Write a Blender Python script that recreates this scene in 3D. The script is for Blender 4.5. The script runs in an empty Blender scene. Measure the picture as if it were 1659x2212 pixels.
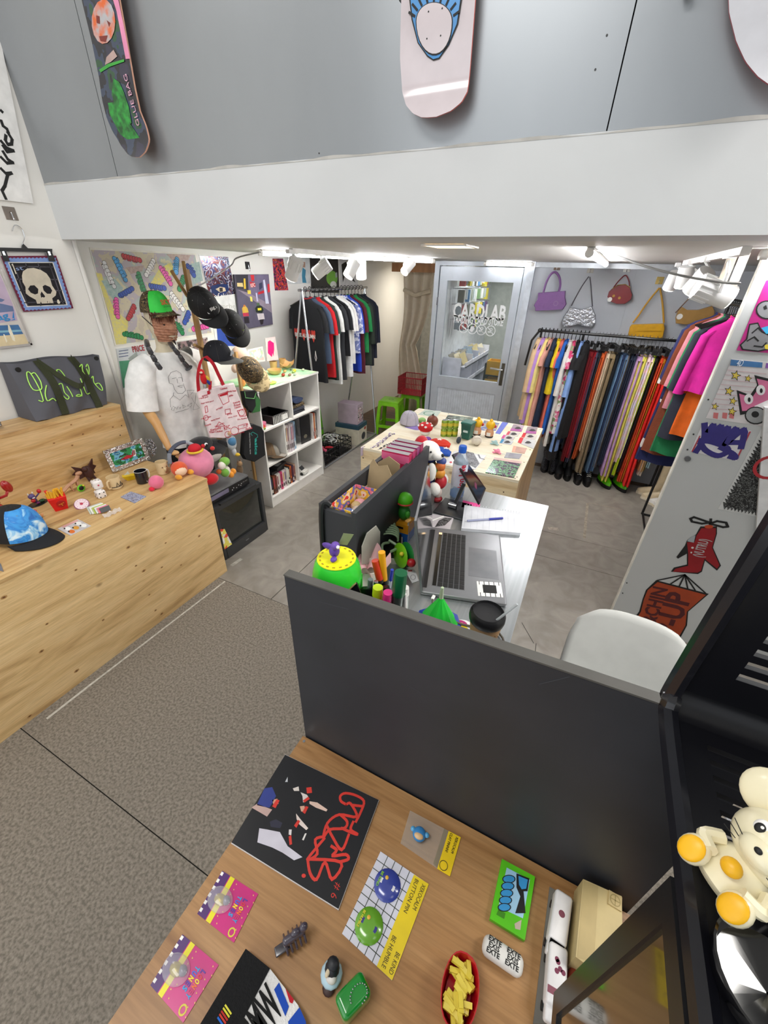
import bpy, bmesh, math, random
from mathutils import Vector, Matrix, Euler
from math import sin, cos, pi, radians as rad
rnd = random.Random(7)
sc = bpy.context.scene
C = sc.collection
# ------------------------------------------------------------------ camera
FPX, CXP, CYP, CAMZ = 866.735, 829.5, 1106.0, 2.0
YAW, PIT, ROL = rad(-25.4073), rad(30.9425), rad(-1.6210)
_f = Vector((sin(YAW)*cos(PIT), cos(YAW)*cos(PIT), -sin(PIT)))
_r = Vector((cos(YAW), -sin(YAW), 0)); _d = _f.cross(_r)
RIGHT = _r*cos(ROL)+_d*sin(ROL); DOWN = -_r*sin(ROL)+_d*cos(ROL); FWD = _f
CAM = Vector((0, 0, CAMZ))
cd = bpy.data.cameras.new('camera'); cam = bpy.data.objects.new('camera', cd); C.objects.link(cam)
cd.sensor_fit = 'HORIZONTAL'; cd.sensor_width = 36; cd.lens = FPX/1659*36; cd.clip_start = .01
cam.matrix_world = Matrix(((RIGHT.x, -DOWN.x, -FWD.x, 0), (RIGHT.y, -DOWN.y, -FWD.y, 0), (RIGHT.z, -DOWN.z, -FWD.z, CAMZ), (0, 0, 0, 1)))
sc.camera = cam
# ------------------------------------------------------------------ world, exposure
wd = bpy.data.worlds.new('world'); sc.world = wd; wd.use_nodes = True
wd.node_tree.nodes['Background'].inputs[0].default_value = (.93, .97, 1, 1)
wd.node_tree.nodes['Background'].inputs[1].default_value = .52
sc.view_settings.view_transform = 'Standard'; sc.view_settings.look = 'None'
sc.view_settings.exposure = .38; sc.view_settings.gamma = 1; sc.view_settings.use_curve_mapping = False
def lamp(kind, name, loc, energy, size=.1, sizey=None, aim=None, col=(1, 1, 1), spot=60, blend=.4, parent=None):
    l = bpy.data.lights.new(name, kind); l.energy = energy; l.color = col
    if kind == 'AREA':
        l.size = size
        if sizey: l.shape = 'RECTANGLE'; l.size_y = sizey
    else: l.shadow_soft_size = size
    if kind == 'SPOT': l.spot_size = rad(spot); l.spot_blend = blend
    o = bpy.data.objects.new(name, l); C.objects.link(o); o.location = loc
    if aim is not None: o.rotation_euler = (Vector(aim)-Vector(loc)).to_track_quat('-Z', 'Y').to_euler()
    if parent: o.parent = parent; o.matrix_parent_inverse = parent.matrix_world.inverted()
    return o
# unseen area lamps added over the front hall and at an assumed shop front
lamp('AREA', 'hall_fill', (-1.1, -.5, 3.9), 30, 1.5, .6, aim=(-1.0, .1, 0), col=(1, .985, .96))  # added overhead lamp, placed for the soft highlight on the grey panels
lamp('AREA', 'hall_fill', (1.9, 1.35, 3.4), 52, 1.0, 1.0, aim=(-1.9, .3, .4), col=(1, .97, .92))  # fill lamp added to brighten the bench front, kept off the partition
lamp('AREA', 'hall_fill', (-2.7, .8, 4.1), 7, .5, .5, aim=(-1.3, 1.8, 2.7), col=(1, .97, .93))  # added lamp that throws the skateboard shadows to the right
lamp('AREA', 'shopfront_fill', (-1.5, -2.6, 2.4), 26, 2.6, 3.6, aim=(-.9, 3, 1.9), col=(.93, .97, 1))  # added area lamp, sized for the bright patch on the upper wall
# ------------------------------------------------------------------ picture point -> place on a real plane
def ray(x, y): return RIGHT*((x-CXP)/FPX)+DOWN*((y-CYP)/FPX)+FWD
def Pz(x, y, z=0): d = ray(x, y); return CAM+d*((z-CAMZ)/d.z)
def Px(x, y, X): d = ray(x, y); return CAM+d*(X/d.x)
def Py(x, y, Y): d = ray(x, y); return CAM+d*(Y/d.y)
class PL:
    """a flat sheet in the room: origin, width axis, height axis; uv() gives the sheet coordinates of a point"""
    def __init__(s, o, ux, uy, flip=False):
        s.o = Vector(o); s.ux = Vector(ux).normalized(); s.uy = Vector(uy); s.uy = (s.uy-s.ux*s.uy.dot(s.ux)).normalized(); s.n = s.ux.cross(s.uy)
    def uv(s, x, y):
        d = ray(x, y); t = (s.o-CAM).dot(s.n)/d.dot(s.n); p = CAM+d*t-s.o
        return (p.dot(s.ux), p.dot(s.uy))
    def U(s, pts): return [s.uv(*p) for p in pts]
    def M(s): return Matrix(((s.ux.x, s.uy.x, s.n.x, s.o.x), (s.ux.y, s.uy.y, s.n.y, s.o.y), (s.ux.z, s.uy.z, s.n.z, s.o.z), (0, 0, 0, 1)))
def ZM(x0, y0, w):   # coordinates read off an enlarged crop
    k = w/1659
    return lambda *p: [(x0+a*k, y0+b*k) for a, b in (p[0] if len(p) == 1 and isinstance(p[0], list) else p)]
def wallL(x, y, X=-3.1, off=.002):
    return PL(Px(x, y, X+off), (0, 1, 0), (0, 0, 1))
def wallB(x, y, Y=5.0, off=.002):
    return PL(Py(x, y, Y-off), (1, 0, 0), (0, 0, 1))
# ------------------------------------------------------------------ materials
def lin(h):
    h = h.lstrip('#'); o = []
    for i in (0, 2, 4):
        c = int(h[i:i+2], 16)/255; o.append(c/12.92 if c <= .04045 else ((c+.055)/1.055)**2.4)
    return (*o, 1)
_mc = {}
def m(col, rough=.55, metal=0, var=.06, scale=14, bump=0, bscale=60, emit=0, alpha=1, trans=0, ior=1.45, coat=0, sheen=0, stretch=None, dark=None, ramp=(.35, .65)):
    key = (col, rough, metal, var, scale, bump, bscale, emit, alpha, trans, coat, sheen, stretch, dark, ramp)
    if key in _mc: return _mc[key]
    M = bpy.data.materials.new('surface_'+col.lstrip('#')); M.use_nodes = True; nt = M.node_tree; b = nt.nodes['Principled BSDF']
    I = b.inputs; c = lin(col)
    I['Roughness'].default_value = rough; I['Metallic'].default_value = metal; I['Base Color'].default_value = c
    if coat: I['Coat Weight'].default_value = coat; I['Coat Roughness'].default_value = .1
    if sheen: I['Sheen Weight'].default_value = sheen
    if alpha < 1: I['Alpha'].default_value = alpha
    if trans: I['Transmission Weight'].default_value = trans; I['IOR'].default_value = ior
    if emit: I['Emission Color'].default_value = c; I['Emission Strength'].default_value = emit
    if var or bump:
        tc = nt.nodes.new('ShaderNodeTexCoord'); mp = nt.nodes.new('ShaderNodeMapping'); nt.links.new(tc.outputs['Object'], mp.inputs[0])
        if stretch: mp.inputs['Scale'].default_value = stretch
        if var:
            n = nt.nodes.new('ShaderNodeTexNoise'); n.inputs['Scale'].default_value = scale; n.inputs['Detail'].default_value = 4
            nt.links.new(mp.outputs[0], n.inputs['Vector'])
            r = nt.nodes.new('ShaderNodeValToRGB'); r.color_ramp.elements[0].position = ramp[0]; r.color_ramp.elements[1].position = ramp[1]
            d2 = lin(dark) if dark else tuple(x*(1-2*var) for x in c[:3])+(1,)
            r.color_ramp.elements[0].color = d2; r.color_ramp.elements[1].color = c if dark else tuple(min(1, x*(1+var)) for x in c[:3])+(1,)
            nt.links.new(n.outputs[0], r.inputs[0]); nt.links.new(r.outputs[0], I['Base Color'])
        if bump:
            n2 = nt.nodes.new('ShaderNodeTexNoise'); n2.inputs['Scale'].default_value = bscale; n2.inputs['Detail'].default_value = 3
            nt.links.new(mp.outputs[0], n2.inputs['Vector'])
            bp = nt.nodes.new('ShaderNodeBump'); bp.inputs['Strength'].default_value = bump; bp.inputs['Distance'].default_value = .01
            nt.links.new(n2.outputs[0], bp.inputs['Height']); nt.links.new(bp.outputs[0], I['Normal'])
    _mc[key] = M
    return M
def ply(name, base, mid, dk, axis='y', knots=True, rough=.45):
    """plywood: long soft grain, darker streaks, scattered knots"""
    M = bpy.data.materials.new(name); M.use_nodes = True; nt = M.node_tree; N = nt.nodes; L = nt.links; b = N['Principled BSDF']
    tc = N.new('ShaderNodeTexCoord'); mp = N.new('ShaderNodeMapping'); L.new(tc.outputs['Object'], mp.inputs[0])
    s = {'y': (9, 1.1, 9), 'x': (1.1, 9, 9), 'z': (9, 9, 1.1)}[axis]; mp.inputs['Scale'].default_value = s
    n = N.new('ShaderNodeTexNoise'); n.inputs['Scale'].default_value = 1.0; n.inputs['Detail'].default_value = 6; n.inputs['Distortion'].default_value = 1.6; L.new(mp.outputs[0], n.inputs['Vector'])
    r = N.new('ShaderNodeValToRGB'); e = r.color_ramp.elements; e[0].position = .3; e[0].color = lin(dk); e[1].position = .62; e[1].color = lin(base)
    k = r.color_ramp.elements.new(.45); k.color = lin(mid); L.new(n.outputs[0], r.inputs[0])
    mp2 = N.new('ShaderNodeMapping'); L.new(tc.outputs['Object'], mp2.inputs[0]); mp2.inputs['Scale'].default_value = tuple(v*(7 if v > 2 else 3) for v in s)
    n2 = N.new('ShaderNodeTexNoise'); n2.inputs['Scale'].default_value = 3; n2.inputs['Detail'].default_value = 3; L.new(mp2.outputs[0], n2.inputs['Vector'])
    mx = N.new('ShaderNodeMixRGB'); mx.blend_type = 'MULTIPLY'; mx.inputs[0].default_value = .35
    r2 = N.new('ShaderNodeValToRGB'); r2.color_ramp.elements[0].color = (.55, .5, .42, 1); r2.color_ramp.elements[0].position = .35; r2.color_ramp.elements[1].position = .6
    L.new(n2.outputs[0], r2.inputs[0]); L.new(r.outputs[0], mx.inputs[1]); L.new(r2.outputs[0], mx.inputs[2])
    out = mx.outputs[0]
    if knots:
        mp3 = N.new('ShaderNodeMapping'); L.new(tc.outputs['Object'], mp3.inputs[0]); mp3.inputs['Scale'].default_value = tuple(4.6 if v > 2 else 3.1 for v in s)
        v = N.new('ShaderNodeTexVoronoi'); v.inputs['Scale'].default_value = 1; L.new(mp3.outputs[0], v.inputs['Vector'])
        r3 = N.new('ShaderNodeValToRGB'); r3.color_ramp.elements[0].color = (.22, .12, .05, 1); r3.color_ramp.elements[0].position = .015
        r3.color_ramp.elements[1].color = (1, 1, 1, 1); r3.color_ramp.elements[1].position = .075
        L.new(v.outputs['Distance'], r3.inputs[0]); m3 = N.new('ShaderNodeMixRGB'); m3.blend_type = 'MULTIPLY'; m3.inputs[0].default_value = .8
        L.new(out, m3.inputs[1]); L.new(r3.outputs[0], m3.inputs[2]); out = m3.outputs[0]
    L.new(out, b.inputs['Base Color']); b.inputs['Roughness'].default_value = rough
    return M
def patt(name, cols, scale=8, kind='voronoi', rough=.6, pos=None, detail=2, stretch=(1, 1, 1), bump=0, dist=0, metal=0, coat=0):
    """a printed or woven all-over pattern of several flat colours"""
    M = bpy.data.materials.new(name); M.use_nodes = True; nt = M.node_tree; N = nt.nodes; L = nt.links; b = N['Principled BSDF']
    tc = N.new('ShaderNodeTexCoord'); mp = N.new('ShaderNodeMapping'); L.new(tc.outputs['Object'], mp.inputs[0]); mp.inputs['Scale'].default_value = stretch
    if kind == 'voronoi':
        t = N.new('ShaderNodeTexVoronoi'); t.inputs['Scale'].default_value = scale; out = None
        L.new(mp.outputs[0], t.inputs['Vector']); sp = N.new('ShaderNodeSeparateColor'); L.new(t.outputs['Color'], sp.inputs[0]); out = sp.outputs[0]
    elif kind == 'wave':
        t = N.new('ShaderNodeTexWave'); t.inputs['Scale'].default_value = scale; t.inputs['Distortion'].default_value = dist; L.new(mp.outputs[0], t.inputs['Vector']); out = t.outputs['Fac']
    else:
        t = N.new('ShaderNodeTexNoise'); t.inputs['Scale'].default_value = scale; t.inputs['Detail'].default_value = detail; t.inputs['Distortion'].default_value = dist
        L.new(mp.outputs[0], t.inputs['Vector']); out = t.outputs[0]
    r = N.new('ShaderNodeValToRGB'); r.color_ramp.interpolation = 'CONSTANT' if kind != 'soft' else 'LINEAR'; n = len(cols)
    ps = pos or ([i/n for i in range(n)] if kind in ('voronoi', 'wave') else [.32+.36*i/max(1, n-1)-(.32 if i == 0 else 0) for i in range(n)])
    r.color_ramp.elements[0].position = ps[0]; r.color_ramp.elements[0].color = lin(cols[0]); r.color_ramp.elements[1].position = ps[1]; r.color_ramp.elements[1].color = lin(cols[1])
    for i in range(2, n): e = r.color_ramp.elements.new(ps[i]); e.color = lin(cols[i])
    L.new(out, r.inputs[0]); L.new(r.outputs[0], b.inputs['Base Color']); b.inputs['Roughness'].default_value = rough; b.inputs['Metallic'].default_value = metal
    if coat: b.inputs['Coat Weight'].default_value = coat; b.inputs['Coat Roughness'].default_value = .08
    if bump:
        n2 = N.new('ShaderNodeTexNoise'); n2.inputs['Scale'].default_value = 90; bp = N.new('ShaderNodeBump'); bp.inputs['Strength'].default_value = bump; bp.inputs['Distance'].default_value = .01
        L.new(n2.outputs[0], bp.inputs['Height']); L.new(bp.outputs[0], b.inputs['Normal'])
    return M
# ------------------------------------------------------------------ mesh building
class MB:
    def __init__(s): s.v = []; s.f = []
    def add(s, vs, fs):
        k = len(s.v); s.v += [tuple(p) for p in vs]; s.f += [tuple(k+i for i in f) for f in fs]; return s
    def bx(s, x0, x1, y0, y1, z0, z1):
        return s.add([(x0, y0, z0), (x1, y0, z0), (x1, y1, z0), (x0, y1, z0), (x0, y0, z1), (x1, y0, z1), (x1, y1, z1), (x0, y1, z1)],
                     [(0, 3, 2, 1), (4, 5, 6, 7), (0, 1, 5, 4), (1, 2, 6, 5), (2, 3, 7, 6), (3, 0, 4, 7)])
    def box(s, c, d, rot=None):
        q = MB().bx(-d[0]/2, d[0]/2, -d[1]/2, d[1]/2, -d[2]/2, d[2]/2); R = Euler(rot).to_matrix() if rot else Matrix.Identity(3)
        return s.add([R @ Vector(p)+Vector(c) for p in q.v], q.f)
    def loft(s, rings, cap=True, closed=True):
        n = len(rings[0]); vs = [p for r in rings for p in r]; fs = []
        for i in range(len(rings)-1):
            for j in range(n if closed else n-1):
                a = i*n+j; b = i*n+(j+1) % n; fs.append((a, b, b+n, a+n))
        if cap and closed: fs.append(tuple(range(n-1, -1, -1))); fs.append(tuple(range((len(rings)-1)*n, len(rings)*n)))
        return s.add(vs, fs)
    def cyl(s, p0, p1, r0, r1=None, n=12, cap=True):
        p0 = Vector(p0); p1 = Vector(p1); r1 = r0 if r1 is None else r1; w = (p1-p0).normalized()
        u = w.orthogonal().normalized(); v = w.cross(u)
        R = lambda p, r: [p+u*r*cos(2*pi*i/n)+v*r*sin(2*pi*i/n) for i in range(n)]
        return s.loft([R(p0, r0), R(p1, r1)], cap)
    def tube(s, pts, r, n=6, cap=True, closed=False):
        P = [Vector(p) for p in pts]; rs = r if isinstance(r, (list, tuple)) else [r]*len(P); rings = []; u = None
        for i, p in enumerate(P):
            if closed: t = P[(i+1) % len(P)]-P[i-1]
            else: t = P[min(i+1, len(P)-1)]-P[max(i-1, 0)]
            t = t.normalized() if t.length > 1e-9 else Vector((0, 0, 1))
            u = (u-t*u.dot(t)) if u is not None else t.orthogonal()
            if u.length < 1e-6: u = t.orthogonal()
            u.normalize(); w = t.cross(u)
            rings.append([p+u*rs[i]*cos(2*pi*k/n)+w*rs[i]*sin(2*pi*k/n) for k in range(n)])
        if closed: rings.append(rings[0])
        return s.loft(rings, cap and not closed)
    def lathe(s, prof, n=20, c=(0, 0, 0), cap=True, sx=1, sy=1):
        return s.loft([[(c[0]+r*cos(2*pi*i/n)*sx, c[1]+r*sin(2*pi*i/n)*sy, c[2]+z) for i in range(n)] for r, z in prof], cap)
    def ball(s, c, r, k=(1, 1, 1), n=14, q=9, rot=None):
        R = Euler(rot).to_matrix() if rot else None; rings = []
        for j in range(q+1):
            a = -pi/2+pi*j/q; ra = max(cos(a), .012)
            ring = [Vector((r*k[0]*ra*cos(2*pi*i/n), r*k[1]*ra*sin(2*pi*i/n), r*k[2]*sin(a))) for i in range(n)]
            rings.append([((R @ p) if R else p)+Vector(c) for p in ring])
        return s.loft(rings)
    def prism(s, poly, z0, z1):
        n = len(poly)
        ar = sum(poly[i-1][0]*poly[i][1]-poly[i][0]*poly[i-1][1] for i in range(n))
        if ar < 0: poly = poly[::-1]
        return s.loft([[(x, y, z0) for x, y in poly], [(x, y, z1) for x, y in poly]])
    def poly(s, pts, z=0):
        n = len(pts)
        if sum(pts[i-1][0]*pts[i][1]-pts[i][0]*pts[i-1][1] for i in range(n)) < 0: pts = pts[::-1]
        return s.add([(x, y, z) for x, y in pts], [tuple(range(n))])
    def line(s, pts, w, z=0, closed=False):
        """a drawn stroke of width w on a flat sheet"""
        if closed: pts = pts+[pts[0]]
        for i in range(len(pts)-1):
            a = Vector(pts[i]); b = Vector(pts[i+1]); d = b-a
            if d.length < 1e-7: continue
            d.normalize(); e = Vector((-d.y, d.x))*w/2; a2 = a-d*w*.35; b2 = b+d*w*.35
            s.add([(*(a2-e), z), (*(b2-e), z), (*(b2+e), z), (*(a2+e), z)], [(0, 1, 2, 3)]); z += 2e-6
        return s
    def disc(s, c, r, z=0, n=20, ry=None, a0=0):
        ry = ry or r
        return s.add([(c[0]+r*cos(2*pi*i/n)*cos(a0)-ry*sin(2*pi*i/n)*sin(a0), c[1]+r*cos(2*pi*i/n)*sin(a0)+ry*sin(2*pi*i/n)*cos(a0), z) for i in range(n)], [tuple(range(n))])
    def ring(s, c, r, w, z=0, n=24, ry=None):
        ry = ry or r
        return s.line([(c[0]+r*cos(2*pi*i/n), c[1]+ry*sin(2*pi*i/n)) for i in range(n+1)], w, z)
    def grid(s, fn, nu, nv):
        vs = [fn(i/nu, j/nv) for j in range(nv+1) for i in range(nu+1)]; w = nu+1
        return s.add(vs, [(j*w+i, j*w+i+1, (j+1)*w+i+1, (j+1)*w+i) for j in range(nv) for i in range(nu)])
    def rbox(s, c, d, r=.01, k=4):
        """box with all its edges rounded"""
        x, y, z = [v/2 for v in d]; r = min(r, x*.99, y*.99, z*.99); rings = []
        def rect(o, zz):
            rr = max(r-o, 1e-4); out = []
            for qx, qy, a0 in ((1, 1, 0), (-1, 1, pi/2), (-1, -1, pi), (1, -1, 3*pi/2)):
                for i in range(k+1):
                    a = a0+pi/2*i/k; out.append((c[0]+qx*(x-r)+rr*cos(a), c[1]+qy*(y-r)+rr*sin(a), c[2]+zz))
            return out
        st = [(r*(1-cos(pi/2*i/k)), r*(1-sin(pi/2*i/k))) for i in range(k+1)]
        for o, h in [(r*(1-sin(pi/2*i/k)), -z+r*(1-cos(pi/2*i/k))) for i in range(k+1)]: rings.append(rect(o, h))
        for o, h in [(r*(1-cos(pi/2*i/k)), z-r*(1-sin(pi/2*i/k))) for i in range(k+1)]: rings.append(rect(o, h))
        return s.loft(rings)
    def xf(s, M): s.v = [tuple(M @ Vector(p)) for p in s.v]; return s
    def build(s, name, mat, parent=None, smooth=None, loc=None, rot=None, fix=False):
        me = bpy.data.meshes.new(name); me.from_pydata([tuple(p) for p in s.v], [], s.f)
        if fix:
            b = bmesh.new(); b.from_mesh(me); bmesh.ops.recalc_face_normals(b, faces=b.faces); b.to_mesh(me); b.free()
        for q in (mat if isinstance(mat, (list, tuple)) else [mat]): me.materials.append(q)
        if smooth:
            me.polygons.foreach_set('use_smooth', [True]*len(me.polygons)); me.set_sharp_from_angle(angle=rad(smooth if smooth is not True else 40))
        o = bpy.data.objects.new(name, me); C.objects.link(o)
        if parent is not None: o.parent = parent
        if loc is not None: o.location = loc
        if rot is not None: o.rotation_euler = rot
        return o
def tag(o, label, cat, group=None, kind=None):
    if label: o['label'] = label
    if cat: o['category'] = cat
    if group: o['group'] = group
    if kind: o['kind'] = kind
    return o
def struct(o): o['kind'] = 'structure'; return o
def T(name, label, cat, loc=(0, 0, 0), rz=0, group=None, rot=None, sc_=None):
    o = bpy.data.objects.new(name, None); C.objects.link(o); o.empty_display_size = .05
    o.location = loc; o.rotation_euler = rot or (0, 0, rz)
    if sc_: o.scale = (sc_,)*3
    return tag(o, label, cat, group)
def TP(name, label, cat, pl, group=None):
    o = T(name, label, cat, group=group); o.matrix_world = pl.M(); return o
def dup(root, loc=None, rz=None, label=None, group=None, mat=None):
    r = root.copy(); C.objects.link(r)
    if loc is not None: r.location = loc
    if rz is not None: r.rotation_euler = (0, 0, rz)
    if label: r['label'] = label
    if group: r['group'] = group
    for ch in list(root.children):
        c = ch.copy(); C.objects.link(c); c.parent = r
        for g in ch.children: d = g.copy(); C.objects.link(d); d.parent = c
    return r
_tc = {}
def TX(t, size, mat, parent, loc=(0, 0, 0), rot=(0, 0, 0), bold=0, sx=1, align='CENTER', shear=0, space=1, name='lettering', ext=.0002):
    k = (t, bold, shear, space, align)
    if k not in _tc:
        cu = bpy.data.curves.new('lettering', 'FONT'); cu.body = t; cu.align_x = align; cu.align_y = 'CENTER'; cu.offset = bold; cu.shear = shear; cu.space_character = space; cu.resolution_u = 2
        cu.extrude = .004
        to = bpy.data.objects.new('t', cu); C.objects.link(to); bpy.context.view_layer.update()
        _tc[k] = bpy.data.meshes.new_from_object(to.evaluated_get(bpy.context.evaluated_depsgraph_get())); bpy.data.objects.remove(to)
    me = _tc[k].copy(); me.materials.clear(); me.materials.append(mat)
    o = bpy.data.objects.new(name, me); C.objects.link(o)
    if parent is not None: o.parent = parent
    o.location = loc; o.rotation_euler = rot; o.scale = (size*sx, size, size*.15)
    return o
def TUV(t, mat, parent, a, b, h, z=.001, bold=0, **k):
    """lettering on a sheet from point a to point b (baseline middle), letter height h"""
    a = Vector(a); b = Vector(b); d = b-a; o = TX(t, 1, mat, parent, bold=bold, **k)
    w = max(v.co.x for v in o.data.vertices)-min(v.co.x for v in o.data.vertices)
    o.scale = (d.length/w, h/.7, .1); c = (a+b)/2; o.location = (c.x, c.y, z); o.rotation_euler = (0, 0, math.atan2(d.y, d.x)); return o
def rect(u0, u1, v0, v1): return [(u0, v0), (u1, v0), (u1, v1), (u0, v1)]
WHT = m('#f2f0ec', .6); BLK = m('#0b0b0d', .5); BLKG = m('#0a0a0c', .18, coat=.5); CHR = m('#c9cbcf', .18, 1, var=0); GRYM = m('#8d9094', .35, .9)
RED = m('#c8141c', .4); INK = m('#0c0c0c', .6, var=0)
CLEAR = m('#ffffff', .04, var=0, alpha=.16)
# ================================================================== THE SETTING
CEIL, YB, YW, XL = 2.12, 1.78, 5.0, -3.1
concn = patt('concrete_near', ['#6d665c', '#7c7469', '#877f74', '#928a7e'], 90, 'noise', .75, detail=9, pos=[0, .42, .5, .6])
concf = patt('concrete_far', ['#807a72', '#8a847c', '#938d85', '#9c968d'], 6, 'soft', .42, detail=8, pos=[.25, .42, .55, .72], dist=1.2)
floor = struct(MB().bx(-4.2, 2.6, -3, 9, -.2, -.012).build('floor', m('#2a2724', .9)))
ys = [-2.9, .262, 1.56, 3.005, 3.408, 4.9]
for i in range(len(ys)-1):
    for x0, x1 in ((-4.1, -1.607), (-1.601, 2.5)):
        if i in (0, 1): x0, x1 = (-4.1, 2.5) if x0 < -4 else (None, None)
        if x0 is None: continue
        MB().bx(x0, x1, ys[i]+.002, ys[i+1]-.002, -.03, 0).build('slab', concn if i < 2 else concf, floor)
MB().bx(-4.1, 2.5, 4.902, 8.9, -.03, 0).build('slab', m('#6b5138', .45, dark='#54402e', scale=3, stretch=(1, 6, 1)), floor)
paint = m('#e6e4df', .6, var=.015, scale=2, bump=.04, bscale=30)
wl = struct(MB().bx(XL-.2, XL, 1.83, 7.2, 0, CEIL).build('wall_left', paint))
MB().bx(XL-.2, XL+.03, -3, 1.83, 0, 4.3).build('pier', paint, wl)
MB().cyl((XL+.03, 1.845, 0), (XL+.03, 1.845, CEIL), .014, n=10).build('corner_bead', paint, wl, True)
ceil = struct(MB().bx(XL-.2, 2.6, YB+.01, 7.2, CEIL, CEIL+.2).build('ceiling', m('#d9d7d2', .55, var=.02, scale=2)))
beam = struct(MB().bx(XL, 2.6, YB-.003, YB+.25, CEIL-.001, 2.384).build('trim_1', m('#cfd1d2', .6, var=.015, scale=2, bump=.05, bscale=22)))
MB().grid(lambda u, v: (XL+.03+u*5.6, YB-.004, 2.378+.006*v*(1+.5*sin(u*57)+.4*sin(u*131))), 120, 1).build('plaster_edge', m('#b9b7b2', .7), beam)
alum = m('#9a9ea2', .36, .5, var=.05, scale=1.3, stretch=(1, 1, .3))
up = struct(MB().bx(XL-.2, 2.6, YB+.02, YB+.15, 2.38, 4.3).build('wall_upper', m('#202224', .8)))
for x0, x1 in ((XL+.02, -2.423), (-2.419, -.130), (-.126, 2.6)):
    MB().bx(x0, x1, YB, YB+.02, 2.385, 4.28).build('panel', alum, up)
for p in ((1311, 76), (1286, 150), (689, 331)):
    q = Py(*p, YB-.001); MB().cyl(q, q+Vector((0, .004, 0)), .003, n=8).build('screw', m('#3a3a3a', .5), up)
hc = struct(MB().bx(XL-.2, 2.6, -3, YB, 4.28, 4.4).build('ceiling_hall', m('#d8d8d6', .7)))
struct(MB().bx(2.45, 2.6, -.5, 7.2, 0, 4.3).build('wall_right', m('#d4d4d2', .6)))
# back wall right of the glass door: grey boards and an aluminium head rail
boardm = m('#b9bec6', .5, var=.02, scale=2, bump=.03, bscale=200)
wb = struct(MB().bx(-.74, 2.45, YW, YW+.05, 0, 2.09).build('wall_back', boardm))
for x in (-.74, .185): MB().bx(x, (.183 if x < 0 else 1.4), YW-.006, YW, .02, 2.075).build('board', boardm, wb)
MB().bx(-.74, 1.4, YW-.03, YW, 2.075, 2.118).build('head_rail', m('#cfd3d8', .3, .8), wb)
MB().bx(-.80, -.735, YW-.05, YW+.05, 0, CEIL).build('post', m('#c9ced6', .32, .7), wb)
# white partition with the posters, standing parallel to the back wall
YP, XP = 2.484, .548
part = struct(MB().bx(XP, 2.45, YP, YP+.035, 0, CEIL).build('wall_partition', m('#b7b9b8', .5, var=.02, scale=2)))
MB().bx(XP-.004, XP+.002, YP-.002, YP+.037, 0, CEIL).build('edge_strip', m('#d8d6cc', .6), part)
for p in ((1530, 863), (1498, 938), (1485, 971), (1354, 1259), (1345, 1281)):
    q = Py(*p, YP); MB().cyl(q, q-Vector((0, .003, 0)), .004, n=8).build('screw', m('#2b2b2b', .6), part)
q = Py(1485, 990, YP); MB().cyl(q, q-Vector((0, .012, 0)), .014, n=16).build('knob', m('#5d5f60', .4), part)
# rooms behind: passage on the left, card shop behind the glass door
rb = struct(MB().bx(XL-.2, -1.0, 8.0, 8.1, 0, CEIL+.2).build('wall_passage', m('#b9b9b2', .6)))
struct(MB().bx(XL-.2, 2.6, 7.2, 9, CEIL, CEIL+.1).build('ceiling_passage', m('#d0cdc6', .6)))
struct(MB().bx(XL-.2, XL, 7.2, 8.1, 0, CEIL).build('wall_passage_side', m('#a9a9a4', .6)))
sh = struct(MB().bx(-1.78, -1.72, 5.06, 8.0, 0, CEIL).build('wall_shop_left', m('#dfe2e6', .5)))
struct(MB().bx(-1.78, 2.5, 7.4, 7.5, 0, CEIL).build('wall_shop_back', m('#c5c8c0', .5)))
lamp('AREA', 'shop_ceiling_lamp', (-.9, 6.0, 2.1), 24, 1.4, .6, aim=(-.9, 6, 0), col=(.97, 1, .98))
lamp('AREA', 'passage_fill', (-2.4, 6.6, 2.1), 14, .5, .5, aim=(-2.4, 6.9, 0), col=(1, .92, .78))  # unseen lamp, added and raised to brighten the curtain and passage
# timber door lining at the end of the passage
MB().bx(-1.99, -1.86, 5.5, 5.6, 0, 2.1).bx(-2.6, -1.86, 5.5, 5.6, 2.0, 2.1).build('door_lining', m('#a9784b', .5, dark='#8c5f38', stretch=(1, 1, .2)), rb)
# ------------------------------------------------------------------ the glass shop door
dw = 1.0
door = struct(T('door_1', None, None, (-1.81, YW, 0)))
frm = m('#c3cad4', .34, .35, var=.02)
MB().bx(0, .055, -.04, .05, 0, 2.115).bx(.975, 1.02, -.04, .05, 0, 2.115).bx(.055, .975, -.04, .05, 2.075, 2.115).build('door_frame', frm, door)
leaf = MB().bx(.065, .155, -.03, .012, .02, 2.065).bx(.885, .965, -.03, .012, .02, 2.065).bx(.155, .885, -.03, .012, 1.93, 2.065).bx(.155, .885, -.03, .012, .76, .90)\
    .bx(.155, .885, -.03, .012, .02, .12).build('leaf_frame', frm, door)
lp = MB().bx(.155, .885, -.014, .004, .12, .76)
for i in range(24): lp.bx(.165+i*.03, .190+i*.03, -.018, -.014, .12, .76)
lp.build('lower_panel', m('#ccd2da', .4, .1), door)
MB().bx(.155, .885, -.01, -.004, .90, 1.93).build('pane', m('#8a9a98', .03, var=0, alpha=.10), door)
MB().rbox((.925, -.037, 1.0), (.036, .012, .25), .004).build('handle_plate', m('#5b574c', .35, .8), door)
MB().tube([(.925, -.045, 1.06), (.925, -.085, 1.06), (.90, -.09, 1.06), (.79, -.09, 1.065)], .011, 8).build('door_handle', m('#c9c9c6', .25, .9), door, True)
for z in (1.72, 1.05): MB().cyl((.06, -.042, z-.04), (.06, -.042, z+.04), .008, n=8).build('hinge', CHR, door)
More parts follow.
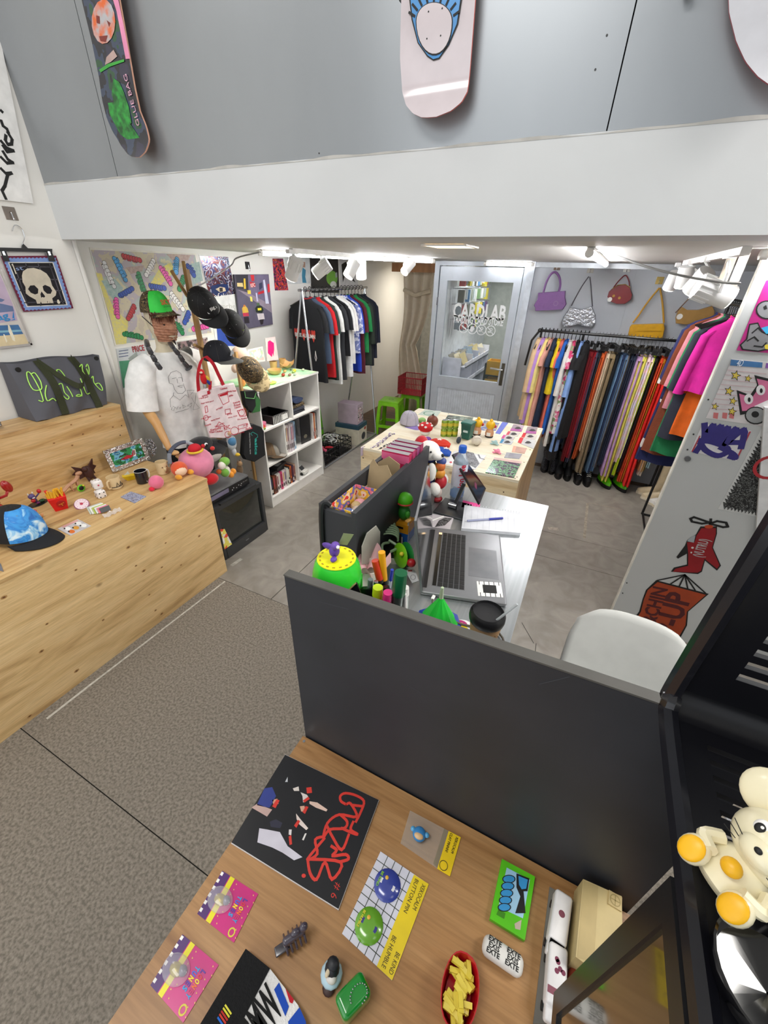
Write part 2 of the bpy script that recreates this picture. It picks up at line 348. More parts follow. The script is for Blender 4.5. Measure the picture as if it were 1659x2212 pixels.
dpl = PL((-1.81, YW-.0115, 0), (1, 0, 0), (0, 0, 1)); DZ = ZM(920, 560, 240)
dt = T('door_lettering', None, None); dt.parent = door
frost = m('#f6f8fa', .5, var=0)
def duv(x, y): return dpl.uv(*DZ((x, y))[0])
def dtx(t, a, b, h, bold=0):
    A = Vector(duv(*a)); B = Vector(duv(*b)); o = TX(t, 1, frost, door, bold=bold)
    w = max(v.co.x for v in o.data.vertices)-min(v.co.x for v in o.data.vertices); o.scale = ((B-A).length/w, h/.7, .02); c = (A+B)/2
    o.location = (c.x, -.0125, c.y); o.rotation_euler = (pi/2, 0, 0)
bpy.data.objects.remove(dt)
dtx('CARDLAB', (405, 770), (1190, 830), .15, .03); dtx('TRADING CARD STORE', (405, 895), (1155, 950), .075, .03)
for i, (x, y) in enumerate(((565, 1025), (695, 1040), (828, 1055), (965, 1070))):
    u, v = duv(x, y); b = MB(); b.ring((0, 0), .052, .008)
    if i < 2: b.poly([(-.03, -.02), (.0, -.035), (.025, .0), (.01, .03), (-.02, .025)] if i else [(-.035, .02), (.03, -.022), (.036, -.006), (-.025, .032)])
    else: b.line([(-.036, .036), (.036, -.036)], .009); b.poly(rect(-.03, .02, -.018, -.006)); b.ring((.005, .015), .012, .006, n=10)
    b.build('sign', frost, door, loc=(u, -.0125, v), rot=(pi/2, 0, 0))
# ------------------------------------------------------------------ ceiling lamps
tubem = m('#fdfdff', .4, var=0, emit=60)
def tubelight(a, b, label, e=None, n=8, ends=True):
    t = T('tube_light', label, 'light', a); v = Vector(b)-Vector(a)
    MB().cyl((0, 0, 0), v, .016, n=10).build('tube', e or tubem, t, True)
    h = v.normalized()*.02
    MB().cyl(-h, h*.4, .019, n=10).build('end_cap', WHT, t, True); MB().cyl(v-h*.4, v+h, .019, n=10).build('end_cap', WHT, t, True)
    w = v.cross(Vector((0, 0, 1))).normalized()*.016; z = Vector((0, 0, CEIL-.002-a[2]))
    MB().loft([[p+w-Vector((0, 0, -.012)), p+w+z, p-w+z, p-w-Vector((0, 0, -.012))] for p in (Vector(), v)]).build('batten', WHT, t)
    return t
tubelight((-2.375, 2.76, 2.095), (-1.58, 4.24, 2.095), 'long bare tube light over the t-shirt rack and white shelf')
tubelight((-.125, 2.4, 2.095), (-.08, 4.4, 2.095), 'tube light running front to back ahead of the handbags')
tubelight((-1.217, 4.86, 2.095), (-.755, 4.86, 2.095), 'short tube light above the glass shop door', m('#fdfdfe', .4, var=0, emit=16))
tubelight((.53, 2.40, 2.095), (1.15, 2.46, 2.095), 'tube light beside the spotlight track at the partition')
pa = T('ceiling_panel_light', 'small warm square panel light set flush in the low ceiling', 'light', (-.77, 2.31, CEIL-.006))
MB().bx(-.1, .1, -.1, .1, 0, .005).build('diffuser', m('#ffe2b0', .4, var=0, emit=5), pa)
MB().bx(-.115, .115, -.115, -.1, -.002, .005).bx(-.115, .115, .1, .115, -.002, .005).bx(-.115, -.1, -.1, .1, -.002, .005).bx(.1, .115, -.1, .1, -.002, .005).build('frame', WHT, pa)
def cable(name, label, pts, r=.005, mat=None):
    return tag(MB().tube(pts, r, 6).build(name, mat or m('#8e8e8c', .5), None, True), label, 'cable')
def smoothp(P, k=5):
    P = [Vector(p) for p in P]; o = []
    for i in range(len(P)-1):
        p0, p1, p2, p3 = P[max(i-1, 0)], P[i], P[i+1], P[min(i+2, len(P)-1)]
        for j in range(k):
            t = j/k; o.append(.5*((2*p1)+(p2-p0)*t+(2*p0-5*p1+4*p2-p3)*t*t+(3*p1-p0-3*p2+p3)*t**3))
    o.append(P[-1]); return o
cable('power_cable', 'grey cable swagging from the long tube light past the posters', smoothp([(-2.36, 2.74, 2.10), (-2.6, 2.74, 2.06), Px(497, 575, -2.85), Px(440, 612, -3.0), Px(405, 625, -3.07)]))
cable('power_cable', 'grey cable drooping across the spotlights above the trouser rack', smoothp([Py(1280, 536, 2.6), Py(1330, 552, 2.55), Py(1400, 577, 2.5), Py(1480, 597, 2.47), Py(1560, 610, 2.45), Py(1600, 612, 2.44)]))
# ================================================================== LARGE FURNITURE
plyw = ply('plywood_bench', '#efcf9a', '#e4c189', '#c29b68', 'y'); plyf = ply('plywood_pale', '#ead9b6', '#e4cfa8', '#d2b78c', 'x'); plyl = ply('plywood_low', '#b58a5a', '#a87c4c', '#8a6036', 'x', knots=False, rough=.38)
plyt = ply('plywood_bench_top', '#d9b984', '#c8a16c', '#9c774c', 'y', knots=False)
BX, BT, BE = -2.1, .79, 1.65
t = T('display_bench', 'long two-tier plywood display bench against the white wall', 'bench', (BX, BE, 0))
MB().bx(-.018, 0, -2.4, 0, 0, BT-.018).build('front_panel', plyw, t)
MB().bx(-.72, .004, -2.4, .002, BT-.018, BT).build('top_board', plyt, t)
MB().bx(-.95, -.018, -.018, 0, 0, BT-.018).build('end_panel', plyw, t)
MB().bx(-.718, -.70, -2.4, 0, BT, 1.162).build('riser_panel', ply('plywood_riser', '#dab988', '#cba46c', '#a47c4c', 'y'), t)
MB().bx(-.95, -.696, -2.4, .002, 1.162, 1.18).build('riser_top', plyt, t)
MB().bx(-.95, -.718, -.018, 0, BT, 1.162).build('riser_end', plyw, t)
for z in (.06, .3, .55, .74): MB().cyl((-.009, .0, z), (-.009, .003, z), .004, n=8).build('screw', INK, t)
for y in (-.03, -.06): MB().cyl((-.6996, y, 1.1-abs(y)*2), (-.6986, y, 1.1-abs(y)*2), .004, n=8).build('screw', INK, t)
# white cube bookcase
SX, S0, S1 = -2.416, 2.568, 3.452
wsh = m('#eceae6', .45, var=.015); BD = .46
t = T('bookcase', 'white cube bookcase holding tapes, records and folded clothes', 'bookcase', (SX, S0, 0)); W = S1-S0
MB().bx(-BD, 0, 0, .016, 0, 1.108).build('side_panel', wsh, t); MB().bx(-BD, 0, W-.016, W, 0, 1.108).build('side_panel', wsh, t)
MB().bx(-BD-.002, .004, -.004, W+.004, 1.108, 1.124).build('top_board', wsh, t)
for z in (.085, .42, .757): MB().bx(-BD+.005, -.002, .016, W-.016, z, z+.016).build('shelf', wsh, t)
for y, z0, z1 in ((.43, .773, 1.108), (.285, .436, .757), (.437, .101, .42)): MB().bx(-BD+.005, -.002, y, y+.014, z0, z1).build('divider', wsh, t)
MB().bx(-.02, -.006, .016, W-.016, 0, .085).build('plinth', wsh, t); MB().bx(-BD, -BD+.006, .016, W-.016, 0, 1.108).build('back_panel', m('#d9d7d3', .5), t)
for y, z in ((.06, .35), (.07, .06), (.3, .045)): MB().cyl((-.15-y, -.002, z), (-.15-y, 0, z), .005, n=8).build('dowel_cap', m('#777', .5) if False else m('#777777', .5), t)
# green cloth on the bookcase
def cloth(u, v): return (-BD+.01+u*(BD-.012)+.004*sin(v*9), .004+v*(W-.008), .0028+.0016*sin(u*14+v*5)+.0012*sin(v*23))
o = MB().grid(cloth, 16, 40).build('cloth', m('#8fd6a0', .8, dark='#d9e8c0', scale=5, bump=.25, bscale=25), None, True); o.location = (SX, S0, 1.1245)
tag(o, 'mint green and cream tie-dye cloth spread over the white bookcase top', 'cloth')
# television on the floor and the recorder on it
tvb = m('#2e2f31', .42, var=.03)
t = T('television', 'black tube television on the floor beside the plywood bench', 'television', (-2.225, 1.742, 0))
b = MB(); b.loft([[(0, .0, .0), (0, .505, 0), (0, .505, .47), (0, 0, .47)], [(-.1, 0, .0), (-.1, .505, 0), (-.1, .505, .485), (-.1, 0, .485)], [(-.2, .02, .01), (-.2, .485, .01), (-.2, .485, .46), (-.2, .02, .46)], [(-.42, .1, .03), (-.42, .4, .03), (-.42, .4, .38), (-.42, .1, .38)]])
b.build('cabinet', tvb, t)
MB().bx(0, .018, 0, .028, .0, .47).bx(0, .018, .477, .505, .0, .47).bx(0, .018, .028, .477, .435, .47).bx(0, .022, .028, .477, 0, .095).build('bezel', m('#3a3b3d', .35, var=.02), t)
MB().grid(lambda u, v: (.003+.022*(1-(2*u-1)**2)*(1-(2*v-1)**2), .034+u*.437, .103+v*.326), 14, 12).build('screen', m('#1c211f', .06, var=0, coat=1), t, True)
MB().bx(.0, .024, .06, .44, .474, .484).build('top_rib', tvb, t); MB().box((.0225, .25, .05), (.002, .035, .008)).build('badge', m('#777a7c', .4), t)
sk = MB().poly([(-.02, 0), (.06, .0), (.02, .17), (-.02, .19)], 0).build('stickers', patt('tv_stickers', ['#f4efe2', '#f0e56b', '#e8553a', '#ffffff'], 30), t, loc=(.0195, .03, .1), rot=(pi/2, 0, pi/2))
t = T('video_recorder', 'silver and black video recorder sitting on top of the television', 'recorder', (-2.25, 1.735, .487))
MB().bx(-.3, 0, 0, .42, .004, .082).build('case', m('#9a9da0', .35, .6), t); MB().bx(0, .006, 0, .42, .004, .068).build('front_panel', m('#1b1b1e', .3), t)
MB().bx(.006, .008, .02, .2, .03, .062).build('tape_flap', m('#8f8aa8', .25, .4), t)
for i, y in enumerate((.235, .25, .28, .305, .325, .335)): MB().cyl((.006, y, .03+(i % 2)*.012), (.009, y, .03+(i % 2)*.012), .004, n=8).build('button', m('#c9c9c9', .4), t)
TX('VHS  HI-FI', .012, m('#bbbbbb', .5), t, (.0066, .375, .045), (pi/2, 0, pi/2))
for y in (.04, .38): MB().cyl((-.05, y, 0), (-.05, y, .004), .015, n=10).build('foot', BLK, t)
# far plywood table: a closed box
t = T('display_table', 'pale plywood box table covered with small merchandise', 'table', (-1.342, 2.40, 0)); FW, FD, FT = 1.127, 1.125, .9
MB().bx(0, FW, 0, .018, 0, FT-.018).build('front_panel', plyf, t); MB().bx(0, .018, .018, FD-.018, 0, FT-.018).build('side_panel', plyf, t)
MB().bx(FW-.018, FW, .018, FD-.018, 0, FT-.018).build('side_panel', ply('plywood_side', '#d8b98b', '#c9a574', '#b08a58', 'z'), t); MB().bx(0, FW, FD-.018, FD, 0, FT-.018).build('back_panel', plyf, t)
MB().bx(0, FW, 0, FD, FT-.018, FT).build('top_board', ply('plywood_top', '#f0ead6', '#ece2ca', '#e2d4b4', 'x'), t)
for x, y in [(.02+i*.27, .02) for i in range(5)]+[(FW-.02, .05+i*.26) for i in range(5)]+[(.3, FD-.02), (.75, FD-.02)]: MB().cyl((x, y, FT), (x, y, FT+.0008), .005, n=8).build('screw', m('#5b4a36', .5), t)
for x in (.1, .55, 1.05): MB().cyl((x, -.0006, FT-.1), (x, 0, FT-.1), .005, n=8).build('screw', m('#6b5640', .5), t)
for z in (.1, .5, .82): MB().cyl((.02, -.0008, z), (.02, 0, z), .005, n=8).build('screw', INK, t)
# cash desk: steel top on a dark cabinet, black upright panels
DT = 1.2; steel = m('#b4b8ba', .34, .85, var=.05, scale=3, stretch=(30, 1, 1)); pan = m('#333438', .55, var=.05, scale=5)
t = T('cash_desk', 'steel-topped cash desk behind the tall black panel', 'desk', (-.455, .545, 0))
MB().bx(0, .449, 0, 1.023, DT-.004, DT).build('steel_top', steel, t); MB().bx(.002, .446, .002, 1.02, DT-.03, DT-.004).build('top_core', m('#8a6b4f', .6), t)
MB().bx(.0, .03, .02, 1.0, 0, DT-.03).build('side_panel', pan, t); MB().bx(.03, .40, .96, .985, .0, DT-.03).build('back_panel', pan, t); MB().bx(.37, .40, .03, .07, 0, DT-.03).build('leg', pan, t)
t = T('upright_panel', 'large plain dark grey upright panel between cash desk and low wooden table', 'panel', (-.47, .505, 0))
b = MB().add([(0, 0, .62), (.83, 0, .62), (.83, 0, 1.475), (.0, 0, 1.443), (0, .018, .62), (.83, .018, .62), (.83, .018, 1.475), (0, .018, 1.443)], [(0, 1, 2, 3), (7, 6, 5, 4), (0, 4, 5, 1), (1, 5, 6, 2), (2, 6, 7, 3), (3, 7, 4, 0)])
b.build('board', m('#34363c', .5, var=.06, scale=4, dark='#2c2e33'), t); MB().add([(-.001, -.001, 1.441), (.831, -.001, 1.473), (.831, .019, 1.473), (-.001, .019, 1.441), (-.001, -.001, 1.4445), (.831, -.001, 1.4765), (.831, .019, 1.4765), (-.001, .019, 1.4445)], [(0, 1, 2, 3), (4, 5, 6, 7), (0, 1, 5, 4), (1, 2, 6, 5), (2, 3, 7, 6), (3, 0, 4, 7)]).build('edge_band', m('#55534f', .5), t)
[MB().bx(x, x+.04, .0181, .0381, 0, 1.15).build('brace', pan, t) for x in (.475, .74)]
for a, bb in (((1165, 1478), (1230, 1462)), ((690, 1300), (752, 1316)), ((880, 1480), (915, 1500)), ((905, 1690), (935, 1712)), ((985, 1715), (1005, 1740))):
    pa2 = PL((-.47, .5046, 0), (1, 0, 0), (0, 0, 1)); MB().line([pa2.uv(*a), pa2.uv(*bb)], .0016).build('scuff_mark', m('#43454a', .6), t, loc=(0, -.0004, 0), rot=(pi/2, 0, 0))
t = T('trough', 'black open trough hooked along the outer edge of the cash desk', 'trough', (-.572, .785, 1.16))
MB().bx(0, .014, 0, .55, 0, .29).build('outer_board', pan, t); MB().bx(.103, .117, 0, .55, 0, .29).build('inner_board', pan, t); MB().bx(.014, .103, 0, .014, 0, .275).build('end_board', pan, t)
MB().bx(.014, .103, .536, .55, 0, .275).build('end_board', pan, t); MB().bx(.014, .103, .014, .536, 0, .012).build('floor_board', pan, t)
MB().tube(smoothp([(.008, -.006, .0), (.008, -.006, .2), (.012, -.004, .285), (.02, .006, .294), (.03, .012, .285)]), .007, 6).build('strap', m('#1c1d20', .5), t)
MB().cyl((.07, -.002, .16), (.07, 0, .16), .005, n=10).build('screw', m('#9a948a', .4), t); MB().cyl((.117, .29, .2), (.119, .29, .2), .004, n=8).build('screw', m('#9a948a', .4), t)
# low wooden table in the foreground
LT = .85
t = T('low_table', 'light wooden table in the foreground carrying zines and pins', 'table', (-.475, .5, 0))
MB().bx(0, .86, -1.25, 0, LT-.02, LT).build('table_top', plyl, t); MB().bx(0, .86, -.018, -.0, LT-.14, LT-.02).bx(0, .018, -1.25, -.018, LT-.14, LT-.02).build('apron', plyl, t)
for x, y in ((.03, -.06), (.8, -.06), (.03, -1.2), (.8, -1.2)): MB().bx(x, x+.04, y-.02, y+.02, 0, LT-.14).build('leg', plyl, t)
MB().cyl((.012, -.012, LT), (.012, -.012, LT+.001), .004, n=8).build('screw', CHR, t)
# white shell chair
t = T('shell_chair', 'white moulded plastic chair behind the cash desk', 'chair', (.42, 1.22, 0), rad(178)); whp = m('#d9dad6', .4, var=.02)
def shell(u, v):   # v: 0 seat front .. 1 back top
    x = (u-.5)*2
    if v < .5: w = .215+.02*sin(v*pi*2); y = .22-.42*v*2*.98; z = .45-.035*(1-x*x)*min(1, v*4)+.03*abs(x)**3*v
    else:
        k = (v-.5)*2; w = .215+.012*sin(k*pi)-.03*max(0, k-.75)*4*(abs(x)**2)*.4; y = -.192-.06*k-.05*k*k; z = .45+.38*k; y += .055*abs(x)**2.2*(1-.3*k); z -= .05*abs(x)**3*k**3+.05*max(0, abs(x)-.7)*k**4*2
    return (x*w, y, z)
o = MB().grid(shell, 18, 24).build('shell', whp, t, True); md = o.modifiers.new('thick', 'SOLIDIFY'); md.thickness = .012
for sx in (-1, 1):
    for sy in (-1, 1): MB().tube([(sx*.08, sy*.08-.02, .43), (sx*.2, sy*.2-.02, .0)], [.016, .012], 8).build('leg', m('#c79d63', .5), t, True)
MB().tube([(-.12, .1, .3), (.12, .1, .3), (.12, -.14, .3), (-.12, -.14, .3)], .005, 6, closed=True).build('brace', BLK, t)
# black slotted casing near the camera
bp = m('#0d0d12', .3, var=.03)
t = T('slotted_stand', 'black rounded plastic stand with vent slots, mouse coin bank on it', 'stand', (.2, .49, 0))
def slab(name, x0, x1, cols, rows, half, f):
    """a sheet with rows of through slots: bars between them are real geometry. f(x, s) -> point, s runs across the rows"""
    b = MB(); edges = []
    xs = [x0]+[v for c in cols for v in c]+[x1]; ss = [rows[0][0]]+[v for r in rows[1:-1] for v in r]+[rows[-1][0]]
    for j in range(len(ss)-1):
        for i in range(len(xs)-1):
            if i % 2 == 1 and j % 2 == 1: continue
            q = [f(xs[i], ss[j], 0), f(xs[i+1], ss[j], 0), f(xs[i+1], ss[j+1], 0), f(xs[i], ss[j+1], 0), f(xs[i], ss[j], 1), f(xs[i+1], ss[j], 1), f(xs[i+1], ss[j+1], 1), f(xs[i], ss[j+1], 1)]
            b.add(q, [(0, 1, 2, 3), (4, 5, 6, 7), (0, 1, 5, 4), (1, 2, 6, 5), (2, 3, 7, 6), (3, 0, 4, 7)])
    return b.build(name, bp, t)
rows = [(-.60,)]+[(-.40+i*.030, -.388+i*.030) for i in range(4)]+[(-.26+i*.02, -.252+i*.02) for i in range(11)]+[(-.03,)]
slab('slotted_top', .014, .6, [(.05, .13), (.145, .25), (.27, .40)], rows, 0, lambda x, s, k: (x, s, 1.5-.008*k))
rows = [(.03,)]+[(.075+i*.022, .086+i*.022) for i in range(9)]+[(.42,)]
slab('slotted_back', .014, .6, [(.06, .17), (.185, .30), (.32, .43)], rows, 0, lambda x, s, k: (x, -.004+.008*k, 1.5+s))
MB().grid(lambda u, v: (.014+.586*u, -.03+.03*sin(v*pi/2), 1.53-.03*cos(v*pi/2)), 1, 6).build('bend', bp, t, True)
MB().tube(smoothp([(.012, -.60, 1.494), (.012, -.3, 1.494), (.012, -.05, 1.494), (.012, -.012, 1.51), (.012, 0, 1.55), (.012, 0, 1.92)], 6), .012, 8).build('rim', m('#14141a', .22, coat=.4), t, True)
MB().bx(.45, .6, -.58, -.02, 0, 1.485).build('pedestal', m('#101013', .5), t); MB().bx(.11, .45, -.56, -.06, 1.38, 1.392).build('inner_tray', m('#dcdce0', .5), t)
g = MB().bx(0, .012, -.245, -.215, 1.0, 1.485).bx(0, .012, -.60, -.245, 1.455, 1.485).bx(0, .012, -.6, -.245, 1.0, 1.03).build('door_frame', m('#1a1a1c', .3), t)
MB().bx(.004, .008, -.6, -.245, 1.03, 1.455).build('door_pane', m('#2b2a20', .05, var=0, coat=1), t); MB().bx(.012, .33, -.6, -.215, 1.0, 1.02).build('bottom_board', bp, t)
# ================================================================== UPPER WALL AND LEFT WALL
def ZS(x0,y0,k):return lambda*p:[(x0+a*k,y0+b*k)for a,b in(p[0]if len(p)==1 and isinstance(p[0],list)else p)]
def sheet(name,label,cat,pl,px,mat,th=.002,group=None,part='paper'):
 t=TP(name,label,cat,pl,group);MB().prism(pl.U(px),-.0015,th-.0015).build(part,mat,t,fix=True);return t
def art(t,pl,mat,px,z=.0008,name='print',w=None,closed=False,sm=False):
 for i,p in enumerate(px if isinstance(px[0],list)else[px]):
  b=MB().line([tuple(q)[:2]for q in smoothp([(*q,0)for q in pl.U(p)],4)]if sm else pl.U(p),w,z,closed)if w else MB().poly(pl.U(p),z+i*1e-5)
  o=b.build(name,mat,t)
 return o
def adhook(px,py,X=None,Y=None,mat=None,label='',s=.032,drop=.03):
 p=Px(px,py,X)if X is not None else Py(px,py,Y)
 t=T('adhesive_hook',label,'hook',p,rad(90)if X is not None else 0);mt=mat or m('#8a8078',.3,.7)
 MB().rbox((0,-.0015,0),(s*2,.003,s*2),.0014).build('plate',mt,t)
 MB().tube(smoothp([(0,-.003,.006),(0,-.012,.004),(0,-.014,-drop*.5),(0,-.018,-drop),(0,-.026,-drop*.8)]),.0025,6).build('hook',CHR,t,True)
 return t
# --- skateboard decks
def deck(name,label,outl,mat,y,side):
 pl=PL(Py(*outl[0],y),(1,0,0),(0,0,1));t=TP(name,label,'skateboard',pl)
 P=pl.U(outl);n=len(P);vs=[p[1]for p in P];v0,v1=min(vs),max(vs);cur=lambda v:.03*max(0,1-(v-v0)/.10)**2
 def span(v):
  us=[]
  for i in range(n):
   (a,b),(c,d)=P[i-1],P[i]
   if(b-v)*(d-v)<=0 and abs(d-b)>1e-9:us.append(a+(c-a)*(v-b)/(d-b))
  return min(us),max(us)
 N=40;rows=[(v,*span(min(max(v,v0+1e-4),v1-1e-4)))for v in[v0+(v1-v0)*(i/N)**1.6 for i in range(N+1)]]
 for nm,dz,mt in(('graphic',.004,mat),('top_side',-.004,side)):MB().grid(lambda u,w:(lambda r:(r[1]+(r[2]-r[1])*u,r[0],cur(r[0])+dz))(rows[int(round(w*N))]),6,N).build(nm,mt,t,True)
 MB().loft([[(u,v,cur(v)+d)for v,u in[(r[0],r[1])for r in rows[::-1]]+[(r[0],r[2])for r in rows]]for d in(-.004,.004)],cap=False).build('edge',side,t)
 cx=(rows[-1][1]+rows[-1][2])/2;MB().cyl((cx,v1-.15,-.03),(cx,v1-.15,0),.012,n=8).build('wall_mount',BLK,t)
 return t,pl
def arc(cx,cy,r,a0,a1,n=10,ry=None):return[(cx+r*cos(rad(a0+(a1-a0)*i/n)),cy+(ry or r)*sin(rad(a0+(a1-a0)*i/n)))for i in range(n+1)]
A=ZM(0,0,340)
out1=[(150,-150),(178,0),(200,90),(216,170),(222,215),(232,255),(245,285),(265,315),(285,335),(300,343),(315,343),(323,330),(325,305),(316,272),(303,240),(292,190),(275,90),(259,0),(232,-150)]
t,pl=deck('skateboard','dark painted skateboard with a face and the words glue bag',out1,patt('deck_paint',['#26233c','#141420','#2d3a52','#1c4a2a','#10101a'],9,'noise',.25,detail=3,coat=.5),1.735,m('#d9a48c',.4))
art(t,pl,m('#e58fb4',.3),[A((1205,0),(1262,0),(1330,330),(1385,625),(1340,628),(1245,130))],.0065)
art(t,pl,m('#d9662f',.3,dark='#b0b0b4',scale=30),A([(985+120+125*cos(rad(a)),235+235*sin(rad(a)))for a in range(0,360,24)]),.006)
art(t,pl,m('#7a2b22',.4),[A((1030,170),(1065,180),(1070,260),(1035,250)),A((1140,220),(1180,250),(1165,290)),A((1060,390),(1150,380),(1130,450),(1075,440))],.0068)
art(t,pl,m('#b59a94',.3),A((1120,690),(1135,610),(1210,530),(1250,600),(1180,660)),.0061)
art(t,pl,m('#2f9b3c',.35,dark='#1d4f24',scale=40),[A((1210,830),(1270,870),(1320,980),(1370,1130),(1400,1300),(1330,1360),(1250,1200),(1190,1000)),A((1150,1090),(1230,1080),(1290,1200),(1400,1330),(1500,1480),(1430,1530),(1280,1420),(1170,1210))],.0062)
art(t,pl,m('#3aa03a',.35),A((1060,740),(1150,680),(1320,630),(1325,655),(1170,710),(1075,770)),.0064)
u0=pl.uv(*A((1475,1330))[0]);u1=pl.uv(*A((1335,790))[0])
TUV('GLUE BAG',m('#e8b0c8',.5),t,u0,u1,.022,.008,bold=-.01)
BC=ZM(830,0,829)
out2=[(1,-380)]+[]
out2=BC((85,-350),(72,150),(70,250),(80,400),(100,460),(135,500),(180,522),(240,518),(300,490),(340,450),(362,400),(372,300),(395,0),(410,-350))
t,pl=deck('skateboard','pale pink skateboard with a blue crescent graphic',out2,m('#cfc4c8',.12,coat=.6,var=.02),1.735,m('#b5584f',.4))
crs=[(115,0),(125,90),(150,190),(190,245),(215,262),(240,255),(280,200),(318,110),(335,0),(335,-80),(115,-80)]
hole=[(220+76*cos(rad(a)),98+80*sin(rad(a))+(0 if sin(rad(a))<0 else 60*sin(rad(a))))for a in range(0,360,12)]
art(t,pl,INK,[BC([(220+(x-220)*1.04,y+(4 if y>200 else 0))for x,y in crs])],.0062)
art(t,pl,m('#2f86c8',.3),[BC([(220+(x-220)*.98,y-2)for x,y in crs])],.0072)
art(t,pl,INK,[BC([(220+(x-220)*1.05,98+(y-98)*1.05)for x,y in hole])],.0082)
art(t,pl,m('#cfc4c8',.12,coat=.6,var=.02),[BC(hole)],.0092)
b=MB()
for i in range(9):
 a=rad(-165+i*18.5);p0=BC((220+88*cos(a),98+88*sin(a)),(220+112*cos(a),90+118*sin(a)))
 b.line(pl.U(p0),.006,.0085)
b.build('print',INK,t)
for x,y in((196,57),(255,43),(248,160),(189,173)):u,v=pl.uv(*BC((x,y))[0]);MB().disc((u,v),.0022,.0098,10).build('bolt_hole',INK,t)
out3=BC((1440,-500),(1485,-60),(1490,60),(1520,180),(1560,270),(1610,340),(1660,385),(1740,420),(1830,400),(1900,300),(1960,100),(2000,-400))
t,pl=deck('skateboard','silver white skateboard with crimson edge beside the grey board seam',out3,m('#c9c9cf',.15,coat=.5,var=.03),1.735,m('#a31428',.35))
# --- left wall, near pier
XN=XL+.032
pl=PL(Px(70,440,XN),(0,1,0),(0,0,1))
t=sheet('canvas_poster','white canvas with thick black scribbled lettering high on the wall','poster',pl,[(-120,-200),(-36,-40),(0,92),(70,440),(0,432),(-150,415)],m('#e9e8e6',.7),.012)
E5=A
for L in([(0,1170),(10,1180)],[(0,1275),(20,1330),(60,1360),(75,1395)],[(70,1400),(115,1470),(110,1520),(70,1525),(45,1480),(50,1430)],[(0,1490),(60,1560),(130,1590),(60,1600),(20,1540)],[(20,1600),(70,1680),(125,1715),(60,1720),(0,1660)],[(0,1780),(50,1830),(110,1825),(70,1840),(40,1960),(10,2010),(50,2095)]):
 art(t,pl,INK,E5(*L),.0112,w=.014)
adhook(22,461,X=XN-.002,label='brown square adhesive hook above the skull rug',s=.03)
K=ZS(0,420,.15371)
t=T('clip_hanger','black clip hanger with steel hook carrying the skull rug','hanger',Px(55,540,XN+.012));o0=t.location
c=lambda x,y,d=.012:Px(*K((x,y))[0],XN+d)-o0
MB().tube(smoothp([c(330,720),c(320,690),c(345,600),c(310,490),c(245,435),c(200,440),c(175,515)]),.002,6).build('hook',CHR,t,True)
MB().loft([[c(x,y,d)for x,y,d in((-10,745,.008),(-10,800,.008),(-10,800,.02),(-10,745,.02))],[c(x,y,d)for x,y,d in((735,765,.008),(735,812,.008),(735,812,.02),(735,765,.02))]]).build('bar',BLK,t)
MB().prism([(0,0),(.03,0),(.014,.022)],-.004,.004).build('hook_base',BLK,t,loc=c(305,752),rot=(pi/2,0,pi/2))
for x in(60,700):
 MB().loft([[c(x-55,790,.022),c(x+25,790,.022),c(x+25,790,.03),c(x-55,790,.03)],[c(x-10,940,.024),c(x+80,940,.024),c(x+80,940,.03),c(x-10,940,.03)]]).build('clip',BLK,t)
 MB().loft([[c(x-32,800,.031),c(x-2,800,.031),c(x-2,800,.033),c(x-32,800,.033)],[c(x-10,855,.031),c(x+20,855,.031),c(x+20,855,.033),c(x-10,855,.033)]]).build('clip_spring',CHR,t)
pl=PL(Px(*K((500,1250))[0],XN+.014),(0,1,0),(0,0,1))
t=sheet('skull_rug','small tufted stamp rug with a bone skull on black plaid','rug',pl,K((10,865),(780,860),(830,1000),(1025,1600),(330,1650),(180,1300)),m('#6d2440',.9,bump=.3,bscale=300),.008)
def wavy(P,k,amp):
 o=[]
 for i in range(len(P)):
  a=Vector(P[i]);b2=Vector(P[(i+1)%len(P)]);d=b2-a;n=max(2,int(d.length/k));e=Vector((-d.y,d.x)).normalized()
  for j in range(n):o.append(tuple(a+d*(j/n)+e*(amp if j%2 else-amp)))
 return o
art(t,pl,m('#7c98cf',.9,bump=.3,bscale=300),[wavy(K((30,895),(770,890),(820,1050),(990,1590),(345,1630),(210,1310)),4,1.2)],.0075,'border')
art(t,pl,m('#dcd8cf',.9),K((100,950),(735,950),(940,1555),(365,1582),(255,1330)),.008)
art(t,pl,m('#17151a',.9),K((118,962),(725,962),(920,1545),(375,1568),(268,1330)),.0085)
for L in([(150,1010),(740,1020)],[(215,1190),(800,1195)],[(270,1350),(855,1350)],[(330,1520),(905,1500)],[(345,965),(560,1560)],[(520,965),(740,1550)],[(680,965),(880,1545)],[(225,1100),(380,1560)]):art(t,pl,m('#4a4850',.9,var=.3),K(*L),.0087,w=.006)
art(t,pl,m('#cbc2b0',.95,bump=.3,bscale=300),K((295,1140),(310,1080),(370,1040),(460,1032),(560,1060),(640,1110),(690,1180),(720,1280),(780,1370),(770,1420),(720,1460),(740,1525),(640,1530),(510,1535),(490,1480),(400,1430),(350,1390),(345,1300),(305,1230)),.0093,'skull')
art(t,pl,m('#17151a',.9),[K((380,1330),(410,1280),(470,1275),(525,1330),(520,1390),(480,1405),(420,1380)),K((585,1290),(620,1270),(690,1300),(720,1350),(700,1395),(650,1395),(600,1350)),K((570,1362),(555,1400),(565,1450),(590,1440),(605,1452),(622,1430)),K((560,1505),(552,1535),(575,1532)),K((650,1500),(655,1530),(660,1500)),K((680,1490),(690,1530),(695,1528))],.0098)
art(t,pl,m('#d8d0bd',.9),[K((145,985),(165,970),(222,1115),(205,1118),(165,1005)),K((790,1480),(810,1475),(835,1520),(815,1540),(790,1520))],.0098)
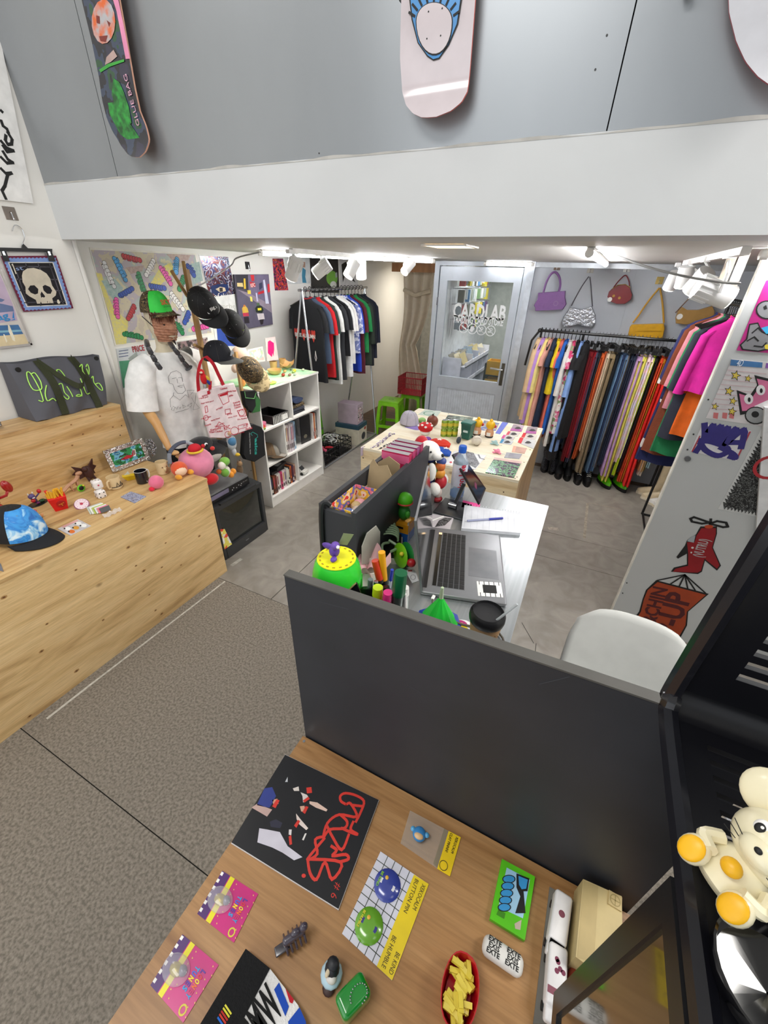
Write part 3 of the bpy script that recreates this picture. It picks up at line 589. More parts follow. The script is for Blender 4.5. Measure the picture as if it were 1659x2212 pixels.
a=pl.uv(*K((205,1045))[0]);b2=pl.uv(*K((305,1035))[0]);TUV('st',m('#8fa3cf',.9),t,a,b2,.02,.0098)
# seaside poster in a clear frame (cartoon dog left out)
pl=PL(Px(66,740,XN+.008),(0,1,0),(0,0,1))
t=sheet('framed_poster','clear-framed seaside poster with a blue sailboat and surfboards','poster',pl,[(-120,480),(-30,500),(0,590),(66,737),(0,752),(-120,770)],m('#cfc9c4',.6),.006)
art(t,pl,m('#b9a6bd',.6),K((-300,800),(0,1130),(195,1600),(240,1770),(-300,1850)),.005)
art(t,pl,m('#5d6f96',.6),[K((-300,1480),(40,1540),(170,1570),(190,1640),(-300,1690)),K((-300,1380),(0,1460),(60,1480),(20,1510),(-300,1520))],.0055)
art(t,pl,m('#3c6c9e',.6),K((-300,1850),(250,1830),(320,1960),(-300,2010)),.0056)
art(t,pl,m('#7fb0c4',.6),K((-300,1925),(290,1900),(300,1925),(-300,1960)),.006)
art(t,pl,m('#d8c7a0',.6),K((-300,2010),(330,1960),(400,2100),(-300,2160)),.0058)
art(t,pl,m('#1f7ec4',.5),[K((145,1770),(200,1740),(205,1760)),K((165,1740),(180,1625),(195,1735))],.0065)
a=pl.uv(*K((-60,1730))[0]);b2=pl.uv(*K((110,1700))[0]);TUV('ag',m('#2a86c0',.5),t,a,b2,.035,.0066,bold=.02)
art(t,pl,m('#e9e2cc',.6),[K((100,1830),(125,1840),(200,2020),(205,2065),(170,2050),(110,1920)),K((35,1960),(55,1965),(95,2060),(80,2085))],.0068)
for L in([(0,1050),(435,2105)],[(435,2105),(-300,2190)]):art(t,pl,m('#b7b2ae',.2,coat=.5),K(*L),.0062,'frame',w=.012)
# --- posters on the recessed wall
pl=PL(Px(300,640,XL+.003),(0,1,0),(0,0,1));Q=ZM(180,520,340)
t=sheet('map_poster','large map sheet covered in bright bubble graffiti tags','poster',pl,Q((60,70),(1185,135),(1375,990),(335,1110)),m('#e6e2d8',.6),.003)
art(t,pl,patt('map_print',['#b9ad9c','#c3b9a0','#b0a6ae','#a9b3ae','#c9c2a2','#b39d96'],7,'noise',.6,detail=8),Q((75,95),(1175,150),(1350,970),(345,1095)),.002,'map')
art(t,pl,m('#dccf68',.6,dark='#c9c08a',scale=60),[Q((130,335),(190,345),(250,560),(310,700),(470,850),(460,1000),(450,1085),(345,1095),(300,880),(230,640)),Q((800,290),(920,230),(960,330),(860,420),(780,500),(700,460))],.0024)
art(t,pl,m('#8fa9a6',.6,dark='#a9b9b4',scale=50),[Q((190,420),(330,400),(420,500),(330,640),(260,560)),Q((1110,250),(1220,220),(1260,420),(1160,460))],.0025)
art(t,pl,m('#a58f88',.6,dark='#b8a49a',scale=50),[Q((870,140),(1130,150),(1100,210),(960,230)),Q((440,280),(640,260),(620,320),(500,350))],.0026)
def bubbles(p,q2,col,n=6,r=26,side=1):
 a=Vector(p);b2=Vector(q2);d=(b2-a)/n;e=Vector((-d.y,d.x)).normalized()*side;o=MB();i2=MB()
 tailp=[a+e*r*.2,a+e*r*1.5,a+e*r*1.6+d*1.1,a+e*r+d*1.2,a+e*r*1.7+d*2,a+e*r*1.6+d*3.2,a+e*r*1.05+d*3.1,a+e*r*1.6+d*4,a+e*r*1.5+d*5.4,a+d*5.4]
 o.poly(pl.U(Q([tuple(x)for x in tailp])),.0028);i2.poly(pl.U(Q([tuple(a+d*2.7+(x-a-d*2.7)*.93)for x in tailp])),.0031)
 for k in range(n+1):
  c2=Vector(pl.uv(*Q([tuple(a+d*k)])[0]));rr=(Vector(pl.uv(*Q([tuple(a+d*k+Vector((r,0)))])[0]))-c2).length
  o.disc(c2,rr,.0032+k*2e-4,14);i2.disc(c2,rr*.86,.0033+k*2e-4,14)
 o.build('tag_outline',INK,t);i2.build('tag_fill',m(col,.5),t)
for p,q2,c,s in(((220,235),(320,480),'#d9d9d9',1),((325,190),(440,410),'#4a9ad0',-1),((420,160),(590,205),'#b3202c',1),((735,215),(660,360),'#e4e2e0',-1),((815,290),(915,450),'#e055a2',-1),((985,200),(975,330),'#4a9ad0',1),((580,350),(650,550),'#17814a',1),((385,575),(510,505),'#1f47a0',1),((705,475),(850,500),'#1f47a0',1),((345,620),(360,800),'#e055a2',1),((530,690),(470,820),'#b3202c',-1),((430,985),(610,1020),'#17814a',-1),((930,560),(1045,720),'#e4e2e0',1),((1105,760),(1065,860),'#1f47a0',-1),((980,880),(1040,970),'#17814a',-1),((1100,270),(1160,360),'#1f47a0',-1),((1050,390),(1010,510),'#17814a',-1),((1160,930),(1300,900),'#e055a2',-1)):
 bubbles(p,q2,c,6,24,s)
t=sheet('foil_poster','chrome holographic poster with an eye and white script','poster',pl,Q((1215,145),(1530,165),(1625,680),(1640,1130),(1400,1130),(1340,650)),m('#e7e6e4',.4),.003)
art(t,pl,patt('foil',['#3a3f55','#b9c4d6','#8a3a28','#2a3f7a','#e8eaf0','#54505a'],9,'noise',.12,detail=4,dist=3,metal=.6,coat=1),Q((1225,160),(1525,170),(1600,560),(1330,600)),.002)
art(t,pl,m('#20305f',.15,coat=1),Q((1340,480),(1420,455),(1520,460),(1535,520),(1480,575),(1400,580),(1350,540)),.0026)
art(t,pl,m('#c9b79a',.3),Q((1390,510),(1440,485),(1490,495),(1500,530),(1440,545)),.003)
art(t,pl,INK,[pl and Q((1430,495),(1465,495),(1468,535),(1435,540))],.0034)
a=pl.uv(*Q((1370,590))[0]);b2=pl.uv(*Q((1520,590))[0]);TUV('of the',m('#eceae6',.4),t,a,b2,.05,.003,shear=.3)
art(t,pl,m('#2e4a9c',.4),Q((1400,890),(1590,890),(1630,1110),(1420,1110)),.0026)
for y in(690,740):a=pl.uv(*Q((1390,y))[0]);b2=pl.uv(*Q((1600,y))[0]);TUV('dvprhe'[::1 if y<700 else-1],m('#c9c6c0',.5),t,a,b2,.04,.003)
t=sheet('cartoon_poster','grey and green cartoon sheet half hidden behind the mannequin','poster',pl,Q((345,1140),(660,1100),(720,1500),(420,1560)),m('#c9cdd0',.6),.002)
art(t,pl,m('#4a8f6e',.6),Q((375,1270),(690,1240),(720,1500),(420,1550)),.0012);art(t,pl,m('#9aa29e',.6),Q((470,1240),(560,1170),(600,1300),(520,1320)),.0018)
a=pl.uv(*Q((515,1150))[0]);b2=pl.uv(*Q((640,1130))[0]);TUV('PRICE',m('#a31f2c',.6),t,a,b2,.04,.002,bold=.02)
for y in(1165,1195,1225):art(t,pl,m('#44527a',.6),Q((375,y),(470,y-14)),.0016,w=.005)
t=sheet('photo_poster','dark crowd photo sheet on the wall behind the coat stand','poster',pl,Q((975,1060),(1310,1010),(1340,1200),(1010,1240)),m('#d6d4d0',.6),.002)
art(t,pl,patt('crowd_print',['#2a2326','#6b5a54','#8a6f72','#3b3034','#b9a8a0'],40,'voronoi'),Q((985,1070),(1305,1020),(1325,1180),(1020,1220)),.0012)
# night street painting
U7=ZS(500,540,240/1659);pl=PL(Px(548,650,XL+.014),(0,1,0),(0,0,1))
t=sheet('canvas_painting','painting of two motorcyclists riding a purple night street','painting',pl,U7((20,365),(540,362),(605,1110),(190,1180),(95,980)),m('#46424f',.5),.014,part='canvas')
def AP(c,pts,z=.013):return art(t,pl,m(c,.5),U7(*pts),z)
AP('#5b566a',[(60,580),(590,940),(600,1105),(195,1170),(100,960)]);AP('#2a2733',[(45,372),(230,370),(235,600),(70,570)],.0132);AP('#6d6480',[(230,370),(535,368),(580,820),(240,640)],.0132)
AP('#8f8290',[(240,640),(580,820),(590,940),(75,590)],.0134);AP('#e9c33a',[(165,425),(190,425),(200,580),(170,580)],.0138);AP('#d8c48a',[(65,490),(150,490),(160,550),(70,545)],.0138)
AP('#c3202c',[(255,470),(335,490),(345,550),(270,560)],.0138);AP('#c3202c',[(265,372),(320,372),(325,460),(285,470)],.0139);AP('#c3202c',[(380,630),(470,600),(475,640),(385,665)],.0139)
AP('#cf2030',[(520,510),(550,505),(560,625),(528,635)],.0139);AP('#e8d24a',[(220,600),(270,600),(275,655),(228,655)],.0139);AP('#d9dcf0',[(455,450),(480,440),(545,800),(495,800)],.0137);AP('#2f3352',[(395,500),(440,480),(448,560),(400,600)],.0137)
AP('#c9c4e0',[(345,640),(365,640),(385,770),(360,765)],.0137);AP('#efe36a',[(258,690),(290,700),(300,770),(268,765)],.0139)
AP('#d8b24a',[(140,870),(180,815),(225,870),(240,930),(150,945)],.0141);AP('#c23a52',[(150,940),(235,935),(245,985),(160,990)],.0143);AP('#241f26',[(165,1000),(240,995),(255,1090),(180,1095)],.0141);AP('#c9793a',[(160,820),(185,815),(190,845),(165,850)],.0144)
AP('#1f2a20',[(335,870),(370,820),(440,840),(465,900),(440,940),(350,930)],.0141);AP('#e6d93a',[(372,868),(428,862),(430,898),(378,902)],.0145);AP('#4a6648',[(360,790),(400,790),(405,830),(362,835)],.0145);AP('#d6cdd0',[(365,950),(465,945),(480,1030),(385,1045)],.0143);AP('#2a2328',[(400,1040),(465,1030),(455,1105),(420,1115)],.0145)
a=pl.uv(*U7((270,535))[0]);b2=pl.uv(*U7((335,522))[0]);TUV('KFC',m('#f4e8e0',.5),t,a,b2,.03,.0142,bold=.02)
adhook(534.5,573.5,X=XL,mat=BLK,label='black adhesive hook above the night street painting',s=.03,drop=.045)
# smaller sheets towards the rack
pl=PL(Px(640,590,XL+.003),(0,1,0),(0,0,1))
t=sheet('glossy_poster','narrow glossy red and purple poster near the t-shirt rack','poster',pl,U7((612,128),(770,128),(850,600),(650,605)),patt('red_purple',['#5a2244','#d8502c','#8a2f5c','#3a1f3c','#c86a2a','#6b3a8a'],10,'noise',.12,dist=2,coat=1),.002)
t=sheet('figure_poster','pale sheet with a blue standing figure behind the spotlights','poster',pl,U7((800,115),(1165,105),(1190,500),(850,510)),m('#cfd2d2',.3),.002)
art(t,pl,m('#3a7f9c',.5),U7((1060,260),(1110,300),(1100,400),(1120,490),(1060,490),(1050,380)),.0012);art(t,pl,m('#a98572',.5),U7((1060,180),(1100,180),(1100,260),(1065,260)),.0014)
t=sheet('black_poster','black poster with a green rounded figure above the rack','poster',pl,U7((1165,105),(1590,95),(1610,640),(1195,640)),m('#15161a',.3),.002)
art(t,pl,m('#6faa3c',.4),U7([(1500+85*cos(rad(a)),420+110*sin(rad(a)))for a in range(0,360,20)]),.0012);art(t,pl,m('#d9dcd6',.4),U7([(1520+48*cos(rad(a)),520+55*sin(rad(a)))for a in range(0,360,20)]),.0016)
art(t,pl,m('#a9b0b4',.4),[U7((1200,250),(1250,230),(1240,330),(1205,380)),U7((1545,350),(1575,330),(1580,400),(1555,420))],.0014)
X4=ZM(400,520,500)
t=sheet('animal_poster','white sheet with black running animals beside the black poster','poster',pl,X4((1105,120),(1230,115),(1240,330),(1115,335)),m('#d4d4d6',.4),.002)
art(t,pl,INK,[X4((1120,170),(1150,150),(1175,190),(1200,260),(1220,300),(1190,280),(1150,230),(1130,300)),X4((1170,150),(1215,150),(1205,200),(1180,190))],.0012)
# --- striped tote on the bench riser
V=ZM(0,740,300);o0=Vector((-2.93,1.47,1.18))
t=T('tote_bag','grey pinstripe tote bag with green script on the upper bench','bag',o0)
strp=patt('pinstripe',['#55555c','#8d8d94'],42,'wave',.85,stretch=(0,2.2,.0),pos=[0,.5])
def tb(x,y,X):return Px(*V((x,y))[0],X)-o0
def tote(u,v):
 top=tb(60+u*1130,250-u*105+14*sin(u*9),-2.99);bot=tb(400+u*890,855-u*118,-2.86+.0)
 bot.z=.003+.004*sin(u*20)*(1 if 0<u<1 else 0);p=top.lerp(bot,v);p.x+=.05*sin(v*pi)*sin(u*pi)+.008*sin(u*17+v*6);return p
MB().grid(tote,30,16).build('front',strp,t,True)
def toteb(u,v):
 p=Vector(tote(u,v));q=tote(u,0);p.x=-.125+.0*v if True else 0;p.z=max(p.z,.003);return Vector((p.x-.01*(1-v),p.y,p.z))
MB().grid(toteb,30,16).build('back',strp,t,True)
MB().grid(lambda u,v:Vector(tote(0,v)).lerp(Vector(toteb(0,v)),u),4,16).build('side',strp,t,True);MB().grid(lambda u,v:Vector(tote(1,v)).lerp(Vector(toteb(1,v)),u),4,16).build('side',strp,t,True)
MB().grid(lambda u,v:Vector(tote(u,1)).lerp(Vector(toteb(u,1)),v),30,3).build('base',strp,t,True)
olive=m('#2c3016',.8,bump=.15,bscale=200)
def strapq(name,P,w,X0,X1):
 b=MB();L=len(P);pts=[Px(*V((x,y))[0],X0+(X1-X0)*i/(L-1))-o0 for i,(x,y)in enumerate(P)]
 d=Vector((0,w/2,0));b.loft([[p-d,p+d,p+d+Vector((.004,0,0)),p-d+Vector((.004,0,0))]for p in pts]);return b.build(name,olive,t)
def onbag(u0,v0,u1,v1,n=10):return[Vector(tote(u0+(u1-u0)*i/n,v0+(v1-v0)*i/n))+Vector((.008,0,.002))for i in range(n+1)]
for u0,u1 in((.33,.40),(.69,.86)):
 pts=onbag(u0,0,u1,1);d=Vector((0,.021,0));MB().loft([[p-d,p+d,p+d+Vector((.003,0,0)),p-d+Vector((.003,0,0))]for p in pts]).build('strap',olive,t)
hp=[Vector(tote(.33,0))+Vector((.01,0,.0)),Vector(tote(.45,.3))+Vector((.03,0,0)),Vector(tote(.58,.48))+Vector((.05,0,0)),Vector(tote(.66,.42))+Vector((.05,0,0)),Vector(tote(.68,.2))+Vector((.03,0,0)),Vector(tote(.69,0))+Vector((.01,0,0))]
hp=smoothp(hp,4);up_=Vector((0,.006,.016));MB().loft([[p-up_,p+up_,p+up_+Vector((.003,0,0)),p-up_+Vector((.003,0,0))]for p in hp]).build('handle',olive,t)
for u,v in((.09,.1),(.96,.05)):p=Vector(tote(u,v))+Vector((.004,0,0));MB().cyl(p,p+Vector((.004,0,0)),.014,n=14).build('eyelet',m('#3a3a3a',.3,.8),t)
gr=m('#b4ee6a',.6);b=MB()
for S in([(460,690),(500,690),(480,520),(440,380),(400,380),(395,470),(430,570),(500,560),(515,480),(490,380),(450,390)],[(560,510),(530,600),(540,690),(600,660),(640,690)],[(680,510),(740,490),(750,590),(790,640),(770,670),(730,630)],[(790,520),(820,600),(830,640)],[(905,490),(940,600),(920,630),(865,630),(900,610),(945,630)],[(730,400),(725,340),(770,340),(800,400),(790,430)],[(960,430),(980,540),(1020,610),(1060,600)],[(1000,300),(1040,270),(1020,350),(1060,420),(1080,480)],[(1080,300),(1110,270),(1115,330),(1090,390),(1080,320)],[(1120,430),(1150,410),(1140,480),(1190,560),(1220,560),(1200,490),(1150,500)]):
 b=MB();pts=[]
 for x,y in S:
  u=(x-60)/1150-.02+(y-250)/605*-.2;bestp=Px(*V((x,y))[0],-2.885)-o0;pts.append(bestp)
 q=smoothp(pts,3);qq=[]
 for p in q:
  v=max(0,min(1,(.31-p.z)/.31));best=min(((Vector(tote(i/60,v))-p).xz.length if False else abs(tote(i/60,v).y-p.y),i)for i in range(61))[1];s2=Vector(tote(best/60,v));qq.append(Vector((s2.x+.006,p.y,p.z)))
 MB().tube(qq,.0032,5).build('embroidery',gr,t,True)
t=T('tinsel_ball','crumpled silver foil ball on the upper bench at the picture edge','decoration',Pz(0,925,1.18)+Vector((0,-.005,.02)))
b=MB()
for i in range(26):b.ball([rnd.uniform(-.015,.015)for _ in range(3)],rnd.uniform(.008,.014),(1,rnd.uniform(.5,1),1),6,4)
o=b.build('foil',m('#c9c9cc',.15,1,bump=.6,bscale=150),t)
# ================================================================== MANNEQUIN, COAT STAND, BENCH TOYS
def frame(o,loc,x,z):
 """turn a thing so that its local x and z point along the given directions"""
 x=Vector(x).normalized();z=Vector(z);z=(z-x*z.dot(x)).normalized();y=z.cross(x)
 o.matrix_world=Matrix(((x.x,y.x,z.x,loc[0]),(x.y,y.y,z.y,loc[1]),(x.z,y.z,z.z,loc[2]),(0,0,0,1)));return o
mwhite=m('#efeeec',.8,bump=.1,bscale=40);woodm=m('#d9ae78',.4,dark='#c39157',scale=6,stretch=(1,1,.2));creamm=m('#d8cbb0',.7)
MX,MY=-2.74,2.06
t=T('mannequin','dress mannequin in a white printed t-shirt beside the bench','mannequin',(MX,MY,0))
def ring(z,rx,ry,cx=0,n=28,fold=0):return[(cx+rx*cos(2*pi*i/n)*(1+fold*sin(5*2*pi*i/n+z*30)),ry*sin(2*pi*i/n)*(1+fold*sin(7*2*pi*i/n+z*17)),z)for i in range(n)]
MB().loft([ring(.80,.135,.20,fold=.05),ring(.86,.13,.195,fold=.05),ring(1.0,.125,.195,fold=.03),ring(1.15,.135,.205,.005,fold=.015),ring(1.28,.145,.215,.01),ring(1.37,.13,.215,.005),ring(1.42,.11,.19),ring(1.455,.09,.135),ring(1.475,.075,.085),ring(1.47,.066,.072)],cap=False).build('t_shirt',mwhite,t,True)
for s in(-1,1):
 P=[(0,s*.15,1.415),(0,s*.21,1.385),(.0,s*.255,1.30),(.005,s*.285,1.2),(.01,s*.30,1.12)]
 MB().tube(P,[.075,.088,.095,.098,.1],14,cap=False).build('sleeve',mwhite,t,True)
MB().loft([ring(1.40,.09,.12),ring(1.46,.07,.085),ring(1.5,.058,.06),ring(1.57,.052,.055)]).build('neck',creamm,t,True)
b=MB();hp=[]
for z,rx,ry,cx in((1.52,.05,.05,.0),(1.545,.075,.058,.02),(1.58,.09,.066,.02),(1.63,.1,.076,.01),(1.69,.1,.08,0),(1.75,.09,.075,-.005),(1.79,.06,.05,-.01),(1.805,.02,.018,-.01)):hp.append(ring(z,rx,ry,cx,20))
b.loft(hp).build('head',creamm,t,True)
# near arm: turned wood
A0=Vector((.02,-.29,1.15));A1=Px(338,915,-2.60)-Vector((MX,MY,0));A2=Px(365,968,-2.52)-Vector((MX,MY,0));A3=Px(392,990,-2.47)-Vector((MX,MY,0))
MB().tube([A0,A1.lerp(A0,.5),A1,A2.lerp(A1,.5),A2],[.034,.036,.03,.027,.02],12).build('arm',woodm,t,True)
MB().ball(A2,.021).build('wrist_joint',woodm,t,True)
MB().ball(A2.lerp(A3,.45),.03,(1.2,.9,.55)).build('palm',woodm,t,True)
for i in range(4):q=A2.lerp(A3,.7)+Vector((.004,.012*(i-1.5),.004));MB().tube([q,q+(A3-A2)*.25+Vector((0,.002*i,0)),q+(A3-A2)*.42+Vector((0,.002*i,-.012))],[.0085,.008,.006],6).build('finger',woodm,t,True)
q=A2.lerp(A3,.35);MB().tube([q,q+Vector((.02,-.005,-.005)),q+Vector((.035,.01,-.012))],[.009,.008,.006],6).build('thumb',woodm,t,True)
blk=m('#141418',.8)
MB().loft([ring(.62,.13,.19),ring(.75,.13,.185),ring(.84,.12,.18)]).build('trousers',blk,t,True)
for s in(-1,1):MB().tube([(0,s*.09,.68),(0,s*.1,.35),(0,s*.1,.08)],[.095,.075,.06],12).build('trouser_leg',blk,t,True)
MB().lathe([(.15,0),(.15,.012),(.02,.02)],20).build('base',m('#8a8a8a',.4,.6),t,True)
# print on the shirt: a line portrait and the words
sp=PL((MX+.152,MY,0),(0,1,0),(0,0,1));ZZ=ZS(240,600,320/1659)
def shx(y,z):return .14*math.sqrt(max(0,1-(y/.215)**2))+.012
def shp(S,w=.0022):
 q=[]
 for x,y in S:
  p=Px(*ZZ((x,y))[0],MX+.12)-Vector((MX,MY,0))
  for _ in range(4):p=Px(*ZZ((x,y))[0],MX+shx(p.y,p.z))-Vector((MX,MY,0))
  q.append(p+Vector((.001,0,0)))
 return MB().tube(q,w*.5,4).build('print_line',m('#2a2a2c',.7),t)
for S in([(650,1180),(640,1110),(670,1060),(730,1040),(780,1070),(795,1130),(810,1200),(835,1260),(800,1295),(745,1295),(710,1250),(690,1190),(650,1180)],[(680,1130),(730,1120)],[(750,1120),(790,1115)],[(735,1130),(745,1180),(765,1180)],[(745,1215),(800,1200),(790,1230),(745,1215)],[(700,1285),(695,1320),(660,1360),(665,1450)],[(700,1320),(770,1370),(830,1310)],[(830,1310),(870,1340),(850,1260),(930,1260),(890,1310)],[(890,1290),(950,1290),(940,1400),(990,1460),(920,1480),(930,1400),(900,1340)],[(680,1450),(675,1480),(700,1490),(715,1450),(690,1440)],[(720,1450),(735,1475),(750,1440)],[(760,1460),(785,1445),(770,1470)],[(800,1420),(805,1460),(840,1440),(805,1430)],[(850,1440),(865,1420),(870,1440)],[(880,1420),(900,1400),(900,1430),(880,1450)],[(720,1510),(790,1490),(870,1465)]):shp(S)
# wrinkled mask over the face
MO=Vector((MX,MY,0))
t=T('face_mask','wrinkled rubber face mask with beard tuft on the mannequin head','mask',(MX,MY,1.53))
def maskf(u,v):
 a=rad(-78+156*u);z=.015+.165*v;rx=.103-.03*max(0,.3-v)*2;ry=.085-.03*max(0,.3-v)*2;wr=.0025*sin(v*60+u*9)+.002*sin(u*40+v*22)
 nose=.03*math.exp(-((u-.5)/.08)**2-((v-.47)/.16)**2);mouth=-.010*math.exp(-((u-.5)/.16)**2-((v-.2)/.03)**2);eye=-.009*sum(math.exp(-((u-.5-s*.2)/.07)**2-((v-.66)/.06)**2)for s in(-1,1))
 k=1+(wr+nose+mouth+eye)/.1;return(.012+rx*cos(a)*k,ry*sin(a)*k,z)
MB().grid(maskf,40,40).build('skin',m('#c08a6c',.6,dark='#8f5d45',scale=30),t,True)
for s in(-1,1):p=maskf(.5+s*.2,.66);MB().ball((p[0]+.002,p[1],p[2]),.008,(.6,1,.8)).build('eye',m('#2b2320',.3),t,True)
MB().tube([maskf(.0,.6),(-.05,-.084,.17)],.003,5).build('strap',BLK,t)
p=maskf(.5,.06);MB().loft([[(p[0]-.004+.012*cos(a)*.6,p[1]+.012*sin(a),p[2])for a in(0,1.57,3.14,4.71)],[(p[0]+.01,p[1]+.003*sin(a),p[2]-.03)for a in(0,1.57,3.14,4.71)]]).build('beard',m('#2c1c16',.9),t)
b=MB()
for i in range(70):
 a=rad(rnd.uniform(-75,75));z0=rnd.uniform(.185,.205);r=.115
 q=[(.0+r*cos(a),.09*sin(a),z0),(.012+r*1.07*cos(a),.1*sin(a),z0-rnd.uniform(.01,.03)),(.01+r*1.02*cos(a+rnd.uniform(-.2,.2)),.1*sin(a),z0-rnd.uniform(.03,.065))]
 b.tube(q,[.002,.0016,.0006],4)
o=b.build('hair',m('#5a2a1c',.8),t);o['kind']='stuff'
# caps
def dirs(r,u,c):return Vector((.66,.74,0))*r+Vector((0,0,1))*u+Vector((.74,-.66,.1))*c
def cap(name,label,loc,x,z,crown,brim,front=None,s=1,flat=False,droop=.35,group=None):
 t=T(name,label,'cap',group=group);frame(t,loc,x,z)
 def dome(u,v):
  a=2*pi*u;e=pi/2*v;r=cos(e)**.75;fx=.098 if cos(a)<0 else .098
  return(fx*cos(a)*r*s,.082*sin(a)*r*s,(.115*sin(e)**1.1)*s*(1+.12*max(0,cos(a))*(1-v)))
 MB().grid(dome,30,12).build('crown',crown,t,True)
 if front:MB().grid(lambda u,v:(lambda p:(p[0]*1.015,p[1]*1.01,p[2]*1.01+.001))(dome((u-.5)*.36,v*.8)),14,10).build('front_panel',front,t,True)
 def bf(u,v):
  a=rad(-72+144*u);r0=(.098*cos(a),.082*sin(a));k=v*.075*(cos(rad((u-.5)*150))**.6);y=r0[1]*(1+.05*v);return((r0[0]+k)*s,y*s,(-.0-(droop*(y*y)*6 if not flat else 0)-v*.012)*s)
 o=MB().grid(bf,18,6).build('brim',brim,t,True);md=o.modifiers.new('thick','SOLIDIFY');md.thickness=.003
 MB().ball((0,0,.1155*s),.006,(1,1,.5),8,5).build('button',brim,t,True)
 for a in(.5,1.6,2.6,-.5,-1.6,-2.6):p=dome((a/(2*pi))%1,.62);MB().ball(p,.0032,n=6,q=4).build('eyelet',m('#8f8f8f',.5),t)
 for a in(0,1.05,2.1):MB().tube([dome((a/(2*pi)+(0 if j<=8 else .5))%1,(j/8 if j<=8 else 2-j/8))for j in range(17)],.0009,4).build('seam',m('#3c3c3c',.7),t)
 return t
camo=patt('camo',['#3a3020','#6b5738','#1c1a14','#8a744e','#a99468'],22,'noise',.8,detail=2,dist=2)
cap('cap','neon green printed cap with dark brim worn by the mannequin',(MX-.005,MY,1.725),(1,0,.02),(0,0,1),camo,camo,m('#35d84a',.6),1.12)
ct=bpy.data.objects['cap'];TX('SKY',.042,m('#e86a4a',.5),ct,(.112,.0,.06),(rad(75),0,pi/2),.03);TX('push performance',.008,INK,ct,(.121,0,.035),(rad(80),0,pi/2))
t=T('link_garland','dark grey chunky link garland hanging round the mannequin neck','necklace',MO)
for j,L in enumerate(([(395,700),(410,770),(455,860),(500,940),(560,1030)],[(650,720),(700,790),(760,860),(810,940),(870,1010)])):
 for i in range(len(L)-1):
  q=[Px(*ZZ(p)[0],MX+(.06 if i==0 and k==0 else .16))-MO for k,p in enumerate((L[i],L[i+1]))];d=q[1]-q[0];last=i==len(L)-2
  MB().tube([q[0],q[0]+d*.15,q[0]+d*.5,q[0]+d*.85,q[1]],[.008,.015,.016,.017,.007 if(last and j==0)else(.03 if last else .01)],8).build('link',m('#3d3e42',.35,coat=.3),t,True)
# wooden coat stand
PO=Vector((-2.60,2.25,0));t=T('coat_stand','wooden coat stand with pegs carrying caps and bags','coat stand',PO);wd2=m('#b8925c',.5,dark='#9a7546',scale=5,stretch=(1,1,.15))
MB().bx(-.014,.014,-.014,.014,.0,1.98).build('post',wd2,t);q=Px(515,800,-2.56)-PO;MB().bx(q.x-.011,q.x+.011,q.y-.011,q.y+.011,0,1.42).build('post',wd2,t)
MB().bx(-.012,q.x+.012,.0,q.y,.25,.28).build('rail',wd2,t)
for a,b2 in(((405,640),(371,586)),((409,640),(396,565)),((458,765),(420,745)),((455,890),(470,870)),((545,870),(540,890))):
 p0=Px(*a,-2.58)-PO;p1=Px(*b2,-2.52)-PO;MB().tube([p0,p1],.011,8).build('peg',wd2,t,True)
MB().loft([[(x*.04+.1*0,y*.05,0)for x,y in((1,1),(-1,1),(-1,-1),(1,-1))],[(x*.02,y*.02,.05)for x,y in((1,1),(-1,1),(-1,-1),(1,-1))]]).build('foot',wd2,t)
bcap=m('#0d0d10',.75,bump=.1,bscale=200)
p=Px(440,660,-2.46);cap('cap','black cap with white embroidered words hung on the coat stand',p,dirs(.55,-.6,.55),dirs(-.4,.8,.4),bcap,bcap,s=1.12)
ct=bpy.data.objects['cap.001']
for i,w in enumerate(('Big','Green','Egg')):TX(w,.030,m('#e8e8e6',.6),ct,(.101-.009*i+.002,.0,.078-.024*i+.0),(rad(62),0,pi/2),.02)
p=Px(500,700,-2.44);cap('cap','plain black cap with a small green tab below the worded cap',p,dirs(.4,-.8,.45),dirs(-.35,.6,.55),m('#111114',.75),m('#131316',.75),s=1.05)
ct=bpy.data.objects['cap.002'];MB().box((.085,.035,.022),(.004,.03,.012)).build('tab',m('#7f9a2c',.6),ct)
p=Px(472,775,-2.44);cap('cap','navy flat-brim cap with silver animal emblem and grey brim',p,dirs(.8,-.06,.55),dirs(0,1,.1),m('#14161f',.8),m('#5c5c58',.7),s=1.1,flat=True)
ct=bpy.data.objects['cap.003'];MB().poly([(-.03,-.012),(-.01,.004),(.005,.018),(.025,.015),(.03,-.005),(.012,-.016),(.004,-.006),(-.012,-.018)]).build('emblem',m('#b9bcc2',.3,.6),ct,loc=(.117,.0,.048),rot=(rad(82),0,pi/2))
p=Px(541,800,-2.40);cap('cap','camouflage cap with long pale brim hung above the bookcase',p,dirs(.5,-.75,.4),dirs(-.3,.55,.65),camo,patt('camo_pale',['#8f7d5a','#c2ae84','#6b5a3c'],25,'noise',.8),s=1.12)
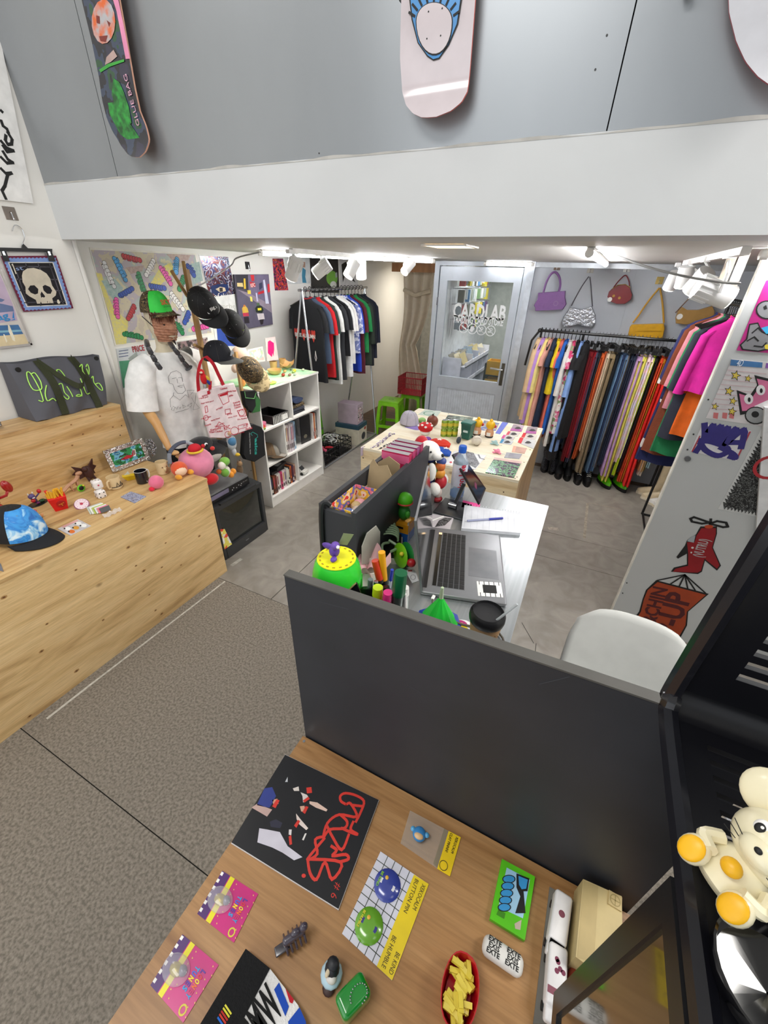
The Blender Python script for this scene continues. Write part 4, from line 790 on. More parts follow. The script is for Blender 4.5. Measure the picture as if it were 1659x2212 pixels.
# red printed shopping bag
def flatbag(name,label,pl,px,mat,th=.02,cat='bag'):
 t=TP(name,label,cat,pl);P=pl.U(px);n=len(P);cx=sum(p[0]for p in P)/n;cy=sum(p[1]for p in P)/n;k=lambda f,z:[(cx+(u-cx)*f,cy+(v-cy)*f,z)for u,v in P]
 a=sum(P[i-1][0]*P[i][1]-P[i][0]*P[i-1][1]for i in range(n));rg=[k(.97,-th/2),k(1,-th*.3),k(1,th*.3),k(.965,th/2)]
 if a<0:rg=[r[::-1]for r in rg]
 MB().loft(rg).build('body',mat,t,30);return t
Y1=ZS(360,780,360/1659)
pl=PL(Px(485,885,-2.41),(.25,1,0),(0,0,1));t=flatbag('shopping_bag','white tote covered in red fried chicken lettering with red handles',pl,Y1((300,292),(660,215),(840,670),(565,765),(430,760),(360,520)),m('#f3e4e6',.7,bump=.15,bscale=20),.03)
redp=m('#c2203c',.7)
for i,(w,x0,y0,x1,y1,h)in enumerate((('Kentucky',425,685,530,655,.018),('Fried Chicken',415,705,545,690,.016),('KFC',560,670,620,650,.03),('Chicken',520,275,590,262,.014),('finger lickin good',330,420,455,390,.009),('Family Feast',590,300,680,290,.012),('Kentucky',650,415,720,395,.012),('Fried',660,440,720,425,.018),('Chicken',665,465,725,445,.012),('Hot Rod',775,675,840,660,.02),('The Bucket',690,580,790,560,.010),('original recipe',330,570,430,545,.010),('since 1939',600,560,690,540,.009),('secret herbs',640,730,760,700,.010),('Kentucky',370,640,430,620,.012),('spices',340,345,395,330,.014),('Hot',400,310,425,305,.02),('Sunday Dinner',430,590,520,560,.010),('Drive In',470,650,560,610,.012),('to go',750,640,800,620,.012),('crispy',480,480,545,450,.014),('golden',610,340,650,335,.014),('gravy',590,525,640,515,.012),('It tastes good',310,370,400,350,.009))):
 TUV(w,redp,t,pl.uv(*Y1((x0,y0))[0]),pl.uv(*Y1((x1,y1))[0]),h,.0165,bold=.01)
for P in([(500,330),(590,300),(610,400),(550,430)],[(570,480),(620,470),(625,510),(575,525)],[(690,490),(770,470),(780,540),(720,550)],[(510,600),(570,640),(480,650)],[(700,640),(790,615),(790,650),(705,675)],[(370,450),(390,440),(400,500),(375,510)]):art(t,pl,redp,Y1(*P),.0162,w=.004,closed=True)
for cx,cy,r in((600,725,32),(665,690,40),(735,510,30),(380,560,24)):art(t,pl,redp,Y1([(cx+r*cos(rad(a)),cy+r*sin(rad(a)))for a in range(0,361,30)]),.0162,w=.004)
hm=m('#c4182c',.8);art(t,pl,hm,Y1((510,335),(600,300),(595,330),(520,350)),.0163)
for P in([(310,295),(300,150),(330,0),(375,-50)],[(380,-50),(450,20),(500,120),(555,235)],[(420,290),(425,200)]):
 q=smoothp([(*pl.uv(*Y1(p)[0]),.012)for p in P],4);d=Vector((.012,.003,0));MB().loft([[x-d,x+d,x+d+Vector((0,0,.003)),x-d+Vector((0,0,.003))]for x in q]).build('handle',hm,t)
MB().poly(pl.U(Y1((390,295),(415,290),(420,325),(395,330))),.0168).build('tab',hm,t)
t=T('toy_parrot','small red plush parrot clipped inside the red bag handles','toy',Px(440,818,-2.37));pr=m('#c81820',.9)
MB().ball((0,0,0),.028,(.8,.8,1.4)).build('body',pr,t,True);MB().ball((0,-.008,.045),.02).build('head',pr,t,True);MB().ball((.012,-.022,.046),.009,(1,1.2,.8)).build('beak',m('#e8dcc0',.7),t,True)
for i,(c,z)in enumerate((('#d8b83a',.0),('#2a3a8f',-.025))):MB().ball((.018,.018,z),.016,(.5,.7,1.4),rot=(.5,0,0)).build('wing_feather',m(c,.9),t,True)
MB().ball((0,.0,-.045),.014,(.6,.8,1.6)).build('tail',m('#a8aab0',.9),t,True)
pl=PL(Px(542,950,-2.40),(.1,1,0),(0,0,1));t=flatbag('pouch','black sports pouch with turquoise brand lettering hung by the bookcase',pl,Y1((765,640),(840,618),(925,650),(950,690),(965,935),(860,1000),(770,975),(745,930)),m('#101216',.7,bump=.1,bscale=90),.05)
TUV('asics',m('#2fa79a',.5),t,pl.uv(*Y1((868,765))[0]),pl.uv(*Y1((868,925))[0]),.03,.0262,bold=.03);TUV('ASICS FOOTBALL GEAR',m('#d9dcdc',.5),t,pl.uv(*Y1((802,705))[0]),pl.uv(*Y1((812,920))[0]),.009,.0262)
art(t,pl,m('#2fa79a',.5),Y1((830,735),(815,715),(835,700),(880,725),(885,750),(860,765)),.0262,w=.004)
q=[(*pl.uv(*Y1(p)[0]),.0)for p in((800,630),(815,480),(805,440))];MB().tube(q,.004,6).build('strap',BLK,t)
pl=PL(Px(530,865,-2.44),(.1,1,0),(0,0,1));t=flatbag('pouch','small black and green mesh pouch above the sports pouch',pl,Y1((745,300),(870,290),(915,380),(900,500),(830,510),(770,440)),m('#16181a',.8),.04)
art(t,pl,m('#2f6a34',.7),Y1((860,330),(915,380),(915,495),(830,515),(870,440)),.021);MB().tube([(*pl.uv(*Y1(p)[0]),.024)for p in((755,300),(765,360),(850,370),(870,310))],.003,6).build('handle',m('#7fc87a',.6),t,True)
# --- soft toys (plain shapes, no character faces)
def plush(label,loc,parts,cat='soft toy',name='soft_toy',rz=0,group='soft toys by the mannequin'):
 t=T(name,label,cat,loc,rz,group)
 for nm,c,r,k,col,*e in parts:MB().ball(c,r,k,18,12,e[0]if e else None).build(nm,m(col,.95,bump=.12,bscale=250,sheen=.3),t,True)
 return t
pk='#e58aa8'
p=Pz(412,1075,.50);plush('large round plain pink plush cushion on the video recorder',Px(424,1000,-2.34)-Vector((0,0,.0)),[('body',(0,0,0),.115,(1,1.05,.98),pk)])
plush('plain red plush cushion under the large pink cushion',Px(455,1035,-2.27),[('body',(0,0,0),.05,(1,1.2,.8),'#c0101e')])
plush('small orange and cream round plush sitting at the bench corner',Pz(398,1030,.79)+Vector((-.03,.0,.052)),[('body',(0,0,0),.05,(1,1.05,1),'#d8552c'),('front_patch',(.012,-.006,-.004),.043,(1,1,.9),'#f0cdb0'),('foot',(.035,-.045,-.035),.022,(1.2,.9,.8),'#e8a02c'),('foot',(.035,.05,-.035),.022,(1.2,.9,.8),'#e8a02c')])
plush('small shiny pink rubber ball cushion on the bench front edge',Pz(346,1056,.79)+Vector((-.02,0,.043)),[('body',(0,0,0),.043,(1,1,1),'#e0708f'),('base_nub',(.0,-.04,-.03),.018,(1,1,.8),'#d8203c')])
plush('green and white plush animal slumped on the video recorder',Px(485,1010,-2.30),[('body',(0,-.0,-.03),.042,(1,.9,1.1),'#e8e4d4'),('belly',(.015,-.02,-.03),.035,(1,.9,1),'#7ab648'),('head',(0,.01,.045),.038,(1,1.1,.9),'#7ab648'),('muzzle',(.01,-.03,.03),.03,(.9,1,1),'#eceade'),('foot',(.03,.02,-.06),.024,(1.2,.9,1.1),'#e8962c'),('foot',(.03,.05,-.045),.022,(1.1,.9,1.1),'#e8962c'),('arm',(.0,-.06,-.01),.02,(1,1,1),'#d0682c')])
t=plush('large black plush bird with white ringed eye behind the pink cushion',Px(432,962,-2.50),[('head',(0,0,.0),.085,(.9,1.25,.75),'#15151a'),('body',(-.0,.08,-.07),.1,(.9,1.5,.8),'#17171c'),('belly',(.05,.05,-.10),.06,(.8,1.4,.7),'#b9b2aa'),('wing',(.05,.19,-.04),.03,(.8,2.6,.8),'#15151a',(-.6,0,0)),('beak',(.085,.035,-.02),.016,(1,1.2,1),'#d8352c')])
MB().ball((.066,.0,.015),.018,(.5,1,1),14,8).build('eye',m('#f2f2f2',.4),t,True);MB().ball((.074,.0,.015),.011,(.4,1,1),12,6).build('pupil',BLK,t,True)
t=T('hat_toy','plush red and yellow cap lying over the pink cushion','soft toy',Px(420,968,-2.29),group='soft toys by the mannequin')
MB().ball((0,0,0),.04,(1,1.1,.75),16,10).build('crown',m('#c01828',.9),t,True);MB().tube([(.046*cos(a),.05*sin(a),-.018)for a in[i*pi/9 for i in range(18)]],.008,6,closed=True).build('band',m('#e8c03a',.9),t,True);MB().ball((.02,.055,.0),.014).build('bobble',m('#c02028',.9),t,True)
q0=Px(380,975,-2.4);t=T('padded_hoop','grey padded hoop with red end arching over the wooden hand','hoop',q0)
hq=smoothp([Px(368,1002,-2.36)-q0,Px(366,980,-2.38)-q0,Px(380,962,-2.40)-q0,Px(400,955,-2.40)-q0,Px(418,962,-2.37)-q0],4);
for i,c in enumerate(('#7d828c','#4a5060','#4a5060','#9aa0a8')):MB().tube(hq[i*4:i*4+5],.013,8).build('segment',m(c,.8),t,True)
MB().tube([Px(374,1012,-2.35)-q0,Px(378,1000,-2.35)-q0],.02,10).build('end_cap',m('#b01c2c',.8),t,True)
q0=Px(500,955,-2.42);plush('cloth doll in blue checked clothes behind the sports pouch',q0,[('body',(0,0,0),.045,(.8,.9,1.5),'#cfd6da'),('shirt',(.012,-.005,.01),.04,(.8,.9,1),'#4a7fa8'),('head',(0,-.02,.085),.03,(1,1,1.1),'#d0a582'),('leg',(.01,.0,-.08),.024,(.8,.8,1.4),'#c9cdd0'),('foot',(.03,.01,-.105),.018,(1.4,1,.8),'#e0b82c')])
q0=Px(517,1010,-2.36);plush('small brown tabby cat figure standing on the video recorder edge',q0,[('body',(0,0,-.02),.03,(.8,1,1.5),'#6b5238'),('head',(.01,0,.035),.024,(1,1,1),'#8a6b48'),('ear',(.01,-.014,.058),.009,(.6,1,1.4),'#6b5238'),('ear',(.01,.014,.058),.009,(.6,1,1.4),'#6b5238')],'figure','cat_figure')
t=T('cloth_doll','round-headed doll in a yellow and black jumper on the bookcase','doll',(-2.60,2.635,1.128),rad(-20),'soft toys by the mannequin')
for nm,c,r,k,col in(('head',(0,-.01,.255),.068,(.9,1,1),'#dcc0ac'),('jumper',(0,0,.14),.06,(.8,1,.95),'#e8d02c'),('hem_band',(0,0,.105),.058,(.82,1.02,.35),'#1a1a1a'),('shorts',(0,0,.085),.054,(.85,1,.4),'#e8e4dc'),('leg',(.01,-.028,.035),.03,(.8,.9,1.2),'#d89050'),('leg',(.01,.028,.035),.03,(.8,.9,1.2),'#d89050'),('arm',(0,-.075,.15),.026,(.9,1,1.3),'#dcc0ac')):MB().ball(c,r,k,16,10).build(nm,m(col,.9),t,True)
# --- small goods on the bench top
BZ=BT+.0005
g='toys and goods on the bench'
bc=patt('airbrush_blue',['#1c66b8','#3f9be0','#2a7fd0','#8fc8ee','#dff0fa'],14,'soft',.6,pos=[.3,.42,.5,.58,.68],dist=1.5)
p=Pz(38,1165,BZ);cap('cap','trucker cap with blue airbrushed front and black brim on the bench',p+Vector((0,.015,.03)),(.9,.3,-.05),(-.2,0,1),m('#0f1014',.8),m('#0f1014',.8),bc,1.3,droop=.25)
Y2=ZS(0,960,300/1659)
def b2p(x,y,z=BZ):return Pz(*Y2((x,y))[0],z)
# lobster toy
t=T('lobster_toy','red rubber lobster toy standing behind the blue trucker cap','toy',b2p(60,900),rad(20),g);rl=m('#a81c1c',.25,coat=.5)
for i in range(6):MB().ball((-.01*i*.3,0,.02+i*.02),.03-.0012*i,(1,1,.55),14,8).build('segment',rl,t,True)
MB().ball((0,0,.14),.026,(.8,1,1.3)).build('head',rl,t,True)
for s in(-1,1):
 MB().tube([(0,s*.02,.12),(.02,s*.05,.125),(.015,s*.07,.14)],.008,6).build('arm',rl,t,True);MB().ball((.015,s*.078,.165),.026,(.7,.9,1.5),rot=(s*.3,0,0)).build('claw',rl,t,True)
 MB().tube(smoothp([(.01,s*.008,.16),(.02,s*.02,.21),(.0,s*.03,.25)]),.002,5).build('feeler',rl,t)
t=T('strawberry_figure','small glossy strawberry with a smiling face beside the lobster','figure',b2p(235,820),0,g)
MB().ball((0,0,.016),.016,(1,1.2,1)).build('berry',m('#d01818',.2,coat=.6),t,True)
for i in range(5):a=i*1.257;MB().ball((.007*cos(a),.007*sin(a),.031),.008,(1,.5,.4),8,5,(0,-.4,a)).build('leaf',m('#3f9a34',.5),t,True)
for s in(-1,1):MB().ball((.013,s*.006,.018),.003,n=6,q=4).build('eye',WHT,t,True)
def blob(name,label,loc,parts,cat='figure',group=g,rz=0,rough=.5):
 t=T(name,label,cat,loc,rz,group)
 for nm,c,r,k,col,*e in parts:MB().ball(c,r,k,12,8,e[0]if e else None).build(nm,m(col,rough),t,True)
 return t
blob('animal_figure','tiny blue rubber creature next to the strawberry',b2p(325,790),[('body',(0,0,.01),.009,(1,1.2,1),'#4a6fa0'),('head',(.004,.004,.022),.007,(1,1,1),'#6f8fb8')])
blob('animal_figure','glossy pink rubber pig near the trucker cap',b2p(390,850),[('body',(0,0,.017),.017,(1,1.2,.9),'#c04a5a'),('head',(.012,.012,.026),.011,(1,1,1),'#c85a68'),('ear',(.01,.004,.036),.004,(1,1,1.4),'#b03a4a'),('foot',(.012,-.008,.004),.005,(1,1,1),'#b03a4a')])
blob('animal_figure','tiny orange crouching dog figure by the sticker sheet',b2p(505,870),[('body',(0,0,.009),.008,(1,1.1,1),'#c88a58'),('head',(.004,.004,.018),.006,(1,1,1),'#d89a68'),('foot',(.008,-.004,.003),.003,(1,1,1),'#6b4a30')])
t=T('imp_figure','purple horned boxer figure on a black oval base','figure',b2p(455,710),rad(10),g)
MB().lathe([(.033,0),(.035,.003),(.033,.005)],20,sy=1.6).build('base',m('#1c1c1e',.3),t,True)
for nm,c,r,k,col in(('body',(0,-.01,.03),.014,(1,1,1.3),'#4a3a6a'),('head',(0,-.015,.056),.017,(1,1,.95),'#5a4a80'),('teeth',(.014,-.015,.05),.007,(.5,1.2,.6),'#eeeeee'),('glove',(.005,.03,.07),.011,(1,1,1.2),'#b81820'),('glove',(.012,-.022,.034),.010,(1,1.2,1),'#b81820'),('shrub',(.01,.02,.014),.012,(1,1.5,.8),'#1f4a28'),('shrub',(.012,-.004,.012),.009,(1,1.2,.8),'#7a2a6a'),('horn',(0,-.027,.074),.004,(1,1,1.8),'#d8d4cc'),('horn',(0,-.003,.074),.004,(1,1,1.8),'#d8d4cc')):MB().ball(c,r,k,12,8).build(nm,m(col,.35),t,True)
MB().tube([(0,0,.04),(.005,.02,.055),(.005,.03,.064)],.004,6).build('arm',m('#4a3a6a',.4),t,True)
# fries shaped clock
t=T('fries_clock','novelty alarm clock shaped like a red carton of fries','clock',b2p(735,770),rad(-20),g);rc=m('#d81414',.35)
MB().loft([[(-.016,-.03,0),(.016,-.03,0),(.016,.03,0),(-.016,.03,0)],[(-.022,-.042,.075),(.022,-.042,.075),(.022,.042,.075),(-.022,.042,.075)],[(-.022,-.042,.09),(.016,-.042,.078),(.016,.042,.078),(-.022,.042,.09)]]).build('carton',rc,t)
for i in range(22):x=rnd.uniform(-.014,.012);y=-.036+i*.0034;MB().box((x,y,.088+rnd.uniform(-.004,.012)),(.008,.008,.05),(rnd.uniform(-.2,.2),rnd.uniform(-.15,.2),0)).build('fry',m('#f0b428',.5),t)
MB().box((0,-.03,.115),(.006,.014,.03),(.3,0,0)).build('alarm_button',m('#e83a3a',.4),t)
MB().lathe([(.021,0),(.021,.004),(.018,.005)],20).build('dial',m('#a81010',.4),t,loc=(.0175,.008,.04),rot=(0,pi/2,0))
for L in([(0,0),(.012,.004)],[(0,0),(-.004,.013)],[(0,0),(.002,-.012)]):MB().line(L,.002).build('hand',m('#e8c03a',.4),t,loc=(.0232,.008,.04),rot=(0,pi/2,0))
# bald dog figure
t=T('dog_figure','thin flesh-coloured greyhound figure stretching behind the dice','figure',b2p(900,545),rad(5),g);fl=m('#c09070',.5)
MB().tube(smoothp([(0,-.075,.02),(0,-.055,.028),(0,-.03,.042),(0,.0,.05),(0,.03,.062),(0,.045,.08)]),[.004,.008,.012,.014,.01,.009]+[.009]*20 if False else .011,8).build('body',fl,t,True)
MB().ball((0,.055,.09),.014,(.8,1.5,.9)).build('head',fl,t,True);MB().ball((0,-.082,.018),.012,(.9,1.3,.9)).build('tail_end',fl,t,True)
for y,x in((-.015,.008),(-.01,-.008),(.025,.008),(.03,-.008)):MB().tube([(x,y,.05),(x*1.4,y-.006,.025),(x*1.2,y+.002,.001)],[.006,.004,.004],6).build('leg',fl,t,True)
t=T('toy_ring','small green and black plastic ring toy beside the dice','toy',b2p(985,560)+Vector((0,0,.022)),0,g)
MB().tube([(.0,.018*cos(a),.018*sin(a))for a in[i*pi/9 for i in range(18)]],.005,8,closed=True).build('ring',m('#6cc82c',.4),t,True);MB().ball((.002,0,0),.014,(.4,1,1)).build('centre',BLK,t,True);MB().ball((.006,.014,.014),.006).build('knob',m('#e0d03a',.4),t,True)
# brown crumpled bat sculpture
t=T('bat_sculpture','dark brown jagged winged sculpture against the bench riser','sculpture',b2p(1090,420),rad(5),g);br=m('#3e1d18',.55)
MB().ball((0,0,.05),.03,(.7,1,1.6),10,8).build('body',br,t,20);MB().ball((.01,-.02,.085),.018,(1,1,1),8,6).build('head',br,t,20)
for s in(-1,1):MB().prism([(0,.02),(s*.03,.06),(s*.075,.085),(s*.06,.05),(s*.085,.03),(s*.05,.015),(s*.055,-.01),(s*.02,.0)],-.004,.004).build('wing',br,t,loc=(-.005,0,.03),rot=(pi/2,0,pi/2+s*.35))
for s in(-1,1):MB().tube([(0,s*.015,.03),(.015,s*.02,0)],[.01,.007],6).build('foot',br,t,True)
# two dice stacked
pips={1:[(0,0)],2:[(-1,-1),(1,1)],3:[(-1,-1),(0,0),(1,1)],4:[(-1,-1),(1,1),(-1,1),(1,-1)],5:[(-1,-1),(1,1),(-1,1),(1,-1),(0,0)]}
for lab,loc,rz,s,col1,faces in(('large ivory die with rounded corners under another die',b2p(1215,632),rad(-8),.05,'#1a1a1a',(('x',4),('y',5),('z',2))),('ivory die with one red pip stacked on the lower die',b2p(1180,560),rad(-14),.052,'#c03050',(('x',1),('y',5),('z',3)))):
 if 'red' in lab:loc=Pz(*Y2((1175,520))[0],BZ+.05);loc.z=BZ+.0505
 t=T('die',lab,'die',loc,rz,g);MB().rbox((0,0,s/2),(s,s,s),.012).build('body',m('#efe8e4',.35),t,True);h=s*.24
 for ax,n in faces:
  for a,c in pips[n]:
   p3={'x':(s/2,a*h,s/2+c*h),'y':(a*h,-s/2,s/2+c*h),'z':(a*h,c*h,s)}[ax];MB().ball(p3,.004 if n>1 else .005,(.3 if ax=='x' else 1,.3 if ax=='y' else 1,.3 if ax=='z' else 1),8,5).build('pip',m(col1 if n==1 else '#1a1a1a',.4),t,True)
# pink round clock
t=T('desk_clock','round translucent pink clock lying tilted by the fries clock','clock',b2p(985,735)+Vector((0,0,.002)),0,g,rot=(0,rad(38),rad(-25)))
MB().lathe([(.028,0),(.037,.006),(.038,.018),(.034,.024)],26).build('case',m('#b878a0',.2,alpha=.8,coat=.5),t,True);MB().lathe([(.033,.0235),(.033,.0245)],26).build('dial',m('#f0d8e0',.4),t);MB().disc((0,0),.008,.025).build('hub',m('#c03050',.4),t)
for a in range(12):MB().box((.026*cos(a*pi/6),.026*sin(a*pi/6),.0248),(.004,.002,.0006),(0,0,a*pi/6)).build('mark',m('#a05078',.4),t)
for a,L in((1.9,.02),(3.6,.014)):MB().line([(0,0),(L*cos(a),L*sin(a))],.002,.0253).build('hand',m('#b02848',.4),t)
# leaning card stack
p=b2p(1250,815);
for i,(c,lab)in enumerate((('#b9c0b4','grey-green card at the back of the leaning stack'),('#e8e8e4','white card in the leaning stack'),('#a8b83a','lime edged card in the leaning stack'),('#d8dcd8','pale card behind the pink one in the leaning stack'),('#e06a80','pink card in the leaning stack'),('#1a1a1c','black name card at the front of the leaning stack'))):
 t=T('card',lab,'card',p+Vector((-.05+i*.0105,-.012+i*.004,0)),rad(-12),'cards in the leaning stack');MB().box((0,0,.02),(.003,.075-.005*i,.044-.003*i),(0,rad(-30),0)).build('sheet',m(c,.4),t)
t=T('card_wrapper','crumpled clear wrapper around the leaning card stack','wrapper',p+Vector((.045,.01,0)),0,g);MB().grid(lambda u,v:(-.012+u*.03,-.045+v*.1,.002+.010*(1-u)+.004*sin(v*19+u*7)),6,14).build('film',m('#f2f0f0',.1,alpha=.45,coat=1),t)
def card_on(name,label,cat,px,z,mat,th=.002,group=None,base='card'):
 P=[Pz(*q,z)for q in px];o0=sum(P,Vector())/len(P);ux=(P[1]-P[0]).normalized();pl=PL(o0,ux,Vector((-ux.y,ux.x,0)));pl.n=Vector((0,0,1));t=TP(name,label,cat,pl,group)
 MB().prism(pl.U(px),0,th).build(base,mat,t,fix=True);return t,pl
t,pl=card_on('sticker_sheet','sheet of oval animal stickers lying on the bench','stickers',Y2((690,1010),(845,1092),(1090,975),(930,895)),BZ,m('#c9c4c6',.4),group=g)
art(t,pl,m('#d8a0a0',.5),Y2((735,985),(920,905),(940,915),(760,1000)),.0022)
for i in range(6):art(t,pl,m('#8f98a4',.5),Y2((715+i*52,1020-i*22),(845+i*40,1085-i*20)),.0022,w=.0012)
for x,y,c in((810,1010,'#f4f4f2'),(940,950,'#f4f4f2'),(910,1000,'#e0a040'),(1000,975,'#f4f4f2'),(860,1045,'#d87030')):
 art(t,pl,m(c,.4),Y2([(x+38*cos(rad(a)),y+22*sin(rad(a)))for a in range(0,360,30)]),.0026,'sticker');art(t,pl,INK,Y2([(x-36+11*cos(rad(a)),y+9*sin(rad(a)))for a in range(0,360,40)]),.0029)
Y3=ZS(200,920,320/1659)
t,pl=card_on('patterned_card','small square blue floral card lying on the bench','card',Y3((315,800),(470,868),(600,795),(430,740)),BZ,patt('blue_floral',['#7f86a8','#a9aec4','#6a6c8a','#c0b8b0'],60,'noise',.3),.004,g)
t,pl=card_on('sticker_sheet','grey sheet cut off at the picture edge below the cap','stickers',[(-40,1222),(8,1235),(2,1218),(-30,1205)],BZ,m('#6d7078',.4),.002,g)
def mug(label,loc,r,h,mat,rz=0,handle=True,inner='#e8e6e2',hm=None,prof=None):
 t=T('mug',label,'mug',loc,rz,'mugs on the bench')
 MB().lathe(prof or[(r*.9,0),(r,.004),(r,h),(r*.94,h),(r*.9,.008),(.001,.006)],28,cap=False).build('cup',mat,t,True)
 if handle:MB().tube(smoothp([(0,r*.96,h*.82),(0,r*1.45,h*.8),(0,r*1.6,h*.5),(0,r*1.4,h*.22),(0,r*.96,h*.2)],4),.0055,8).build('handle',hm or mat,t,True)
 return t
t=mug('black mug with white lettering, blue streak and white handle',Pz(*Y3((570,630))[0],BZ),.037,.082,patt('night_mug',['#15171f','#1a1d28','#9fc4e0'],2.2,'noise',.25,pos=[0,.55,.64],stretch=(1,1,9),coat=.4),rad(10),hm=m('#e9e9e9',.3))
TX('konbini',.017,m('#f0f0f0',.4),t,(.034*.93,.016,.014),(pi/2,0,rad(108)),.02);MB().lathe([(.0373,.081),(.0365,.083),(.0345,.081)],28,cap=False).build('rim',WHT,t,True)
beige=m('#dfc79c',.45)
t=mug('cream mug with brown straps drawn around it',Pz(*Y3((265,690))[0],BZ),.037,.078,beige,rad(200))
MB().tube([(.0385*cos(a),.0385*sin(a),.018)for a in[i*pi/12 for i in range(24)]],.0022,6,closed=True).build('strap',m('#3a2a20',.5),t,True)
for a in(2.4,3.0):MB().tube([(.0385*cos(a),.0385*sin(a),.018),(.0385*cos(a+.25),.0385*sin(a+.25),.045),(.0385*cos(a+.45),.0385*sin(a+.45),.02)],.002,6).build('strap',m('#3a2a20',.5),t,True)
t=mug('cream mug with a moulded nose and face behind the pink ball',Pz(*Y3((820,535))[0],BZ)+Vector((-.02,0,0)),.036,.085,beige,rad(-10))
MB().ball((.037,.0,.038),.011,(1,.8,1.3)).build('nose',beige,t,True);MB().ball((.034,-.014,.055),.004).build('eye',m('#6b4a38',.5),t,True);MB().ball((.034,.014,.055),.004).build('eye',m('#6b4a38',.5),t,True);MB().ball((.036,.002,.016),.005,(1,1.4,.6)).build('mouth',m('#a86a50',.5),t,True)
t=T('paper_boat','folded yellow plastic boat shape between the two mugs','toy',Pz(*Y3((430,600))[0],BZ),rad(60),g);MB().loft([[(-.02,-.012,0),(.02,-.012,0),(.02,.012,0),(-.02,.012,0)],[(-.042,-.02,.034),(.042,-.02,.03),(.042,.02,.03),(-.042,.02,.034)]]).build('hull',m('#e8c41c',.4),t);MB().prism([(-.02,0),(.02,0),(.012,.025)],-.001,.001).build('sail',m('#c9ced0',.4),t,loc=(-.015,.012,.03),rot=(pi/2,0,0))
# silver frame with moped picture
fp=[Y3((100,205))[0],Y3((545,105))[0],Y3((650,400))[0],Y3((210,500))[0]]
o0=Pz(*fp[3],BZ);e0=Pz(*fp[2],BZ);fx=-2.76;o0=Px(*fp[3],-2.70);o0.z=BZ;e0=Px(*fp[2],-2.70);e0.z=BZ;ux=(e0-o0).normalized();upv=Vector((-.2,0,1));pl=PL(o0,ux,upv)
t=TP('picture_frame','ornate silver frame with a red moped picture leaning on the riser','picture frame',pl);Wd,Hh=(e0-o0).length,.155
silv=m('#c9c6c2',.2,1,bump=.5,bscale=80)
for r in(rect(0,Wd,0,.03),rect(0,Wd,Hh-.03,Hh),rect(0,.03,.03,Hh-.03),rect(Wd-.03,Wd,.03,Hh-.03)):MB().prism(r,0,.012).build('rail',silv,t)
b=MB()
for i in range(150):
 s=rnd.random()*2*(Wd+Hh);x,y=(s,0)if s<Wd else((Wd,s-Wd)if s<Wd+Hh else((2*Wd+Hh-s,Hh)if s<2*Wd+Hh else(0,2*Wd+2*Hh-s)));f=rnd.uniform(.02,.2)
 b.ball((x+(Wd/2-x)*f*.6,y+(Hh/2-y)*f,.014),rnd.uniform(.004,.008),(1,1,.8),6,4)
b.build('ornament',silv,t)['kind']='stuff'
MB().prism(rect(.028,Wd-.028,.028,Hh-.028),.001,.005).build('picture',patt('landscape',['#1f5a34','#2f8a50','#6fb0c8','#2a6a9a','#88b8a0'],18,'noise',.3,stretch=(1,1.6,1)),t)
S=lambda u,v:(Wd*u,Hh*v)
for c,P in(('#b81c2c',[(.3,.42),(.48,.5),(.6,.44),(.66,.62),(.72,.6),(.7,.42),(.55,.34),(.36,.36)]),('#f0f0f0',[(.62,.36),(.7,.34),(.74,.62),(.67,.66)]),('#1a1a1a',[(.28,.5),(.48,.56),(.5,.6),(.3,.56)])):MB().poly([S(*q)for q in P],.0056).build('print',m(c,.4),t)
for cx in(.34,.76):MB().ring(S(cx,.34),.016,.004,.0058).build('print',INK,t)
q0=Px(335,1000,-2.72);t=T('tinsel_tree','small crumpled silver foil tree beside the picture frame','decoration',Vector((q0.x,q0.y,BZ)),0,g);b=MB()
for i in range(120):z=rnd.uniform(.02,.13);r=.035*(1-abs(z-.07)/.09);a=rnd.uniform(0,6.28);b.ball((r*cos(a),r*sin(a),z),rnd.uniform(.005,.011),(1,.5,1),5,4,(rnd.random()*3,rnd.random()*3,0))
o=b.build('foil',m('#c4c4c8',.15,1,bump=.6,bscale=150),t);o['kind']='stuff';MB().cyl((0,0,0),(0,0,.06),.006,n=8).build('stem',silv,t)
